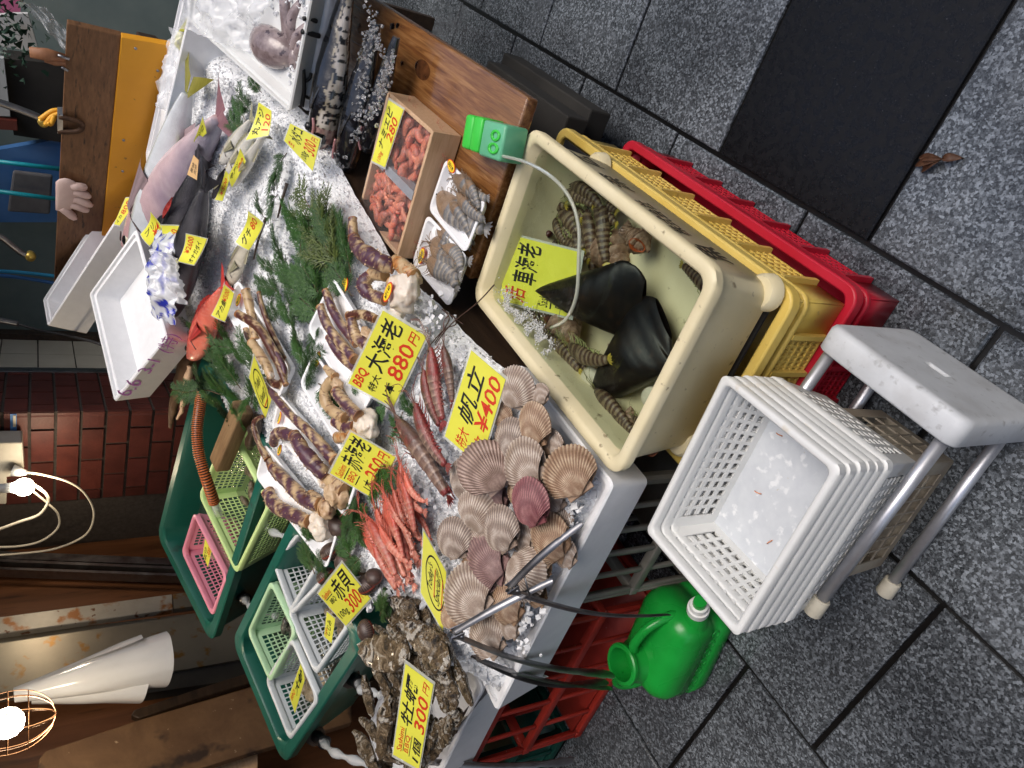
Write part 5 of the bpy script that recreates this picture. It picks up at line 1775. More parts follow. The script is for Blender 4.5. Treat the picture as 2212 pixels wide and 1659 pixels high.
crabset('king_crab_legs', 'four purple king crab legs side by side in the ¥9000 tray', [
    ([(640, 205), (690, 330), (800, 480)], .055, [26, 34, 30], PUR, .15), ([(612, 285), (660, 400), (790, 560)], .06, [28, 36, 34], PUR, .05), ([(660, 440), (720, 540), (840, 640)], .05, [30, 34, 26], PUR, .2),
    ([(755, 335), (830, 330), (900, 355)], .05, [26, 34, 28], BRN, .2), ([(770, 350), (800, 440), (890, 520)], .075, [34, 40, 34], PUR, .2)], (740, 420), [(850, 440, .06, 42, m_meat2, (1.1, 1), .7)])
ctray('white foam crab tray with ¥7650 sticker in the middle of the ice', (625, 510), (925, 965), (562, 700), .002)
crabset('king_crab_legs', 'pale spiny king crab legs and shoulder in the ¥7650 tray', [
    ([(690, 640), (640, 720), (655, 800), (740, 860)], .05, [30, 44, 42, 36], CRM, .05), ([(690, 720), (760, 800), (810, 850)], .075, [36, 44, 40], PUR, .0), ([(690, 870), (740, 910), (790, 900)], .05, [38, 40, 36], PUR, -.05), ([(700, 960), (760, 940), (820, 910)], .045, [36, 44, 40], ORG, -.1), ([(640, 600), (690, 650)], .05, [20, 34], CRM, -.4)], (740, 800),
    [(850, 890, .05, 76, None, (1.2, .9), .7), (700, 690, .06, 36, m_meat2, (1.2, .9), .7)])
ctray('long white foam crab tray under the longest leg', (448, 732), (845, 1180), (392, 888), .002)
ctray('white foam crab tray over the end of the lower green tub', (368, 982), (745, 1440), (330, 1160), .004)
crabset('king_crab_legs', 'long mottled crab leg and violet knee leg on the long tray', [
    ([(338, 690), (400, 770), (470, 850), (560, 930), (690, 1075)], [.04, .05, .055, .06, .05], [22, 32, 30, 40, 44], PUR, .05), ([(375, 985), (400, 935), (480, 950)], [.055, .075, .08], [36, 46, 40], PUR, .35), ([(480, 945), (530, 1030), (600, 1110), (640, 1150)], [.085, .09, .075, .06], [44, 56, 58, 50], PUR, .35), ([(600, 1120), (680, 1180), (740, 1230)], .05, [50, 56, 56], CRM, -.1)], (560, 980),
    [(700, 1240, .05, 74, m_meat2, (1.2, .9), .8), (640, 1170, .05, 46, None, (1.2, .9), .8)])
crabset('king_crab_legs', 'dark thin-tipped crab leg with two thick legs and white shoulder', [
    ([(322, 848), (275, 885), (300, 985), (345, 1070)], [.05, .06, .06, .055], [12, 22, 24, 28], BRN, .4), ([(345, 1060), (375, 1130), (400, 1160)], .05, [28, 32, 34], BRN, .1), ([(370, 1110), (450, 1190), (545, 1280), (610, 1300)], [.06, .075, .08, .07], [40, 50, 52, 46], PUR, .1), ([(345, 1235), (380, 1300), (450, 1340), (560, 1390)], [.05, .055, .06, .055], [50, 56, 54, 46], PUR, .05), ([(560, 1260), (640, 1320)], .06, [50, 60], CRM, -.1)], (470, 1230),
    [(620, 1400, .05, 76, None, (1.2, .9), .75), (650, 1320, .06, 50, m_meat2, (1.2, .9), .8)])
def c6(x, y):                                   # crop pixel of the shrimp-box close-up -> crop8 pixel
    X, Y = 702 + .3256 * x, 162 + .3256 * y
    return (X - 432) / .4231, (Y - 540) / .4231
k6 = .3256 / .4231
crabset('king_crab_legs', 'big purple crab leg with white shoulder meat beside the shrimp crate', [
    ([c6(185, 950), c6(185, 1075)], [.05, .06], [38 * k6, 44 * k6], PUR, .3), ([c6(190, 1085), c6(240, 1170), c6(350, 1235), c6(455, 1270)], [.06, .075, .08, .06], [50 * k6, 72 * k6, 76 * k6, 56 * k6], PUR, .3), ([c6(460, 1230), c6(540, 1290), c6(590, 1340)], .055, [48 * k6, 66 * k6, 60 * k6], ORG, -.2),
    ([c6(300, 1330), c6(250, 1390), c6(300, 1455), c6(400, 1490)], [.04, .055, .05, .045], [56 * k6, 62 * k6, 54 * k6, 46 * k6], PUR, .0), ([c6(300, 1320), c6(400, 1330)], .04, [44 * k6, 50 * k6], CRM, -.3), ([c6(430, 1370), c6(500, 1440)], .06, [40 * k6, 60 * k6], CRM, -.3)], c6(420, 1330),
    [(*c6(520, 1440), .05, 120 * k6, None, (1.1, 1.1), .6), (*c6(480, 1580), .03, 66 * k6, None, (1, 1.2), .6), (*c6(580, 1360), .045, 66 * k6, m_meat2, (1, 1.1), .7)])
# ------------------------------------------------------------------ prawns and shrimps
m_prawn = pm('prawn_shell', [(1, 1, 1), (.62, .58, .56)], 14, detail=6, rough=.3, pig=True, coat=.2, bump=.25, bscale=40, bdist=.02, sss=.15, sssr=.03, rand=.18)
def prawn_mesh(seed, colfn, curl=.5, legs=True, ant=True, fat=1.0, head=.36, name='prawn_body', nring=56, legc=None):
    """prawn about 1 long lying on its side: head at x=1, tail fan at x=0, belly towards -y"""
    rr = random.Random(seed)
    mb = MB()
    n = 14
    def axis(u):                                 # u 0 tail .. 1 head
        an = curl * (u - .62)
        if abs(curl) < 1e-3:
            return Vector((u, 0, 0)), Vector((1, 0, 0))
        r_ = 1 / curl
        return Vector((.62 + r_ * sin(an), -r_ * (1 - cos(an)), 0)), Vector((cos(an), -sin(an), 0))
    def hgt(u):
        if u < .08:
            return .030 + .2 * u
        if u < 1 - head:
            k = (u - .08) / (1 - head - .08)
            return .046 + .050 * k ** .8
        k = (u - 1 + head) / head
        return .098 * (1 - k ** 2.2 * .72)
    rings, cols = [], []
    nseg = 6
    for i in range(nring + 1):
        u = .05 + .95 * i / nring
        c, d = axis(u)
        h = hgt(u) * fat
        s = Vector((-d.y, d.x, 0))
        if .08 < u < 1 - head:
            f = (u - .08) / (1 - head - .08) * nseg % 1
            h *= 1 + .10 * (1 - f) ** 2 * 1.0
        ring = []
        for j in range(n):
            an = 2 * pi * j / n
            w_ = .72
            ring.append(c + s * (h * cos(an)) + Vector((0, 0, h * w_ * sin(an))))
            cols.append(colfn(u, cos(an), rr, seed, head))
        rings.append(ring)
    mb.loft(rings, col=cols)
    c1, d1 = axis(1.0)
    s1 = Vector((-d1.y, d1.x, 0))
    hc = colfn(.97, .8, rr, seed, head)
    mb.tube([axis(.93)[0] + s1 * .045 * fat, c1 + d1 * .05 + s1 * .03, c1 + d1 * .17 + s1 * .05], [.014, .010, .001], 6, col=hc)
    for sg_ in (-1, 1):                          # eyes
        e = axis(.955)[0] + s1 * .012 + Vector((0, 0, sg_ * .034 * fat))
        mb.lathe([(0, -.011), (.010, -.005), (.011, .003), (0, .011)], 8, Matrix.Translation(e), col=(.01, .01, .01))
    lc = legc or colfn(.8, -.9, rr, seed, head)
    if legs:
        for k in range(14):                      # walking legs and swimmerets
            u = lerp(.95, .22, k / 13)
            c, d = axis(u)
            s = Vector((-d.y, d.x, 0))
            l_ = .16 if k < 8 else .075
            b_ = c - s * hgt(u) * fat * .85
            mb.tube([b_, b_ - s * l_ * .5 + d * l_ * .30 + Vector((0, 0, rr.uniform(-.02, .03))), b_ - s * l_ * .8 + d * l_ * (.9 if k < 8 else -.2) + Vector((0, 0, rr.uniform(-.02, .02)))], [.011 if k < 8 else .016, .007 if k < 8 else .015, .002], 5, col=lc)
    if ant:
        for k in range(5):
            p0 = c1 - d1 * .03 + s1 * rr.uniform(-.03, .03)
            l_ = rr.uniform(.25, .6)
            a_ = rr.uniform(-.5, .5)
            mb.tube(smooth_path([p0, p0 + d1 * l_ * .4 + s1 * l_ * .4 * a_ + Vector((0, 0, .02)), p0 + d1 * l_ * .7 + s1 * l_ * a_, p0 + d1 * l_ * .75 + s1 * l_ * a_ * 1.8], 4), .0055, 4, col=mix(lc, hc, .5))
    c0, d0 = axis(.05)
    s0 = Vector((-d0.y, d0.x, 0))
    for k in range(5):                           # tail fan
        a_ = (k - 2) * .34
        dd = (-d0 * cos(a_) + s0 * sin(a_))
        tcol = colfn(.03 - .02 * (k % 2), .5, rr, seed, head)
        l_ = .14 if k != 2 else .12
        q_ = Vector((0, 0, 1)).cross(dd)
        mb.add([c0, c0 + dd * l_ * .5 + q_ * .026 + Vector((0, 0, .006)), c0 + dd * l_, c0 + dd * l_ * .5 - q_ * .026 - Vector((0, 0, .006)), c0 + dd * l_ * .5 + Vector((0, 0, .014))], [(0, 1, 4), (1, 2, 4), (2, 3, 4), (3, 0, 4)], tcol)
    return mb.mesh(name, m_prawn)
def col_red(u, up, rr, seed, head):
    c = mix((.66, .22, .15), (.55, .085, .060), .5 + .5 * up)
    if u > 1 - head:
        c = mix(c, (.62, .10, .06), .5)
    else:
        f = (u - .08) / (1 - head - .08) * 6 % 1
        c = mix(c, (.74, .40, .31), .6 * (1 - f))
    return c
def col_tiger(u, up, rr, seed, head):
    if u > 1 - head:
        return mix((.15, .085, .065), (.30, .035, .035), .35 - .5 * up + .7 * noise.noise(Vector((u * 24, up * 3, seed))))
    f = (u - .08) / (1 - head - .08) * 6 % 1
    c = mix((.30, .20, .155), (.16, .10, .085), f)
    if f < .22:
        c = (.38, .27, .21)
    if up < -.4:
        c = mix(c, (.36, .05, .05), .6)
    if u < .09:
        c = (.26, .05, .05)
    return c
def col_pink(u, up, rr, seed, head):
    c = mix((.80, .30, .18), (.64, .13, .07), .5 + .5 * up)
    if u > 1 - head:
        c = mix(c, (.30, .16, .15), .35 + .5 * noise.noise(Vector((u * 12, up * 2, seed))))
    return c
def col_grey(u, up, rr, seed, head):
    if u > 1 - head:
        return mix((.26, .21, .16), (.34, .20, .10), .5 + .5 * noise.noise(Vector((u * 16, up * 3, seed))))
    f = (u - .08) / (1 - head - .08) * 6 % 1
    c = mix((.34, .33, .31), (.16, .17, .19), f)
    if f < .25:
        c = (.40, .36, .30)
    return c
def col_kuruma(u, up, rr, seed, head):
    if u < .045:
        return (.55, .42, .06)
    if u > 1 - head:
        k = sin(u * 46 + up * 2)
        return (.06, .03, .02) if k > -.3 else (.20, .15, .09)
    f = (u - .08) / (1 - head - .08) * 6 % 1
    return (.075, .036, .024) if f < .56 else (.25, .185, .115)
PR_RED = [prawn_mesh(s, col_red, c_, fat=.95) for s, c_ in ((1, .35), (2, .75), (3, 1.5))]
PR_TIG = [prawn_mesh(s, col_tiger, c_, fat=1.08) for s, c_ in ((4, .3), (5, .8))]
PR_PNK = [prawn_mesh(s, col_pink, c_, ant=s % 2 == 0, fat=1.9) for s, c_ in ((6, 1.5), (7, 2.2), (8, 2.8))]
PR_GRY = [prawn_mesh(s, col_grey, c_, ant=True, fat=1.5) for s, c_ in ((9, .6), (10, 1.1))]
PR_KUR = [prawn_mesh(s, col_kuruma, c_, fat=1.4, legc=(.42, .44, .16)) for s, c_ in ((11, .3), (12, .7), (13, -.3))]
def prawn(me, tail, head, fn, zn, label, group, flip=False, roll=0, name='prawn'):
    a, b = fn(*tail), fn(*head)
    M = frame(a, b - a, zn)
    L_ = (b - a).length
    return meshobj(name, me, M @ R(roll + (pi if flip else 0), 'X') @ SC(L_), label, 'prawn', group)
G_T, G_R = 'large tiger prawns on the ice', 'red prawns on the ice'
tl_ = [((432, 372), (392, 85), .035, 0, 0, 'big dark tiger prawn right below the ¥880 prawn sign'), ((485, 300), (445, 78), .03, 0, 1, 'brown tiger prawn beside the scallop sign, head to the tank'), ((415, 400), (362, 170), .015, 1, 0, 'tiger prawn half hidden under the one by the ¥880 sign'),
       ((470, 640), (268, 345), .035, 0, 1, 'longest tiger prawn, red headed, reaching to the ¥250 sign'), ((440, 560), (330, 300), .05, 1, 0, 'tiger prawn lying on top of the longest one'), ((480, 640), (330, 470), .02, 0, 0, 'tiger prawn beneath with its tail among the scallops')]
for t_, h_, dz, mi, fl, lab in tl_:
    prawn(PR_TIG[mi], c3(*t_), c3(*h_), lambda x, y: S(x, y, dz + .012), SN, lab, G_T, bool(fl), name='tiger_prawn', roll=rs.gauss(0, .3))
rl_ = [((290, 1000), (170, 770), .01, 1, 0), ((320, 900), (215, 660), .035, 1, 0), ((260, 960), (140, 775), .015, 0, 1), ((345, 830), (270, 600), .04, 1, 0), ((300, 880), (240, 680), .06, 0, 1), ((325, 990), (205, 720), .02, 0, 0), ((340, 900), (240, 640), .03, 0, 0), ((270, 1010), (148, 745), .02, 0, 0), ((300, 965), (190, 690), .03, 0, 0), ((250, 985), (178, 800), .03, 1, 0), ((330, 930), (225, 640), .045, 0, 1), ((330, 860), (255, 620), .05, 0, 0), ((310, 800), (232, 655), .06, 1, 0), ((345, 780), (290, 580), .05, 0, 1), ((310, 920), (200, 760), .055, 1, 0), ((280, 940), (160, 720), .05, 0, 1)]
for t_, h_, dz, mi, fl in rl_:
    prawn(PR_RED[mi], c3(*t_), c3(*h_), lambda x, y: S(x, y, dz + .012), SN, 'long red prawn in the bundle on ice below the ¥250 sign', G_R, bool(fl), name='red_prawn', roll=rs.gauss(0, .3))
prawn(PR_RED[2], c3(345, 745), c3(268, 525), lambda x, y: S(x, y, .05), SN, 'curled red prawn with its head against the ¥250 sign', G_R, False, name='red_prawn')
prawn(PR_RED[2], c3(365, 700), c3(290, 560), lambda x, y: S(x, y, .07), SN, 'small curled red prawn on top, next to tiger prawns', G_R, False, name='red_prawn')
prawn(PR_RED[1], c3(405, 790), c3(330, 690), lambda x, y: S(x, y, .025), SN, 'red prawn tail lying apart beside the nearest scallop', G_R, True, name='red_prawn')
# long dark feelers of the tiger prawns reaching over the tank edge
q = MB()
for pts in (((940, 745, .03), (975, 700, .06), (1030, 655, .08), (1068, 615, .09)), ((925, 750, .03), (960, 712, .05), (985, 700, .05), (978, 680, .04)), ((940, 740, .03), (970, 690, .05), (955, 668, .05), (1000, 700, .06))):
    q.tube(smooth_path([S(x, y, dz) for x, y, dz in pts], 8), .0014, 5)
q.build('prawn_feelers', pm('dark_feeler', [(.03, .012, .008), (.06, .03, .02)], 40), label='long thin prawn feelers curling across to the tank', cat='feelers')

# ------------------------------------------------------------------ pink shrimp in the wooden crate
bxc = lambda dz: SB(dz)
cr0, crx, cry = (1002, 292), (868, 556), (849, 208)
def c6d(x, y):
    return 702 + .3256 * x, 162 + .3256 * y
Hc = .085
fz = SB(Hc)
A_, B_, C_ = fz(*c6d(720, 375)), fz(*c6d(480, 1215)), fz(*c6d(412, 122))
xv = B_ - A_
LXc = xv.length
xv.normalize()
yv = (C_ - A_) - xv * (C_ - A_).dot(xv)
LYc = yv.length
yv.normalize()
zv = xv.cross(yv)
if zv.z < 0:
    zv = -zv
Mc = Matrix((xv, zv.cross(xv), zv)).transposed().to_4x4()
Mc.translation = A_ if (zv.cross(xv)).dot(yv) > 0 else A_ + yv * LYc
swc = thing('wooden_crate', 'pale wooden crate of pink shrimp under clear wrap', 'crate', Mc)
wt_ = .011
for nm, (x0, x1, y0, y1) in (('long_side', (0, LXc, 0, wt_)), ('long_side', (0, LXc, LYc - wt_, LYc)), ('end_board', (.0, wt_, wt_ + .0005, LYc - wt_ - .0005)), ('end_board', (LXc - wt_, LXc, wt_ + .0005, LYc - wt_ - .0005))):
    MB().bx(x0, x1, y0, y1, -Hc + .004, .0 if nm == 'long_side' else -.003).build(nm, m_pine, swc, smooth=False, bevel=.0015)
MB().bx(wt_, LXc - wt_, wt_, LYc - wt_, -Hc + .004, -Hc + .012).build('bottom', m_pine, swc, smooth=False)
Gs = 'pink shrimp packed in the wooden crate'
rp = random.Random(21)
bpy.context.view_layer.update()
nsh = 0
for cell in (0, 1):
    xa, xb = (.02, LXc * .50 - .01) if cell == 0 else (LXc * .50 + .01, LXc - .02)
    for layer in range(3):
        for i in range(6):
            for j in range(6):
                x = lerp(xa + .012, xb - .012, (i + .5) / 6) + rp.gauss(0, .006)
                y = lerp(.026, LYc - .026, (j + .5) / 6) + rp.gauss(0, .006)
                z = -.052 + .020 * layer + rp.gauss(0, .003)
                if layer < 1 and (i + j) % 2:
                    continue
                if layer == 2 and rp.random() < .45:
                    continue
                s_ = rp.uniform(.055, .072)
                M = Mc @ T(x, y, z) @ R(rp.choice((2.2, 2.6, -1.9, .6, 2.4)) + rp.gauss(0, .4)) @ R(rp.gauss(0, .5) + (pi if rp.random() < .5 else 0), 'X') @ T(-s_ * .5, 0, 0) @ SC(s_)
                meshobj('pink_shrimp', PR_PNK[rp.randrange(3)], M, 'small pink shrimp packed with others in the pale wooden crate', 'shrimp', Gs)
                nsh += 1
m_wrap = bpy.data.materials.new('clear_wrap')
m_wrap.use_nodes = True
_t = m_wrap.node_tree
_b = _t.nodes['Principled BSDF']
_b.inputs['Base Color'].default_value = (.9, .9, .9, 1)
_b.inputs['Roughness'].default_value = .05
_b.inputs['Alpha'].default_value = .05
for cell in (0, 1):
    xa, xb = (.008, LXc * .50 - .004) if cell == 0 else (LXc * .50 + .004, LXc - .008)
    q = MB()
    q.grid(20, 20, lambda u, v: (lerp(xa, xb, u), lerp(.006, LYc - .006, v), .004 + .0035 * noise.noise(Vector((u * 5, v * 5, cell))) + .002 * abs(noise.noise(Vector((u * 14, v * 11, cell))))))
    q.build('clear_wrap', m_wrap, swc)
q = MB().bx(LXc * .50 - .012, LXc * .50 + .012, .008, LYc - .008, -.03, .002)
q.build('divider', pm('clear_divider', [(.30, .32, .36), (.42, .44, .48)], 12, rough=.08, alpha=.75), swc, smooth=False)

# ------------------------------------------------------------------ kuruma prawns in two small trays
GTk = 'foam trays of grey prawns'
def c6s(x, y):
    return c6d(x, y)
for k, (o, px, py, lab, pr) in enumerate((((848, 555), (730, 895), (1128, 808), 'white foam tray of grey prawns with ¥100 sticker', [((1040, 1090), (745, 800), 0), ((1060, 890), (860, 650), 1), ((1075, 860), (900, 720), 0), ((990, 1060), (830, 830), 1), ((1060, 1000), (880, 800), 0), ((1040, 870), (940, 690), 1)]),
                                          ((722, 925), (620, 1250), (1005, 1165), 'white foam tray of grey prawns with ¥1000 sticker', [((940, 1180), (745, 1010), 0), ((930, 1230), (710, 1085), 1), ((940, 1290), (700, 1140), 0), ((920, 1340), (690, 1210), 1), ((890, 1390), (680, 1250), 0), ((950, 1250), (800, 1120), 1)]))):
    t, M, LX, LY_ = tray_thing('food_tray', lab, c6d(*o), c6d(*px), c6d(*py), SB(.022), GTk, .02)
    for i, (a, b, f_) in enumerate(pr):
        fz2 = SB(.030 + .004 * i)
        prawn(PR_GRY[i % 2], c6d(*a), c6d(*b), fz2, Vector((-BT, 0, 1)), 'grey banded prawn in the tray %s' % ('touching the cream tank by the pump' if k == 0 else 'next to the white crab shoulder'), 'grey prawns in the %s tray' % ('hundred yen' if k == 0 else 'thousand yen'), bool(f_), rs.gauss(0, .3), 'grey_prawn')

# ------------------------------------------------------------------ the tank's inhabitants
def ct(x, y):
    return 1026 + .3256 * x, 432 + .3256 * y
def PZ(z):
    return lambda x, y: P(x, y, z)
UPZ = Vector((0, 0, 1))
GK = 'striped prawns in the cream tank'
kl = [((980, 1580), (760, 1330), 1), ((1040, 1500), (800, 1260), 0), ((520, 960), (420, 800), 1), ((470, 880), (330, 720), 0), ((600, 1100), (440, 1000), 2), ((880, 300), (800, 40), 1), ((820, 200), (640, 60), 0), ((690, 330), (560, 130), 2), ((600, 330), (520, 120), 1), ((780, 140), (560, 60), 0), ((950, 60), (760, -40), 2), ((480, 250), (410, 90), 1), ((700, 260), (500, 40), 0), ((840, 350), (690, 190), 1), ((740, 420), (600, 260), 0), ((540, 300), (470, 180), 2), ((660, 20), (480, -80), 1), ((800, 20), (600, -60), 0), ((620, 460), (500, 330), 0), ((790, 480), (745, 60), 0), ((850, 430), (850, 40), 0), ((900, 380), (900, 120), 1), ((640, 480), (590, 180), 1), ((700, 470), (660, 210), 0), ((560, 420), (480, 100), 2), ((760, 300), (560, 30), 1), ((600, 60), (380, 30), 0), ((500, 200), (400, 60), 2), ((930, 180), (780, -60), 0), ((860, 20), (640, -110), 1), ((560, -20), (420, -140), 0), ((700, 90), (480, 160), 1),
      ((890, 1120), (620, 980), 1), ((560, 1020), (460, 1150), 0), ((700, 1120), (500, 900), 2), ((640, 1200), (520, 1040), 0), ((1060, 1620), (830, 1420), 1), ((1080, 1560), (900, 1390), 0), ((980, 1690), (830, 1500), 2), ((780, 1200), (690, 1060), 0), ((1180, 1560), (1040, 1440), 1)]
for i, (a, b, mi) in enumerate(kl):
    fz = PZ(TZ + .014 + .012 * (i % 3) + (.07 if i >= len(kl) - 9 or i < 5 else .012))
    prawn(PR_KUR[mi], ct(*a), ct(*b), fz, UPZ, 'live brown and cream striped prawn under water in the tank', GK, i % 2 == 1, rs.gauss(0, .3), 'striped_prawn')
for (a, b, mi, lab) in (((1475, 566), (1545, 640), 0, 'striped prawn alone in the near street-side corner of the tank'), ((1500, 580), (1560, 610), 1, 'second striped prawn tucked against the near corner of the tank')):
    prawn(PR_KUR[mi], a, b, PZ(TZ + .016), UPZ, lab, GK, False, .2, 'striped_prawn')
# two big black pen shells
m_pen = pm('pen_shell_black', [(.002, .0025, .003), (.005, .0045, .005), (.016, .011, .008)], 3, detail=5, rough=.40, spec=.35, coat=.0, dist=.8, spk=[((.05, .024, .012), 4, .68, .1)], bump=.06, bscale=20, bdist=.01)
def pen_mesh(seed):
    mb = MB()
    def f(u, v):
        an = 2 * pi * v
        w_ = (.015 + .60 * u ** .85) * (1 - .55 * max(0, (u - .78) / .22) ** 2.0)
        t_ = .03 + .23 * sin(pi * min(1, u * .80 + .1)) ** 1.1 * (1 - .75 * max(0, (u - .7) / .3))
        y = .5 * w_ * cos(an) + .06 * u * u
        z = .5 * t_ * sin(an) * 1.25
        k = .0025 * sin(u * 60) * u
        return (u + .02 * cos(an) * (u > .9), y, z + k * (1 if sin(an) > 0 else -1) + .004 * noise.noise(Vector((u * 4, v * 3, seed))))
    mb.grid(70, 60, f)
    return mb.mesh('shell', m_pen)
a, b = P(*ct(428, 590), TZ + .135), P(*ct(1120, 730), TZ + .05)
M = frame(a, b - a, (UPZ + Vector((-.2, .3, 0))))
meshobj('pen_shell', pen_mesh(1), M @ SC((b - a).length, (b - a).length * 1.22, (b - a).length), 'black pen shell whose bluish tip sticks out of the water', 'shellfish', 'large black pen shells in the tank')
a, b = P(*ct(765, 1362), TZ + .05), P(*ct(1280, 840), TZ + .055)
M = frame(a, b - a, (UPZ + Vector((-.1, -.2, 0))))
meshobj('pen_shell', pen_mesh(2), M @ SC((b - a).length, (b - a).length * 1.12, (b - a).length), 'black pen shell lying under water nearest the near rim', 'shellfish', 'large black pen shells in the tank')
# whelks and clams
m_whelk = pm('whelk_shell', [(.24, .13, .085), (.42, .27, .19), (.56, .42, .33)], 5, detail=7, rough=.4, bump=.3, bscale=20, bdist=.02, pig=True)
def whelk_mesh(seed, lip=(.62, .20, .07), W=4.2):
    """turreted shell along x: siphon at x=0, spire tip at x=1, open mouth on the upper side"""
    mb = MB()
    def rad(u):
        if u < .42:
            return .04 + .30 * sin(pi / 2 * u / .42) ** 1.2
        return .34 * max(0, 1 - (u - .42) / .58) ** .9 + .004
    def f(u, v):
        an = 2 * pi * v
        ph = ((u - .36) * W * (1 + .9 * u) + v) % 1.0
        wh = (.80 + .26 * sin(pi * ph) ** .7) if u > .30 else .95
        nod = 1 + .05 * max(0, cos(an * 9)) * (sin(pi * ph) if u > .3 else .6)
        r_ = rad(u) * wh * nod * (1 + .05 * noise.noise(Vector((u * 8, cos(an) * 2, sin(an) * 2 + seed))))
        return (u, r_ * cos(an), r_ * sin(an) * .94)
    def c(u, v):
        ph = ((u - .36) * W * (1 + .9 * u) + v) % 1.0
        k = .35 if (ph < .10 and u > .3) else 0
        return mix(mix((1, 1, 1), (.5, .42, .36), .4 + .8 * noise.noise(Vector((u * 20, v * 8, seed)))), (.25, .18, .14), k * 2)
    mb.grid(90, 40, f, colfn=c)
    def mouth(u, v):
        x = .06 + .40 * u
        hw = .15 * sin(pi * min(1, .06 + u * .9)) ** .7
        y = .03 + (v - .5) * 2 * hw
        e = abs(v - .5) * 2
        return (x, y, rad(x) * .93 + .04 - .10 * (1 - e * e) * sin(pi * u))
    mb.grid(18, 14, mouth, colfn=lambda u, v: tuple(min(1, q * 1.6) for q in lip) if abs(v - .5) > .33 or u < .1 or u > .9 else mix(tuple(q * .9 for q in lip), (.03, .012, .01), 1 - abs(v - .5) * 3))
    return mb.mesh('shell', m_whelk)
WHK = [whelk_mesh(1), whelk_mesh(2, (.55, .32, .26))]
for (ax, ay), (tx, ty), z, mi, s_, rl, lab in (((900, 330), (1000, 520), .03, 0, 1.0, 2.6, 'tan whelk with its spire pointing at the near rim'), ((1100, 260), (1020, 180), .03, 0, 1.1, .2, 'whelk showing a dark red-orange mouth'), ((660, 860), (760, 1000), .05, 1, 1.0, .4, 'pinkish whelk beside the black pen shell'), ((880, 1030), (820, 940), .03, 0, .8, 3, 'orange-brown whelk between the two pen shells'), ((990, 1420), (1000, 1300), .075, 0, .9, 1.5, 'small round brown whelk below the pen shell point'), ((1110, 1560), (1160, 1450), .08, 1, .9, 2, 'pink-brown whelk in the near left corner of the tank')):
    a, b = P(*ct(ax, ay), TZ + z), P(*ct(tx, ty), TZ + z + .01)
    d = (b - a)
    M = frame(a, d, UPZ)
    L_ = max(.05, d.length) * s_ * 1.05
    meshobj('whelk', WHK[mi], M @ R(rl, 'X') @ T(-.55 * L_ * 1.35, 0, .02) @ SC(L_ * 1.35, L_ * 1.5, L_ * 1.5), lab, 'shellfish', 'whelks in the cream tank')
m_palec = pm('pale_clam', [(.50, .44, .32), (.62, .56, .44)], 4, detail=6, rough=.45, bump=.3, bscale=10, bdist=.03, stretch=(1, 3, 1))
for (x, y), r_, z, lab in (((765, 1180), 92, .085, 'cream round clam beside the lower pen shell point'), ((1170, 1310), 84, .07, 'whitish clam half under the lower pen shell')):
    a = P(*ct(x, y), TZ + z)
    s_ = r_ * .3256 * .00078
    mb = MB()
    mb.grid(22, 30, lambda u, v: (s_ * sin(pi * u) * cos(2 * pi * v) * 1.08, s_ * sin(pi * u) * sin(2 * pi * v) + s_ * .1 * cos(pi * u) ** 2, s_ * .45 * cos(pi * u) * (1 + .02 * sin(u * 70))))
    mb.build('clam', m_palec, M=Matrix.Translation(a) @ R(.25, 'X') @ R(-.2, 'Y'), label=lab, cat='shellfish', group='pale clams in the cream tank')
for i, (x, y) in enumerate(((560, 520), (520, 900), (470, 780), (940, 460), (1010, 200), (700, 560), (590, 1180), (880, 1600), (640, 40), (480, 330))):
    p_ = P(*ct(x, y), TZ + (.05 if y > 700 else .02))
    s_ = .045 + .004 * (i % 4)
    meshobj('whelk', WHK[i % 2], Matrix.Translation(p_) @ R(i * 1.3) @ R(i * .8, 'X') @ T(-s_ * .5, 0, 0) @ SC(s_, s_ * 1.2, s_ * 1.2), 'small brown whelk lying among the striped prawns in the tank', 'shellfish', 'small whelks among the prawns')
# reddish crab-like mass in the far corner
flz = thing('red_crab', 'dark red crab lying under water behind the tank sign', 'crab', Matrix.Translation(P(1148, 500, TZ + .03)))
bpy.context.view_layer.update()
m_rcrab = pm('dark_red_crab', [(.045, .012, .014), (.12, .03, .03)], 60, rough=.3)
flesh(flz, P(1148, 497, TZ + .04), .05, 4, 'shell', m_rcrab, .5, (1.1, 1))
for i, (x, y, x2, y2) in enumerate(((1120, 480, 1090, 520), (1130, 460, 1112, 440), (1170, 470, 1190, 440), (1175, 510, 1200, 500))):
    MB().tube([flz.matrix_world.inverted() @ P(x, y, TZ + .04), flz.matrix_world.inverted() @ P((x + x2) / 2, (y + y2) / 2, TZ + .06), flz.matrix_world.inverted() @ P(x2, y2, TZ + .02)], [.011, .009, .003], 8).build('leg', m_rcrab, flz)
# bubbles where the air tube blows
ck = MB()
for i in range(4200):
    u, v = ri.random(), ri.gauss(0, 1)
    x = lerp(1075, 1180, u) + ri.gauss(0, 12)
    y = lerp(650, 765, u * .9) + ri.gauss(0, 20)
    if noise.noise(Vector((x * .045, y * .045, 3))) < -.12 + .3 * ri.random():
        continue
    p = P(x, y, .3442 + TH - .029)
    if not (.035 < p.x < TX - .035 and .035 < p.y < TY - .035):
        continue
    r_ = abs(ri.gauss(0, .0011)) + .0007
    ck.lathe([(0, -r_ * .3), (r_, 0), (r_ * .7, r_ * .6), (0, r_ * .8)], 6, Matrix.Translation(p))
ck.build('foam_bubbles', pm('bubble_foam', [(.80, .82, .78), (.9, .9, .88)], 80, rough=.08, trans=.5, ior=1.2), kind='stuff', label='froth of small air bubbles on the tank water', cat='bubbles')
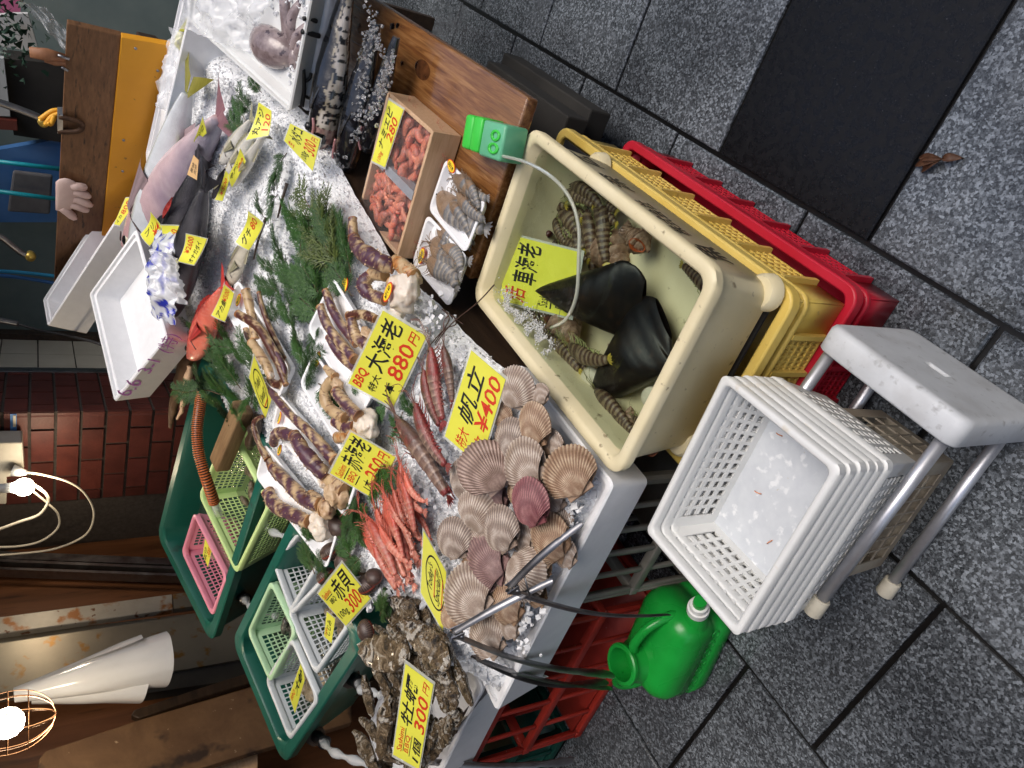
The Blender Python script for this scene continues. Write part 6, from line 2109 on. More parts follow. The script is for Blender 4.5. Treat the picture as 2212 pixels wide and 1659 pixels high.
# air pump and its tube
apz = SB(.0)
pmp = thing('air_pump', 'bright green air pump box with translucent lid by the tank', 'air pump', Matrix.Translation(apz(1052, 300)))
pa, pb_, pc_ = SB(.07)(*c6d(935, 255)), SB(.07)(*c6d(897, 480)), SB(.07)(*c6d(1150, 300))
xv2 = (pb_ - pa)
lx2 = xv2.length
xv2.normalize()
yv2 = (pc_ - pa) - xv2 * (pc_ - pa).dot(xv2)
ly2 = yv2.length
yv2.normalize()
zz2 = xv2.cross(yv2)
if zz2.z < 0:
    zz2 = -zz2
Mp = Matrix((xv2, zz2.cross(xv2), zz2)).transposed().to_4x4()
flipy = (zz2.cross(xv2)).dot(yv2) > 0
Mp.translation = pa if flipy else pa + yv2 * ly2
pmp.matrix_world = Mp
m_lg = pm('bright_green_plastic', [(.045, .55, .055), (.07, .62, .08)], 20, rough=.35)
ya, yb = (0, ly2 * .55) if flipy else (ly2 * .45, ly2)
yc, yd = (ly2 * .55 + .001, ly2 * 1.22) if flipy else (-ly2 * .22, ly2 * .45 - .001)
MB().bx(0, lx2, ya, (ya + yb) / 2 - .0006, -.062, .0).build('pump_body', m_lg, pmp, bevel=.007)
MB().bx(0, lx2, (ya + yb) / 2 + .0006, yb, -.062, .0).build('pump_body', m_lg, pmp, bevel=.005)
MB().bx(.002, lx2 + .004, yc, yd, -.066, -.002).build('lid', pm('milky_green_plastic', [(.16, .62, .34), (.24, .70, .42)], 16, rough=.3, trans=.3), pmp, bevel=.006)
for k in range(2):
    MB().lathe([(.007, 0), (.007, .003), (.012, .003), (.012, 0)], 16, T(lx2 * (.38 + .36 * k), (yc + yd) / 2 + (.014 if flipy else -.014), -.0015) @ SC(1, 1.4 if k == 0 else 1.6, 1)).build('dial', m_lg, pmp)
q = MB()
q.tube(smooth_path([P(1085, 337, .60), P(1140, 352, .60), P(1195, 385, .585), P(1232, 430, .57), P(1250, 490, .56), P(1250, 560, .555), P(1245, 640, .545), P(1222, 690, .53), P(1190, 708, .50)], 8), .0038, 8)
q.build('air_tube', pm('clear_tube', [(.66, .70, .58), (.74, .77, .66)], 20, rough=.12, trans=.5, alpha=.85), label='clear air tube arching from the pump into the tank', cat='tube')
# ------------------------------------------------------------------ fish on ice
m_fish = pm('fish_skin', [(1, 1, 1), (.80, .80, .80)], 18, detail=5, rough=.26, pig=True, coat=.35, spec=.6, bump=.5, bscale=260, bdist=.004)
m_fishd = pm('dark_fish_skin', [(.42, .44, .48), (.26, .27, .30)], 18, detail=6, rough=.3, pig=True, coat=.1, spec=.4, bump=.5, bscale=260, bdist=.004)
m_fin = pm('fish_fin', [(1, 1, 1), (.7, .7, .7)], 30, rough=.35, pig=True, stretch=(1, 6, 1))
m_eye = pm('fish_eye', [(.005, .005, .006), (.02, .02, .02)], 10, rough=.06)
def fish_parts(par, L, colfn, depth=.28, thick=.13, fincol=(.3, .3, .3), tailcol=None, fork=.6, seed=0, mirror=False, eye=True, tail=.18, dorsal=(.32, .75, .05), bend=0.0, peak=.36, gape=False, pect=True):
    sy = -1 if mirror else 1
    mb = MB()
    nu, nv = 54, 26
    def hh(u):
        if u < peak:
            return depth * .5 * (.10 + .90 * sin(pi / 2 * u / peak) ** .75)
        k = (u - peak) / (1 - peak)
        return depth * .5 * (.135 + .865 * (cos(pi / 2 * k) ** 1.15))
    UE = 1 - tail * .8
    def bx_(u):
        return bend * sin(pi * u) 
    rings, cols = [], []
    for i in range(nu + 1):
        u = i / nu
        h = hh(u) if i else .004
        t_ = thick * .5 * (.16 + .84 * sin(pi * min(1, .06 + u * .92)) ** .7) if i else .004
        ring = []
        for j in range(nv):
            an = 2 * pi * j / nv
            y = h * cos(an) * (1 if cos(an) > 0 else .98)
            z = t_ * sin(an) * (1 - .25 * abs(cos(an)))
            ring.append((u * UE * L, sy * (y + bx_(u)) * L, (z + thick * .42) * L))
            c = colfn(u, cos(an), noise.noise(Vector((u * 12, an * 1.5, seed))), noise.noise(Vector((u * 60, an * 9, seed))))
            cols.append(c)
        rings.append(ring)
    mb.loft(rings, col=cols)
    mb.build('fish_body', m_fishd if colfn is cf_dark else m_fish, par, auto=80)
    tc = tailcol or fincol
    q = MB()
    x0 = UE * L - .015 * L
    hz = hh(1) * L
    zc = thick * .42 * L
    for s in (1, -1):
        def f(u, v):
            x = x0 + u * tail * L * (1.0 if True else 1) * (1 - fork * .55 * (1 - v))
            y = s * (hz * .9 * (1 - u) * v + u * (v * .16 * L))
            return (x, sy * y, zc + .006 * L * sin(v * 5 + s) * u)
        q.grid(10, 8, f, colfn=lambda u, v: mix(tc, tuple(c * .6 for c in tc), v * .5))
    q.build('tail_fin', m_fin, par)
    q = MB()
    d0, d1, dh = dorsal
    def fd(u, v):
        uu = lerp(d0, d1, u)
        base = hh(uu) * .93
        return (uu * UE * L + v * .05 * L, sy * (base + bx_(uu) + dh * v * (sin(pi * min(1, .15 + u * .85)) ** .6) * (1 + .12 * sin(u * 40))) * L, zc + .012 * L * v)
    q.grid(24, 4, fd, colfn=lambda u, v: mix(fincol, tuple(c * .5 for c in fincol), .5 + .5 * sin(u * 60)))
    def fa(u, v):
        uu = lerp(.60, .80, u)
        return (uu * UE * L + v * .05 * L, -sy * (hh(uu) * .92 - bx_(uu) + dh * .8 * v * (1 - u * .6)) * L, zc + .008 * L * v)
    q.grid(10, 3, fa, colfn=lambda u, v: fincol)
    q.build('back_fin', m_fin, par)
    if pect:
        q = MB()
        def fp(u, v):
            return ((.27 + .22 * u) * L, sy * (-.02 - .05 * u + (v - .5) * (.03 + .09 * u) + bx_(.35)) * L, zc + thick * (.47 - .02 * u + .10 * u * sin(v * 3)) * L * 1.0 + .004 * L)
        q.grid(8, 8, fp, colfn=lambda u, v: mix(fincol, tuple(c * .5 for c in fincol), .5 + .5 * sin(v * 30)))
        q.build('side_fin', m_fin, par)
    if eye:
        e = MB()
        r_ = .026 * L * (depth / .28) ** .5
        ex, ey = .105 * L, sy * (.22 * depth + bx_(.1)) * L * .45
        ez = zc + thick * .5 * (.16 + .84 * sin(pi * .16) ** .7) * L * .86
        e.lathe([(r_ * 1.25, -r_ * .2), (r_ * 1.2, r_ * .12), (r_ * .8, r_ * .3)], 18, T(ex, ey, ez), col=(.6, .55, .4))
        e.build('eye_ring', m_fin, par)
        MB().lathe([(r_ * .8, r_ * .28), (r_ * .5, r_ * .48), (0, r_ * .52)], 16, T(ex, ey, ez)).build('eye', m_eye, par)
    q = MB()
    gx = .235
    gp = [((gx + .03 * cos(a_)) * L, sy * (bx_(gx) + hh(gx) * .80 * sin(a_)) * L, zc + thick * .5 * (.16 + .84 * sin(pi * (.06 + gx * .92)) ** .7) * L * (.52 + .50 * cos(a_))) for a_ in [x * .2 - 1.1 for x in range(12)]]
    q.tube(gp, .0035 * L, 6, col=(.08, .05, .05))
    q.tube([(.0, 0, zc + .01 * L), (.04 * L, -sy * .012 * L, zc + .045 * L), (.075 * L, -sy * .03 * L, zc + .05 * L)], .003 * L, 6, col=(.05, .03, .03))
    q.build('gill_line', m_fin, par)
def fish(name, label, nose, tail_, dz, colfn, group=None, tilt=0, **k):
    a, b = S(*nose, dz), S(*tail_, dz)
    M = frame(a, b - a, SN) @ R(tilt, 'X')
    t = thing(name, label, 'fish', M, group)
    fish_parts(t, (b - a).length, colfn, **k)
    return t
def cf_yellow(u, y, n1, n2):
    c = mix((.66, .70, .74), (.20, .30, .40), (y - .05) * 2.2 + .3 * n1)
    if -.02 < y < .16:
        c = mix(c, (.45, .43, .25), .5)
    return mix(c, (.8, .82, .85), .25 * max(0, n2))
def cf_madai(u, y, n1, n2):
    c = mix((.74, .52, .52), (.42, .30, .38), y * .8 + .2 + .4 * n1)
    c = mix(c, (.36, .42, .52), max(0, .9 * (u - .35)) * (.5 + .5 * y))
    if u < .28:
        c = mix(c, (.70, .38, .38), .5)
    return mix(c, (.85, .78, .78), .3 * max(0, n2))
def cf_dark(u, y, n1, n2):
    c = mix((.20, .18, .19), (.006, .008, .012), y * 1.1 + .95 + .4 * n1)
    return mix(c, (.3, .3, .32), .22 * max(0, n2))
def cf_redf(u, y, n1, n2):
    return mix(mix((.80, .22, .14), (.62, .035, .03), y * .5 + .5 + .3 * n1), (.85, .55, .45), .4 * max(0, n2) * (1 if y < .4 else .3))
def cf_aji(u, y, n1, n2):
    c = mix((.72, .70, .64), (.22, .28, .26), (y - .2) * 2 + .3 * n1)
    if abs(y - .1) < .1:
        c = mix(c, (.55, .45, .2), .5)
    return mix(c, (.85, .85, .82), .3 * max(0, n2))
def cf_ishi(u, y, n1, n2):
    return mix(mix((.62, .57, .46), (.26, .22, .16), y * .7 + .3 + .5 * n1), (.8, .78, .7), .35 * max(0, n2))
GF = 'whole fish laid on the ice'
fish('yellowtail', 'long silver-blue fish with yellow forked tail along the foam box', (322, 585), (462, 140), .0, cf_yellow, GF, depth=.20, thick=.15, fincol=(.34, .33, .10), tailcol=(.30, .28, .05), fork=.9, seed=1, pect=False, tail=.17, dorsal=(.4, .85, .02))
fish('sea_bream', 'big pink sea bream with its belly slit open', (318, 538), (536, 236), -.03, cf_madai, GF, depth=.25, thick=.17, fincol=(.40, .30, .32), tailcol=(.30, .15, .17), fork=.6, seed=2, mirror=True, tail=.10)
# slit belly
q = MB()
c0_, c1_ = S(352, 472, .125), S(372, 426, .13)
q.grid(10, 6, lambda u, v: c0_.lerp(c1_, u) + (S(366, 468, .12) - c0_) * ((v - .5) * sin(pi * u)) + SN * (-.004 + .012 * abs(v - .5)), colfn=None)
q.build('cut_flesh', pm('cut_flesh', [(.30, .03, .03), (.48, .08, .07)], 60, rough=.25), label='red slit in the belly of the pink sea bream', cat='cut')
for i, (n_, t_, dz, lab, mir) in enumerate((((392, 690), (482, 372), .05, 'dark sea bass in front, scaly flank and head nearest the red fish', False), ((366, 640), (470, 330), .02, 'dark sea bass behind, wedged beside the sea bream', False), ((345, 600), (440, 360), -.01, 'third dark fish, mostly hidden under the yellow cards', False))):
    fish('sea_bass', lab, n_, t_, dz, cf_dark, GF, depth=.27, thick=.18, fincol=(.03, .03, .035), seed=5 + i, mirror=mir, tail=.15)
fish('red_fish', 'bright orange-red fish with head half in cedar', (433, 775), (512, 600), .02, cf_redf, GF, depth=.34, thick=.20, fincol=(.6, .06, .05), seed=9, tail=.16)
for n_, t_, dz, cf, lab, dp in (((487, 356), (560, 248), .012, cf_aji, 'small silver fish nearest the sea bream', .26), ((500, 385), (580, 262), .022, cf_aji, 'small silver fish in the middle of three', .22), ((512, 405), (592, 280), .018, cf_aji, 'slim silver fish on the outside of the three', .18), ((500, 618), (560, 500), .015, cf_ishi, 'olive-grey croaker under a yellow card on the ice', .30), ((466, 430), (500, 352), .0, cf_dark, 'small dark fish buried in ice by the cards', .22)):
    fish('small_fish', lab, n_, t_, dz, cf, GF, depth=dp, thick=.15, fincol=(.4, .38, .25), seed=int(n_[0]), tail=.15)
# three black fish beside the wooden board
m_bf = pm('black_fish_skin', [(1, 1, 1), (.7, .7, .7)], 10, detail=6, rough=.12, pig=True, coat=.8, bump=.3, bscale=40, bdist=.01)
def cf_black(spot):
    def f(u, y, n1, n2):
        k = -y + .5 * n1 - .62
        if k > .1:
            c = mix((.30, .26, .18), (.62, .57, .52), (k - .1) * 3)
            if noise.noise(Vector((u * 30, y * 9, spot))) + .4 * noise.noise(Vector((u * 61, y * 15, spot))) > .10:
                c = (.018, .018, .02)
            if u < .16:
                c = mix(c, (.42, .24, .23), .6)
            return c
        return mix((.008, .009, .012), (.09, .075, .045), max(0, n1 * 1.8 - .45 + .7 * n2))
    return f
def bfish(label, nose, tail_, z0, depth, thick, seed, mirror=False, tilt=0):
    f = SB(z0)
    a, b = f(*nose), f(*tail_)
    M = frame(a, b - a, Vector((-BT, 0, 1))) @ R(tilt, 'X')
    t = thing('black_fish', label, 'fish', M, 'black fish beside the board')
    L = (b - a).length
    mb = MB()
    nu, nv = 150, 64
    cf = cf_black(seed)
    rings, cols = [], []
    for i in range(nu + 1):
        u = i / nu
        h = depth * .5 * (.35 + .65 * sin(pi * min(1, .18 + u * .60))) * (1 - .62 * max(0, (u - .45) / .55) ** 1.3) * (.55 + .45 * min(1, u / .06))
        t_ = thick * .5 * (.5 + .5 * sin(pi * min(1, .2 + u * .6))) * (1 - .55 * max(0, (u - .4) / .6)) * (.5 + .5 * min(1, u / .06))
        ring = []
        for j in range(nv):
            an = 2 * pi * j / nv
            w_ = 1 + .06 * noise.noise(Vector((u * 9, an, seed)))
            ring.append((u * L, (-1 if mirror else 1) * (h * cos(an) * w_ + .04 * depth * sin(u * 7 + seed)) * L, (t_ * sin(an) * w_ + thick * .4) * L))
            cols.append(cf(u, cos(an), noise.noise(Vector((u * 7, an * 1.2, seed))), noise.noise(Vector((u * 30, an * 5, seed)))))
        rings.append(ring)
    mb.loft(rings, col=cols)
    mb.build('fish_body', m_bf, t, auto=80)
    q = MB()
    my = -1 if mirror else 1
    q.tube(smooth_path([(.0 * L, my * -.10 * depth * L, thick * .66 * L), (.06 * L, my * -.2 * depth * L, thick * .80 * L), (.14 * L, my * -.26 * depth * L, thick * .82 * L), (.2 * L, my * -.2 * depth * L, thick * .86 * L)], 4), .010 * L, 8, col=(.45, .22, .22))
    q.build('mouth', m_bf, t)
    e = MB()
    r_ = .022 * L
    e.lathe([(r_ * 1.3, -r_ * .3), (r_, r_ * .3), (r_ * .5, r_ * .55), (0, r_ * .6)], 16, T(.12 * L, my * .1 * depth * L, thick * .84 * L))
    e.build('eye', m_eye, t)
    q = MB()
    q.grid(10, 8, lambda u, v: ((.24 + .20 * u) * L, my * (.0 + (v - .5) * (.04 + .12 * u)) * L, thick * (.86 - .12 * u * u) * L + .01 * L * (1 + sin(v * 12) * .3)), colfn=lambda u, v: (.03, .028, .025))
    q.build('side_fin', m_bf, t)
    return t
bfish('black fish with spotted pale flank alongside the octopus box', (712, 322), (780, -30), .12, .27, .20, 3, False)
bfish('middle black fish with ice lying along its back', (762, 372), (834, 55), .075, .25, .18, 7, True)
bfish('black fish with white spotted belly nearest the wooden board', (806, 330), (872, 84), .06, .24, .17, 12, True)
ck = MB()
for (x0, y0), (x1, y1), n, w_ in (((798, 60), (768, 300), 150, 9), ((850, 110), (800, 260), 130, 8), ((800, 20), (820, 110), 60, 8), ((705, 310), (730, 350), 40, 12)):
    for i in range(n):
        u = ri.random()
        f = SB(.115 + ri.uniform(0, .02))
        p = f(lerp(x0, x1, u) + ri.gauss(0, w_), lerp(y0, y1, u) + ri.gauss(0, w_))
        chunk(ck, p, ri.uniform(.004, .010), ri)
ck.build('fish_ice', m_clearice, kind='stuff', smooth=False, label='crushed ice sprinkled over the black fish', cat='ice')

# ------------------------------------------------------------------ signs
def bil(c, x, y):
    return c[3].lerp(c[2], x).lerp(c[0].lerp(c[1], x), y)      # c: TL TR BR BL
def card(label, px, text, el=38, dz=.012, fn=None, mat=None, bend=.0, name='price_card', lam=True, group='yellow price cards', cat='price card', n0=None, lamw=.035):
    """px: TL TR BR BL pixels; the lower edge stands on the goods, the card leans back by el degrees from the display"""
    f = fn or (lambda x, y: S(x, y, dz))
    nn = n0 or SN
    bl, br = f(*px[3]), f(*px[2])
    u = (br - bl).normalized()
    back = nn.cross(u).normalized()
    if back.dot(FH) < 0:
        back = -back
    w_ = (back * cos(radians(el)) + nn * sin(radians(el))).normalized()
    pn = u.cross(w_).normalized()
    tl, tr = PL(*px[0], bl, pn), PL(*px[1], bl, pn)
    if pn.dot(CAM - bl) < 0:
        pn = -pn
    c = [tl, tr, br, bl]
    root = thing(name, label, cat, Matrix.Translation(bl), group)
    wd = (br - bl).length
    def at(x, y, o):
        return bil(c, x, y) + pn * (o + bend * wd * (4 * (x - .5) ** 2 + .25 * sin(y * 3 + x * 4))) - bl
    q = MB()
    q.grid(10, 8, lambda a, b: at(a, b, 0))
    q.grid(10, 8, lambda a, b: at(a, b, -.0012))
    for (xa, ya), (xb, yb) in (((0, 0), (1, 0)), ((1, 0), (1, 1)), ((1, 1), (0, 1)), ((0, 1), (0, 0))):
        q.grid(10, 1, lambda a, b: at(lerp(xa, xb, a), lerp(ya, yb, a), -.0012 * b))
    q.build('card', mat or m_card, root, auto=40)
    if lam:
        q = MB()
        q.grid(10, 8, lambda a, b: at(-lamw + a * (1 + 2 * lamw), -lamw * 1.3 + b * (1 + 2.6 * lamw), -.0016))
        q.build('laminate', m_lam, root)
    mbs = {}
    for it in text:
        s, x, y, h, w2, col = it[:6]
        bold = it[6] if len(it) > 6 else .012
        mb = MB()
        if s == '_':
            mb.add([(x, y, 0), (x + w2, y + h * .0, 0), (x + w2, y + h, 0), (x, y + h, 0)], [(0, 1, 2, 3)])
        elif s == 'O':                            # hand drawn loop
            n = 40
            k0 = []
            for i in range(n + 1):
                a_ = 2 * pi * i / n
                for r_ in (1, .93):
                    k0.append((x + w2 * (.5 + .5 * r_ * cos(a_)), y + h * (.5 + .5 * r_ * sin(a_)), 0))
            mb.add(k0, [(2 * i, 2 * i + 1, 2 * i + 3, 2 * i + 2) for i in range(n)])
        else:
            write(mb, s, x, y, h, w2, bold, .12, None, 0, .025)
        m2 = mbs.setdefault(col, MB())
        m2.add([at(v[0], v[1], .0007) for v in mb.v], mb.f)
    for col, m2 in mbs.items():
        m2.build('lettering', {'k': m_ink, 'r': m_redink, 'p': m_purple}[col], root, smooth=False)
    return root
UL = .018
card('large yellow card for ¥880 tiger prawns propped on the crab tray', [(752, 828), (827, 671), (921, 727), (849, 880)],
     [('BBQ', .03, .70, .24, .24, 'r', .022), ('特大', .06, .45, .18, .22, 'k', .01), ('大海老', .30, .46, .46, .66, 'k', .010), ('1本', .08, .12, .22, .19, 'k', .01), ('880', .33, .07, .34, .46, 'r', .01), ('円', .83, .10, .21, .14, 'r', .01)], 40, .03)
card('yellow card for ¥250 red prawns standing by the violet crab legs', [(713, 1022), (758, 934), (854, 988), (809, 1078)],
     [('Sashimi', .04, .76, .15, .28, 'r', .004), ('_', .05, .70, UL, .27, 'k'), ('BBQ', .07, .50, .16, .22, 'r', .004), ('_', .06, .45, UL, .22, 'k'), ('赤海老', .34, .48, .48, .63, 'k', .010), ('1本', .10, .10, .25, .20, 'k', .008), ('250', .34, .05, .36, .45, 'r', .01), ('円', .82, .10, .24, .15, 'r', .01)], 40, .03)
card('big laminated yellow card for ¥400 scallops resting on the shells', [(961, 942), (1018, 757), (1092, 820), (1037, 1007)],
     [('特大', .03, .46, .30, .20, 'r', .004), ('帆立', .30, .46, .46, .58, 'k', .012), ('1枚', .06, .06, .26, .22, 'r', .006), ('¥400', .34, .06, .36, .60, 'r', .010)], 35, .04)
card("narrow yellow today's special card standing between scallops and oysters", [(909, 1280), (915, 1147), (964, 1236), (957, 1364)],
     [("Today's", .30, .50, .26, .42, 'k', .004), ('_', .28, .44, .03, .46, 'r'), ('Special!!', .26, .17, .26, .52, 'k', .004), ('_', .26, .11, .03, .52, 'r'), ('O', .14, .03, .82, .76, 'k')], 55, .02)
card("slim yellow today's special card among the dark crab legs and cedar", [(538, 815), (549, 768), (586, 864), (573, 905)],
     [("Today's", .28, .50, .24, .46, 'k', .004), ('Special!!', .26, .20, .24, .52, 'k', .004), ('_', .28, .13, .03, .5, 'r'), ('O', .14, .05, .85, .78, 'k')], 55, .04)
card('yellow card for ¥300 ark shells at the corner of the lower tub', [(687, 1283), (739, 1217), (800, 1293), (747, 1352)],
     [('Sashimi', .04, .78, .13, .27, 'r', .004), ('_', .06, .74, UL, .24, 'k'), ('BBQ', .12, .56, .14, .18, 'k', .004), ('赤貝', .36, .46, .50, .56, 'k', .010), ('100g', .05, .12, .22, .30, 'k', .006), ('300', .40, .08, .38, .44, 'r', .01), ('円', .86, .12, .20, .12, 'r', .008)], 40, .03)
card('long yellow card for ¥300 oysters stuck in the oyster heap', [(849, 1630), (876, 1434), (936, 1479), (905, 1662)],
     [('Sashimi', .08, .72, .18, .27, 'r', .004), ('_', .10, .66, UL, .26, 'k'), ('BBQ', .10, .46, .18, .20, 'r', .004), ('_', .08, .42, UL, .24, 'k'), ('牡蠣', .40, .48, .44, .52, 'k', .010), ('1個', .06, .06, .30, .26, 'k', .014), ('300', .40, .04, .38, .40, 'r', .01), ('円', .84, .10, .22, .12, 'r', .008)], 42, .055)
card('yellow card for ¥300 octopus leaning beside the black fish', [(614, 304), (627, 267), (692, 300), (675, 369)],
     [('水ダコ', .36, .52, .40, .60, 'k', .016), ('生', .08, .70, .2, .16, 'r', .006), ('100g', .05, .20, .24, .28, 'k', .006), ('300', .38, .06, .38, .40, 'r', .01), ('円', .82, .06, .2, .13, 'r', .008)], 42, .02)
card('crumpled yellow ¥120 card over the small silver fish', [(534, 303), (562, 222), (588, 240), (582, 293)],
     [('丸アジ', .10, .50, .40, .80, 'k', .014), ('120', .20, .05, .36, .62, 'r', .008)], 30, .05, bend=.10)
card('curled yellow card across the belly of the yellowtail', [(421, 300), (440, 248), (448, 284), (423, 313)], [('メジロ', .1, .35, .4, .7, 'k', .01)], 60, .06, bend=.1)
card('narrow yellow card tucked beside the small silver fish', [(496, 377), (522, 318), (533, 347), (504, 402)], [('中アジ', .08, .46, .36, .5, 'k', .01), ('80', .5, .15, .4, .4, 'r', .01)], 45, .05, bend=.08)
card('half-buried yellow card at the edge of the dark fish', [(466, 430), (489, 368), (498, 380), (482, 433)], [('¥500', .2, .25, .5, .6, 'r', .01)], 45, .05, bend=.06)
card('wavy yellow card lying on the sea bream mouth', [(310, 504), (332, 456), (353, 488), (329, 529)], [('ブリ', .12, .50, .36, .5, 'k', .012), ('¥4', .40, .08, .4, .5, 'r', .01)], 25, .12, bend=.10)
card('yellow card lying between the sea bream and dark bass', [(348, 562), (353, 486), (394, 488), (366, 563)], [('サゴシ', .04, .55, .3, .5, 'k', .012), ('¥1500', .30, .10, .4, .6, 'r', .01)], 22, .12, bend=.05)
card('square yellow card lying on the front dark bass', [(388, 563), (406, 505), (449, 516), (422, 571)], [('¥2600', .32, .60, .3, .62, 'r', .01), ('オナガダイ', .05, .14, .30, .8, 'k', .012)], 22, .12, bend=.05)
card('twisted yellow card on the croaker in the bright ice', [(515, 519), (543, 453), (573, 480), (543, 537)], [('グチ', .08, .34, .5, .42, 'k', .014), ('80', .55, .36, .4, .34, 'r', .01)], 35, .05, bend=.12)
card('yellow card standing over the orange-red fish', [(460, 678), (487, 613), (507, 632), (488, 692)], [('アカ魚', .05, .36, .44, .5, 'k', .014), ('¥500', .52, .4, .42, .42, 'r', .008)], 42, .06, bend=.08)
card('small tan paper tag on the side of the sea bream', [(404, 377), (418, 335), (429, 346), (425, 389)], [('長崎', .2, .5, .3, .5, 'k', .0), ('天然', .2, .12, .3, .5, 'k', .0)], 20, .14, mat=m_kraft, lam=False, name='paper_tag', group='paper tags', cat='tag')
card('yellow card standing inside the long foam box', [(370, 92), (411, 29), (417, 57), (394, 114)], [('大イカ', .08, .3, .45, .5, 'k', .014), ('500', .6, .35, .4, .35, 'r', .008)], 60, .0, fn=lambda x, y: P(x, y, 1.02), n0=UPZ)
card('yellow card folded inside the leaning foam box', [(246, 484), (271, 428), (300, 426), (258, 487)], [('イカ', .05, .4, .4, .3, 'k', .012), ('800', .4, .3, .5, .5, 'r', .008)], 50, .0, fn=lambda x, y: PA(x, y, 2.2), n0=UPZ)
card('yellow card on the clams in the pink basket', [(438, 1198), (444, 1158), (457, 1190), (449, 1225)], [('あさり', .05, .4, .45, .55, 'k', .012), ('300', .5, .1, .35, .4, 'r', .008)], 40, -.03)
card('yellow card on clams in the near-corner white basket', [(625, 1503), (652, 1426), (658, 1470), (637, 1540)], [('大蛤', .35, .3, .55, .55, 'k', .016), ('BBQ', .05, .55, .3, .26, 'r', .006)], 40, -.03)
card('yellow card under the water in the basket by the outlet', [(700, 1374), (706, 1322), (724, 1337), (716, 1390)], [('しじみ', .2, .3, .5, .6, 'k', .012), ('300', .1, .7, .2, .3, 'r', .006)], 40, -.03)
card('yellow card laid on the shrimp crate wrap', [(803, 347), (839, 216), (871, 237), (831, 361)], [('ナミエビ', .26, .52, .36, .66, 'k', .014), ('280', .42, .06, .42, .40, 'r', .008), ('100g', .04, .36, .3, .17, 'r', .004)], 10, .0, fn=SB(Hc + .012), n0=Vector((-BT, 0, 1)))
card('yellow card under water in the cream tank', [(1079, 648), (1102, 507), (1253, 545), (1229, 685)], [('活', .04, .62, .32, .22, 'r', .010), ('車海老', .32, .50, .36, .62, 'k', .014), ('Sashimi', .06, .30, .13, .3, 'k', .006), ('_', .05, .25, UL, .3, 'k'), ('BBQ', .08, .06, .14, .2, 'k', .004)], 8, .0, fn=PZ(TZ + .095), n0=UPZ)
# the oval price stickers
def sticker(label, c, d, r0, r1, txt, fn, nn):
    a, b = fn(*c), fn(*d)
    M = frame(a, b - a, nn)
    t = thing('price_sticker', label, 'sticker', M, 'oval price stickers')
    q = MB()
    def el(k, z):
        return [(r0 * k * cos(2 * pi * i / 30), r1 * k * sin(2 * pi * i / 30), z) for i in range(30)]
    q.loft([el(1, 0), el(1, .0008)], cap=True)
    q.build('red_border', m_redink, t, smooth=False)
    q = MB().loft([el(.86, .0009), el(.86, .0014)], cap=True)
    q.build('yellow_face', pm('sticker_yellow', [(.90, .62, .03), (.92, .68, .05)], 20, rough=.3), t, smooth=False)
    q = MB()
    write(q, txt, -r0 * .62, -r1 * .40, r1 * .80, r0 * 1.25, .012, .12)
    q.build('price', m_ink, t, M=T(0, 0, .0020), smooth=False)
n_b = Vector((-BT, 0, 1))
sticker('oval ¥100 sticker on the grey prawn tray nearer the pump', (975, 359), (970, 350), .021, .013, '¥100', SB(.046), n_b)
for c, d, r0, r1, txt, lab, dz in (((910, 553), (917, 537), .026, .014, '¥1000', 'oval ¥1000 sticker at the end of the grey prawn tray', .0), ((744, 617), (750, 597), .024, .014, '¥9000', 'oval ¥9000 sticker on the crab tray behind the prawn card', .033), ((686, 776), (692, 756), .024, .013, '¥7650', 'oval ¥7650 sticker at the corner of the middle crab tray', .033),
                                   ((515, 648), (522, 630), .024, .012, '¥6710', 'oval ¥6710 sticker on the tray by the red fish', .033), ((838, 631), (846, 610), .026, .012, '¥7140', 'oval ¥7140 sticker on the loose purple crab leg', .085), ((603, 902), (609, 880), .022, .010, '¥9900', 'oval sticker half hidden under the longest crab leg', .034), ((604, 972), (610, 955), .02, .009, '¥5000', 'oval sticker under the violet crab knee', .034)):
    sticker(lab, c, d, r0, r1, txt, SB(.035) if txt == '¥1000' else (lambda x, y: S(x, y, dz)), SN if txt != '¥1000' else n_b)
q_, Mw_ = PURPLE
q_.build('purple_writing', m_purple, tV, M=MV.inverted(), smooth=False)
# brush marks on the foam box under the octopus tray
q = MB()
Mb_ = Matrix((oyn, -oz, -oxn)).transposed().to_4x4()
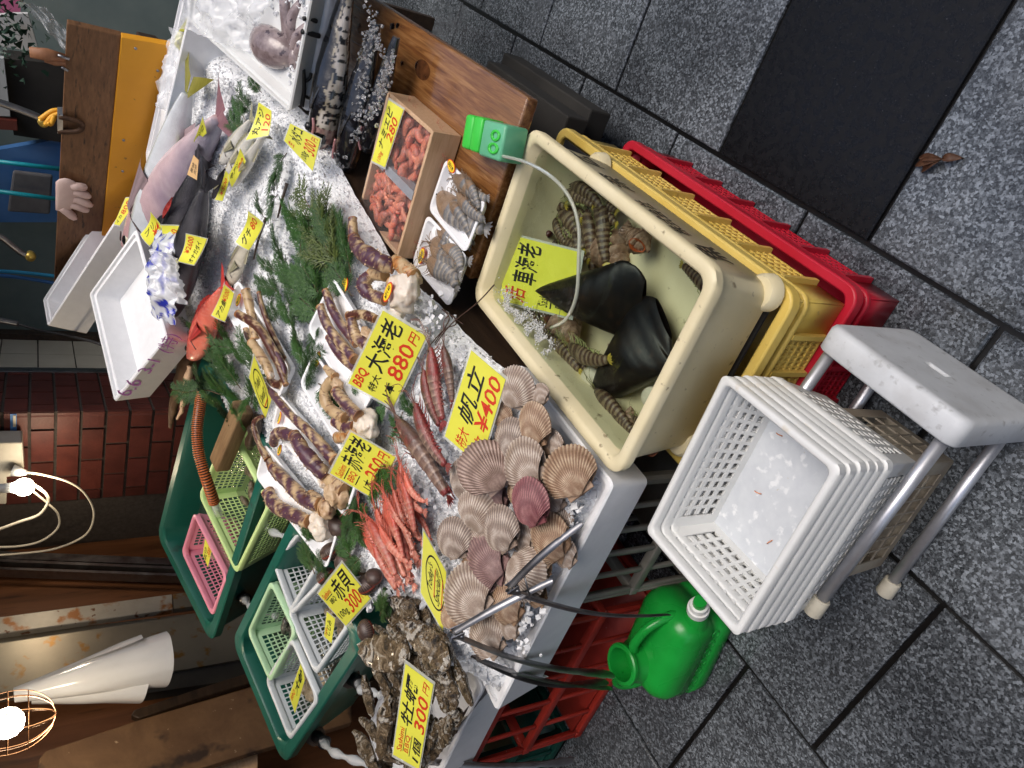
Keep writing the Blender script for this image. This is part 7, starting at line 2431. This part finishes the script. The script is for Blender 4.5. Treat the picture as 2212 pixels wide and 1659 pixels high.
# ------------------------------------------------------------------ cedar sprigs
m_ced = pm('cedar_green', [(1, 1, 1), (.6, .66, .5)], 40, rough=.5, pig=True, rand=.3)
def cedar_mesh(seed, hue=0):
    rr = random.Random(seed)
    mb = MB()
    g0, g1 = ((.018, .072, .016), (.050, .130, .022)) if not hue else ((.045, .075, .016), (.10, .13, .03))
    def leaf(p, d, l_, w_, nrm):
        s = d.cross(nrm).normalized()
        n = 4
        vs = []
        for i in range(n + 1):
            u = i / n
            c = p + d * l_ * u + nrm * .03 * l_ * sin(u * 3)
            ww = w_ * (.8 + .4 * (i % 2)) * (1 - .75 * u)
            vs += [c - s * ww, c + nrm * w_ * .4, c + s * ww]
        col = mix(g0, g1, rr.random())
        fs = []
        for i in range(n):
            k = i * 3
            fs += [(k, k + 1, k + 4, k + 3), (k + 1, k + 2, k + 5, k + 4)]
        mb.add(vs, fs, col)
    stem = smooth_path([(0, 0, 0), (.3, rr.uniform(-.04, .04), .03), (.65, rr.uniform(-.08, .08), .04), (1, rr.uniform(-.12, .12), .0)], 8)
    mb.tube(stem, [.011 * (1 - .85 * i / (len(stem) - 1)) for i in range(len(stem))], 6, col=(.10, .055, .025))
    Z = Vector((0, 0, 1))
    for i in range(3, len(stem)):
        u = i / (len(stem) - 1)
        d = (stem[i] - stem[i - 1]).normalized()
        for sgn_ in (-1, 1):
            if rr.random() < .12:
                continue
            a_ = sgn_ * rr.uniform(.55, .85)
            dd = (R(a_) @ d + Z * rr.uniform(-.15, .2)).normalized()
            bl_ = .42 * (1.05 - u) ** .6 * rr.uniform(.7, 1.1) + .05
            nb = max(3, int(bl_ / .035))
            leaf(stem[i], dd, bl_, .006, Z)
            for k in range(1, nb + 1):
                v = k / (nb + 1)
                for s2 in (-1, 1):
                    d2 = (R(s2 * rr.uniform(.5, .8)) @ dd + Z * rr.uniform(-.2, .25)).normalized()
                    b2 = bl_ * .42 * (1.1 - v) * rr.uniform(.7, 1.1)
                    leaf(stem[i] + dd * bl_ * v, d2, b2, .0065, Z)
                    if b2 > .07:
                        for s3 in (-1, 1):
                            d3 = (R(s3 * .6) @ d2 + Z * rr.uniform(-.2, .2)).normalized()
                            leaf(stem[i] + dd * bl_ * v + d2 * b2 * .4, d3, b2 * .5, .006, Z)
    return mb.mesh('frond', m_ced)
CED = [cedar_mesh(1), cedar_mesh(2), cedar_mesh(3), cedar_mesh(4, 1)]
GC = 'cedar sprigs laid on the ice'
rc = random.Random(17)
spr = []
def sprig(b_, t_, mi, dz=.02):
    spr.append((b_, t_, mi, dz))
for b_, t_, mi in (((742, 606), (652, 428), 3), ((715, 600), (705, 432), 3), ((744, 560), (688, 452), 0), ((758, 590), (738, 470), 0), ((700, 650), (648, 520), 1), ((690, 560), (640, 600), 2), ((655, 640), (600, 560), 0), ((700, 690), (640, 610), 1), ((668, 700), (620, 640), 2), ((640, 720), (605, 640), 0), ((660, 770), (630, 690), 1),
                   ((610, 640), (556, 600), 0), ((600, 590), (560, 560), 2), ((760, 640), (720, 540), 1), ((672, 500), (650, 560), 2), ((735, 650), (700, 600), 0), ((625, 590), (590, 500), 2), ((688, 620), (625, 575), 0), ((745, 520), (720, 455), 2), ((600, 700), (585, 640), 1),
                   ((470, 790), (420, 720), 0), ((500, 800), (450, 720), 1), ((520, 840), (470, 760), 2), ((500, 860), (452, 800), 0), ((530, 870), (480, 830), 1), ((480, 880), (440, 850), 2), ((540, 800), (500, 740), 0), ((560, 780), (515, 720), 1), ((545, 850), (520, 900), 2), ((510, 910), (470, 880), 0), ((445, 850), (425, 800), 1), ((495, 740), (470, 690), 2), ((460, 740), (410, 700), 0), ((440, 720), (395, 690), 2), ((570, 820), (540, 760), 1), ((530, 930), (500, 870), 0),
                   ((770, 1010), (748, 1100), 0), ((775, 1060), (745, 1140), 1), ((790, 1090), (765, 1170), 2), ((760, 1130), (740, 1190), 0), ((800, 1190), (770, 1130), 1), ((780, 1200), (750, 1250), 2), ((680, 1240), (660, 1150), 1), ((690, 1180), (650, 1120), 0), ((710, 1280), (690, 1200), 2),
                   ((880, 930), (845, 900), 0), ((870, 890), (850, 950), 1), ((900, 900), (870, 860), 2), ((840, 870), (815, 900), 0), ((745, 900), (700, 850), 1), ((650, 830), (690, 760), 2), ((690, 700), (665, 760), 1), ((800, 990), (770, 950), 0),
                   ((545, 245), (515, 190), 1), ((530, 260), (505, 215), 0), ((525, 290), (495, 250), 2), ((565, 200), (540, 170), 2), ((620, 330), (590, 400), 0), ((600, 360), (580, 430), 2), ((570, 470), (555, 420), 1), ((600, 420), (578, 470), 0), ((850, 1300), (815, 1310), 1), ((820, 1330), (835, 1290), 0)):
    sprig(b_, t_, mi)
def scatter(n, poly, l0, l1, ang, da, mis):
    xs, ys = [p[0] for p in poly], [p[1] for p in poly]
    k = 0
    while k < n:
        x, y = rc.uniform(min(xs), max(xs)), rc.uniform(min(ys), max(ys))
        ins = False
        for i in range(len(poly)):
            (xa, ya), (xb, yb) = poly[i], poly[i - 1]
            if (ya > y) != (yb > y) and x < (xb - xa) * (y - ya) / (yb - ya) + xa:
                ins = not ins
        if not ins:
            continue
        k += 1
        a_, l_ = rc.gauss(ang, da), rc.uniform(l0, l1)
        sprig((x, y), (x + l_ * cos(a_), y + l_ * sin(a_)), rc.choice(mis))
scatter(3, ((600, 560), (640, 480), (720, 470), (770, 560), (740, 640), (690, 700), (640, 740), (600, 680)), 70, 130, -2.1, .6, (0, 1, 2))
scatter(5, ((420, 720), (480, 690), (560, 770), (570, 880), (520, 900), (450, 880)), 60, 100, -2.2, .8, (0, 1, 2))
scatter(3, ((640, 760), (690, 740), (720, 880), (690, 900)), 50, 90, -1.8, .8, (0, 1, 2))
scatter(8, ((745, 1010), (790, 1000), (800, 1190), (760, 1230)), 45, 80, -2, .8, (0, 1, 2))
for i, (b_, t_, mi, dz) in enumerate(spr):
    near_ = (b_[0], b_[1])
    if near_[0] < 575 and near_[1] > 680:
        lab = 'green cedar sprig in the thick bunch by the hose'
    elif near_[1] > 840:
        lab = 'green cedar sprig tucked among crab legs, shells and prawns'
    elif near_[1] < 480:
        lab = 'green cedar sprig half buried in ice near the fish'
    else:
        lab = 'green cedar sprig in the bed between fish and crab trays' if mi != 3 else 'olive-yellow cedar sprig reaching up the bright ice'
    a, b = S(*b_, .012 + rc.uniform(0, .02)), S(*t_, .02 + rc.uniform(0, .03))
    if near_[0] < 575 and near_[1] > 680:
        b = S(*t_, .05 + rc.uniform(0, .05))
    M = frame(a, b - a, SN + Vector((rc.gauss(0, .25), rc.gauss(0, .25), 0)))
    L_ = (b - a).length * 1.1
    meshobj('cedar_sprig', CED[mi], M @ SC(L_, max(L_, .10), max(L_, .10)), lab, 'sprig', {'t': 'cedar by the hose', 'a': 'cedar among shellfish', 'n': 'cedar near fish', 'b': 'cedar in the middle', 'o': 'olive cedar'}['o' if 'olive' in lab else 't' if 'hose' in lab else 'a' if 'among' in lab else 'n' if 'near the fish' in lab else 'b'])
# bare twigs in the ice
for pts, lab in ((((620, 396), (610, 430), (600, 470)), 'bare dark twig sticking out of the bright ice'), (((575, 470), (560, 510), (548, 560)), 'thin twig beside the croaker card'), (((500, 570), (502, 610), (503, 640)), 'thin dark twig left of the red fish card')):
    MB().tube(smooth_path([S(x, y, .012 + .01 * (i % 2)) for i, (x, y) in enumerate(pts)], 5), [.0055 - .0003 * k for k in range(11)], 7).build('twig', m_darkwood, label=lab, cat='twig')

# ------------------------------------------------------------------ tongs hooked over the foam boxes
def tongs(label, piv, tips, wire=False, w0=.0135, w1=.021):
    t = thing('tongs', label, 'tongs', Matrix.Translation(piv), 'steel tongs hooked over the foam boxes')
    w_in = w0
    for ti, (tip, bulge) in enumerate(tips):
        w0 = w_in if ti == 0 or tip.z < .45 else .0062
        d = tip - piv
        side = d.cross(Vector((0, 0, 1))).normalized()
        nrm = side.cross(d).normalized()
        mb = MB()
        n = 30
        rings = []
        for i in range(n + 1):
            u = i / n
            c = d * u + nrm * bulge * sin(pi * u)
            ww = w0 + .002 * sin(pi * u)
            if u > .74:
                k = (u - .74) / .26
                ww = lerp(w0, w1 if tip.z < .45 else w0 * 1.1, sin(pi * min(1, k * .62))) * (1 + .10 * cos(k * 30)) * (1 if k < .9 else .7)
            dep = .0045 * (1 - u * .4)
            rings.append([c - side * ww + nrm * dep, c - side * ww * .8 - nrm * dep * .2, c - nrm * dep, c + side * ww * .8 - nrm * dep * .2, c + side * ww + nrm * dep, c + side * ww * .75 + nrm * dep * .1, c - nrm * dep * .3, c - side * ww * .75 + nrm * dep * .1])
        mb.loft(rings)
        mb.build('arm', m_steel, t, auto=50)
    d0 = (tips[0][0] - piv).normalized() + (tips[1][0] - piv).normalized()
    pl_ = MB()
    e0, e1 = (tips[0][0] - piv).normalized(), (tips[1][0] - piv).normalized()
    nrm = e0.cross(e1).normalized()
    for s in (-1, 1):
        o = nrm * s * .0095
        pl_.add([o - d0 * .004, o + e0 * .026, o + e1 * .026, o - d0 * .004 + nrm * s * .002, o + e0 * .026 + nrm * s * .002, o + e1 * .026 + nrm * s * .002], [(0, 1, 2), (3, 5, 4), (0, 3, 4, 1), (1, 4, 5, 2), (2, 5, 3, 0)])
    pl_.build('hinge_plate', m_steel, t, smooth=False)
    MB().tube([nrm * -.013 + d0 * .010, nrm * .013 + d0 * .010], .0045, 10).build('rivet', m_steel, t)
    if wire:
        MB().tube([nrm * -.014 + e0 * .045, nrm * .014 + e0 * .045, nrm * .014 + e1 * .045, nrm * -.014 + e1 * .045, nrm * -.014 + e0 * .045], .0016, 6).build('wire_loop', m_steel, t)
    return t
tongs('steel tongs with a wire loop, opened wide across the scallops', PA(1099, 1272, .0), [(PA(1440, 1328, -.09), .02), (PA(1258, 1132, -.025), .010)], True)
tongs('open steel tongs next to the closed pair on the foam rim', PA(979, 1368, .03), [(PA(1322, 1455, -.05), .02), (PA(1194, 1255, -.02), .010)])
tongs('closed steel tongs hanging over the scallop box corner', PA(1024, 1419, .04), [(PA(1316, 1484, -.05), .015), (PA(1308, 1470, -.035), .030)])
tongs('steel tongs at the near end hooked over the oyster box', PA(929, 1643, .12), [(PA(1240, 1641, .0), .015), (PA(1076, 1466, .06), .010)])
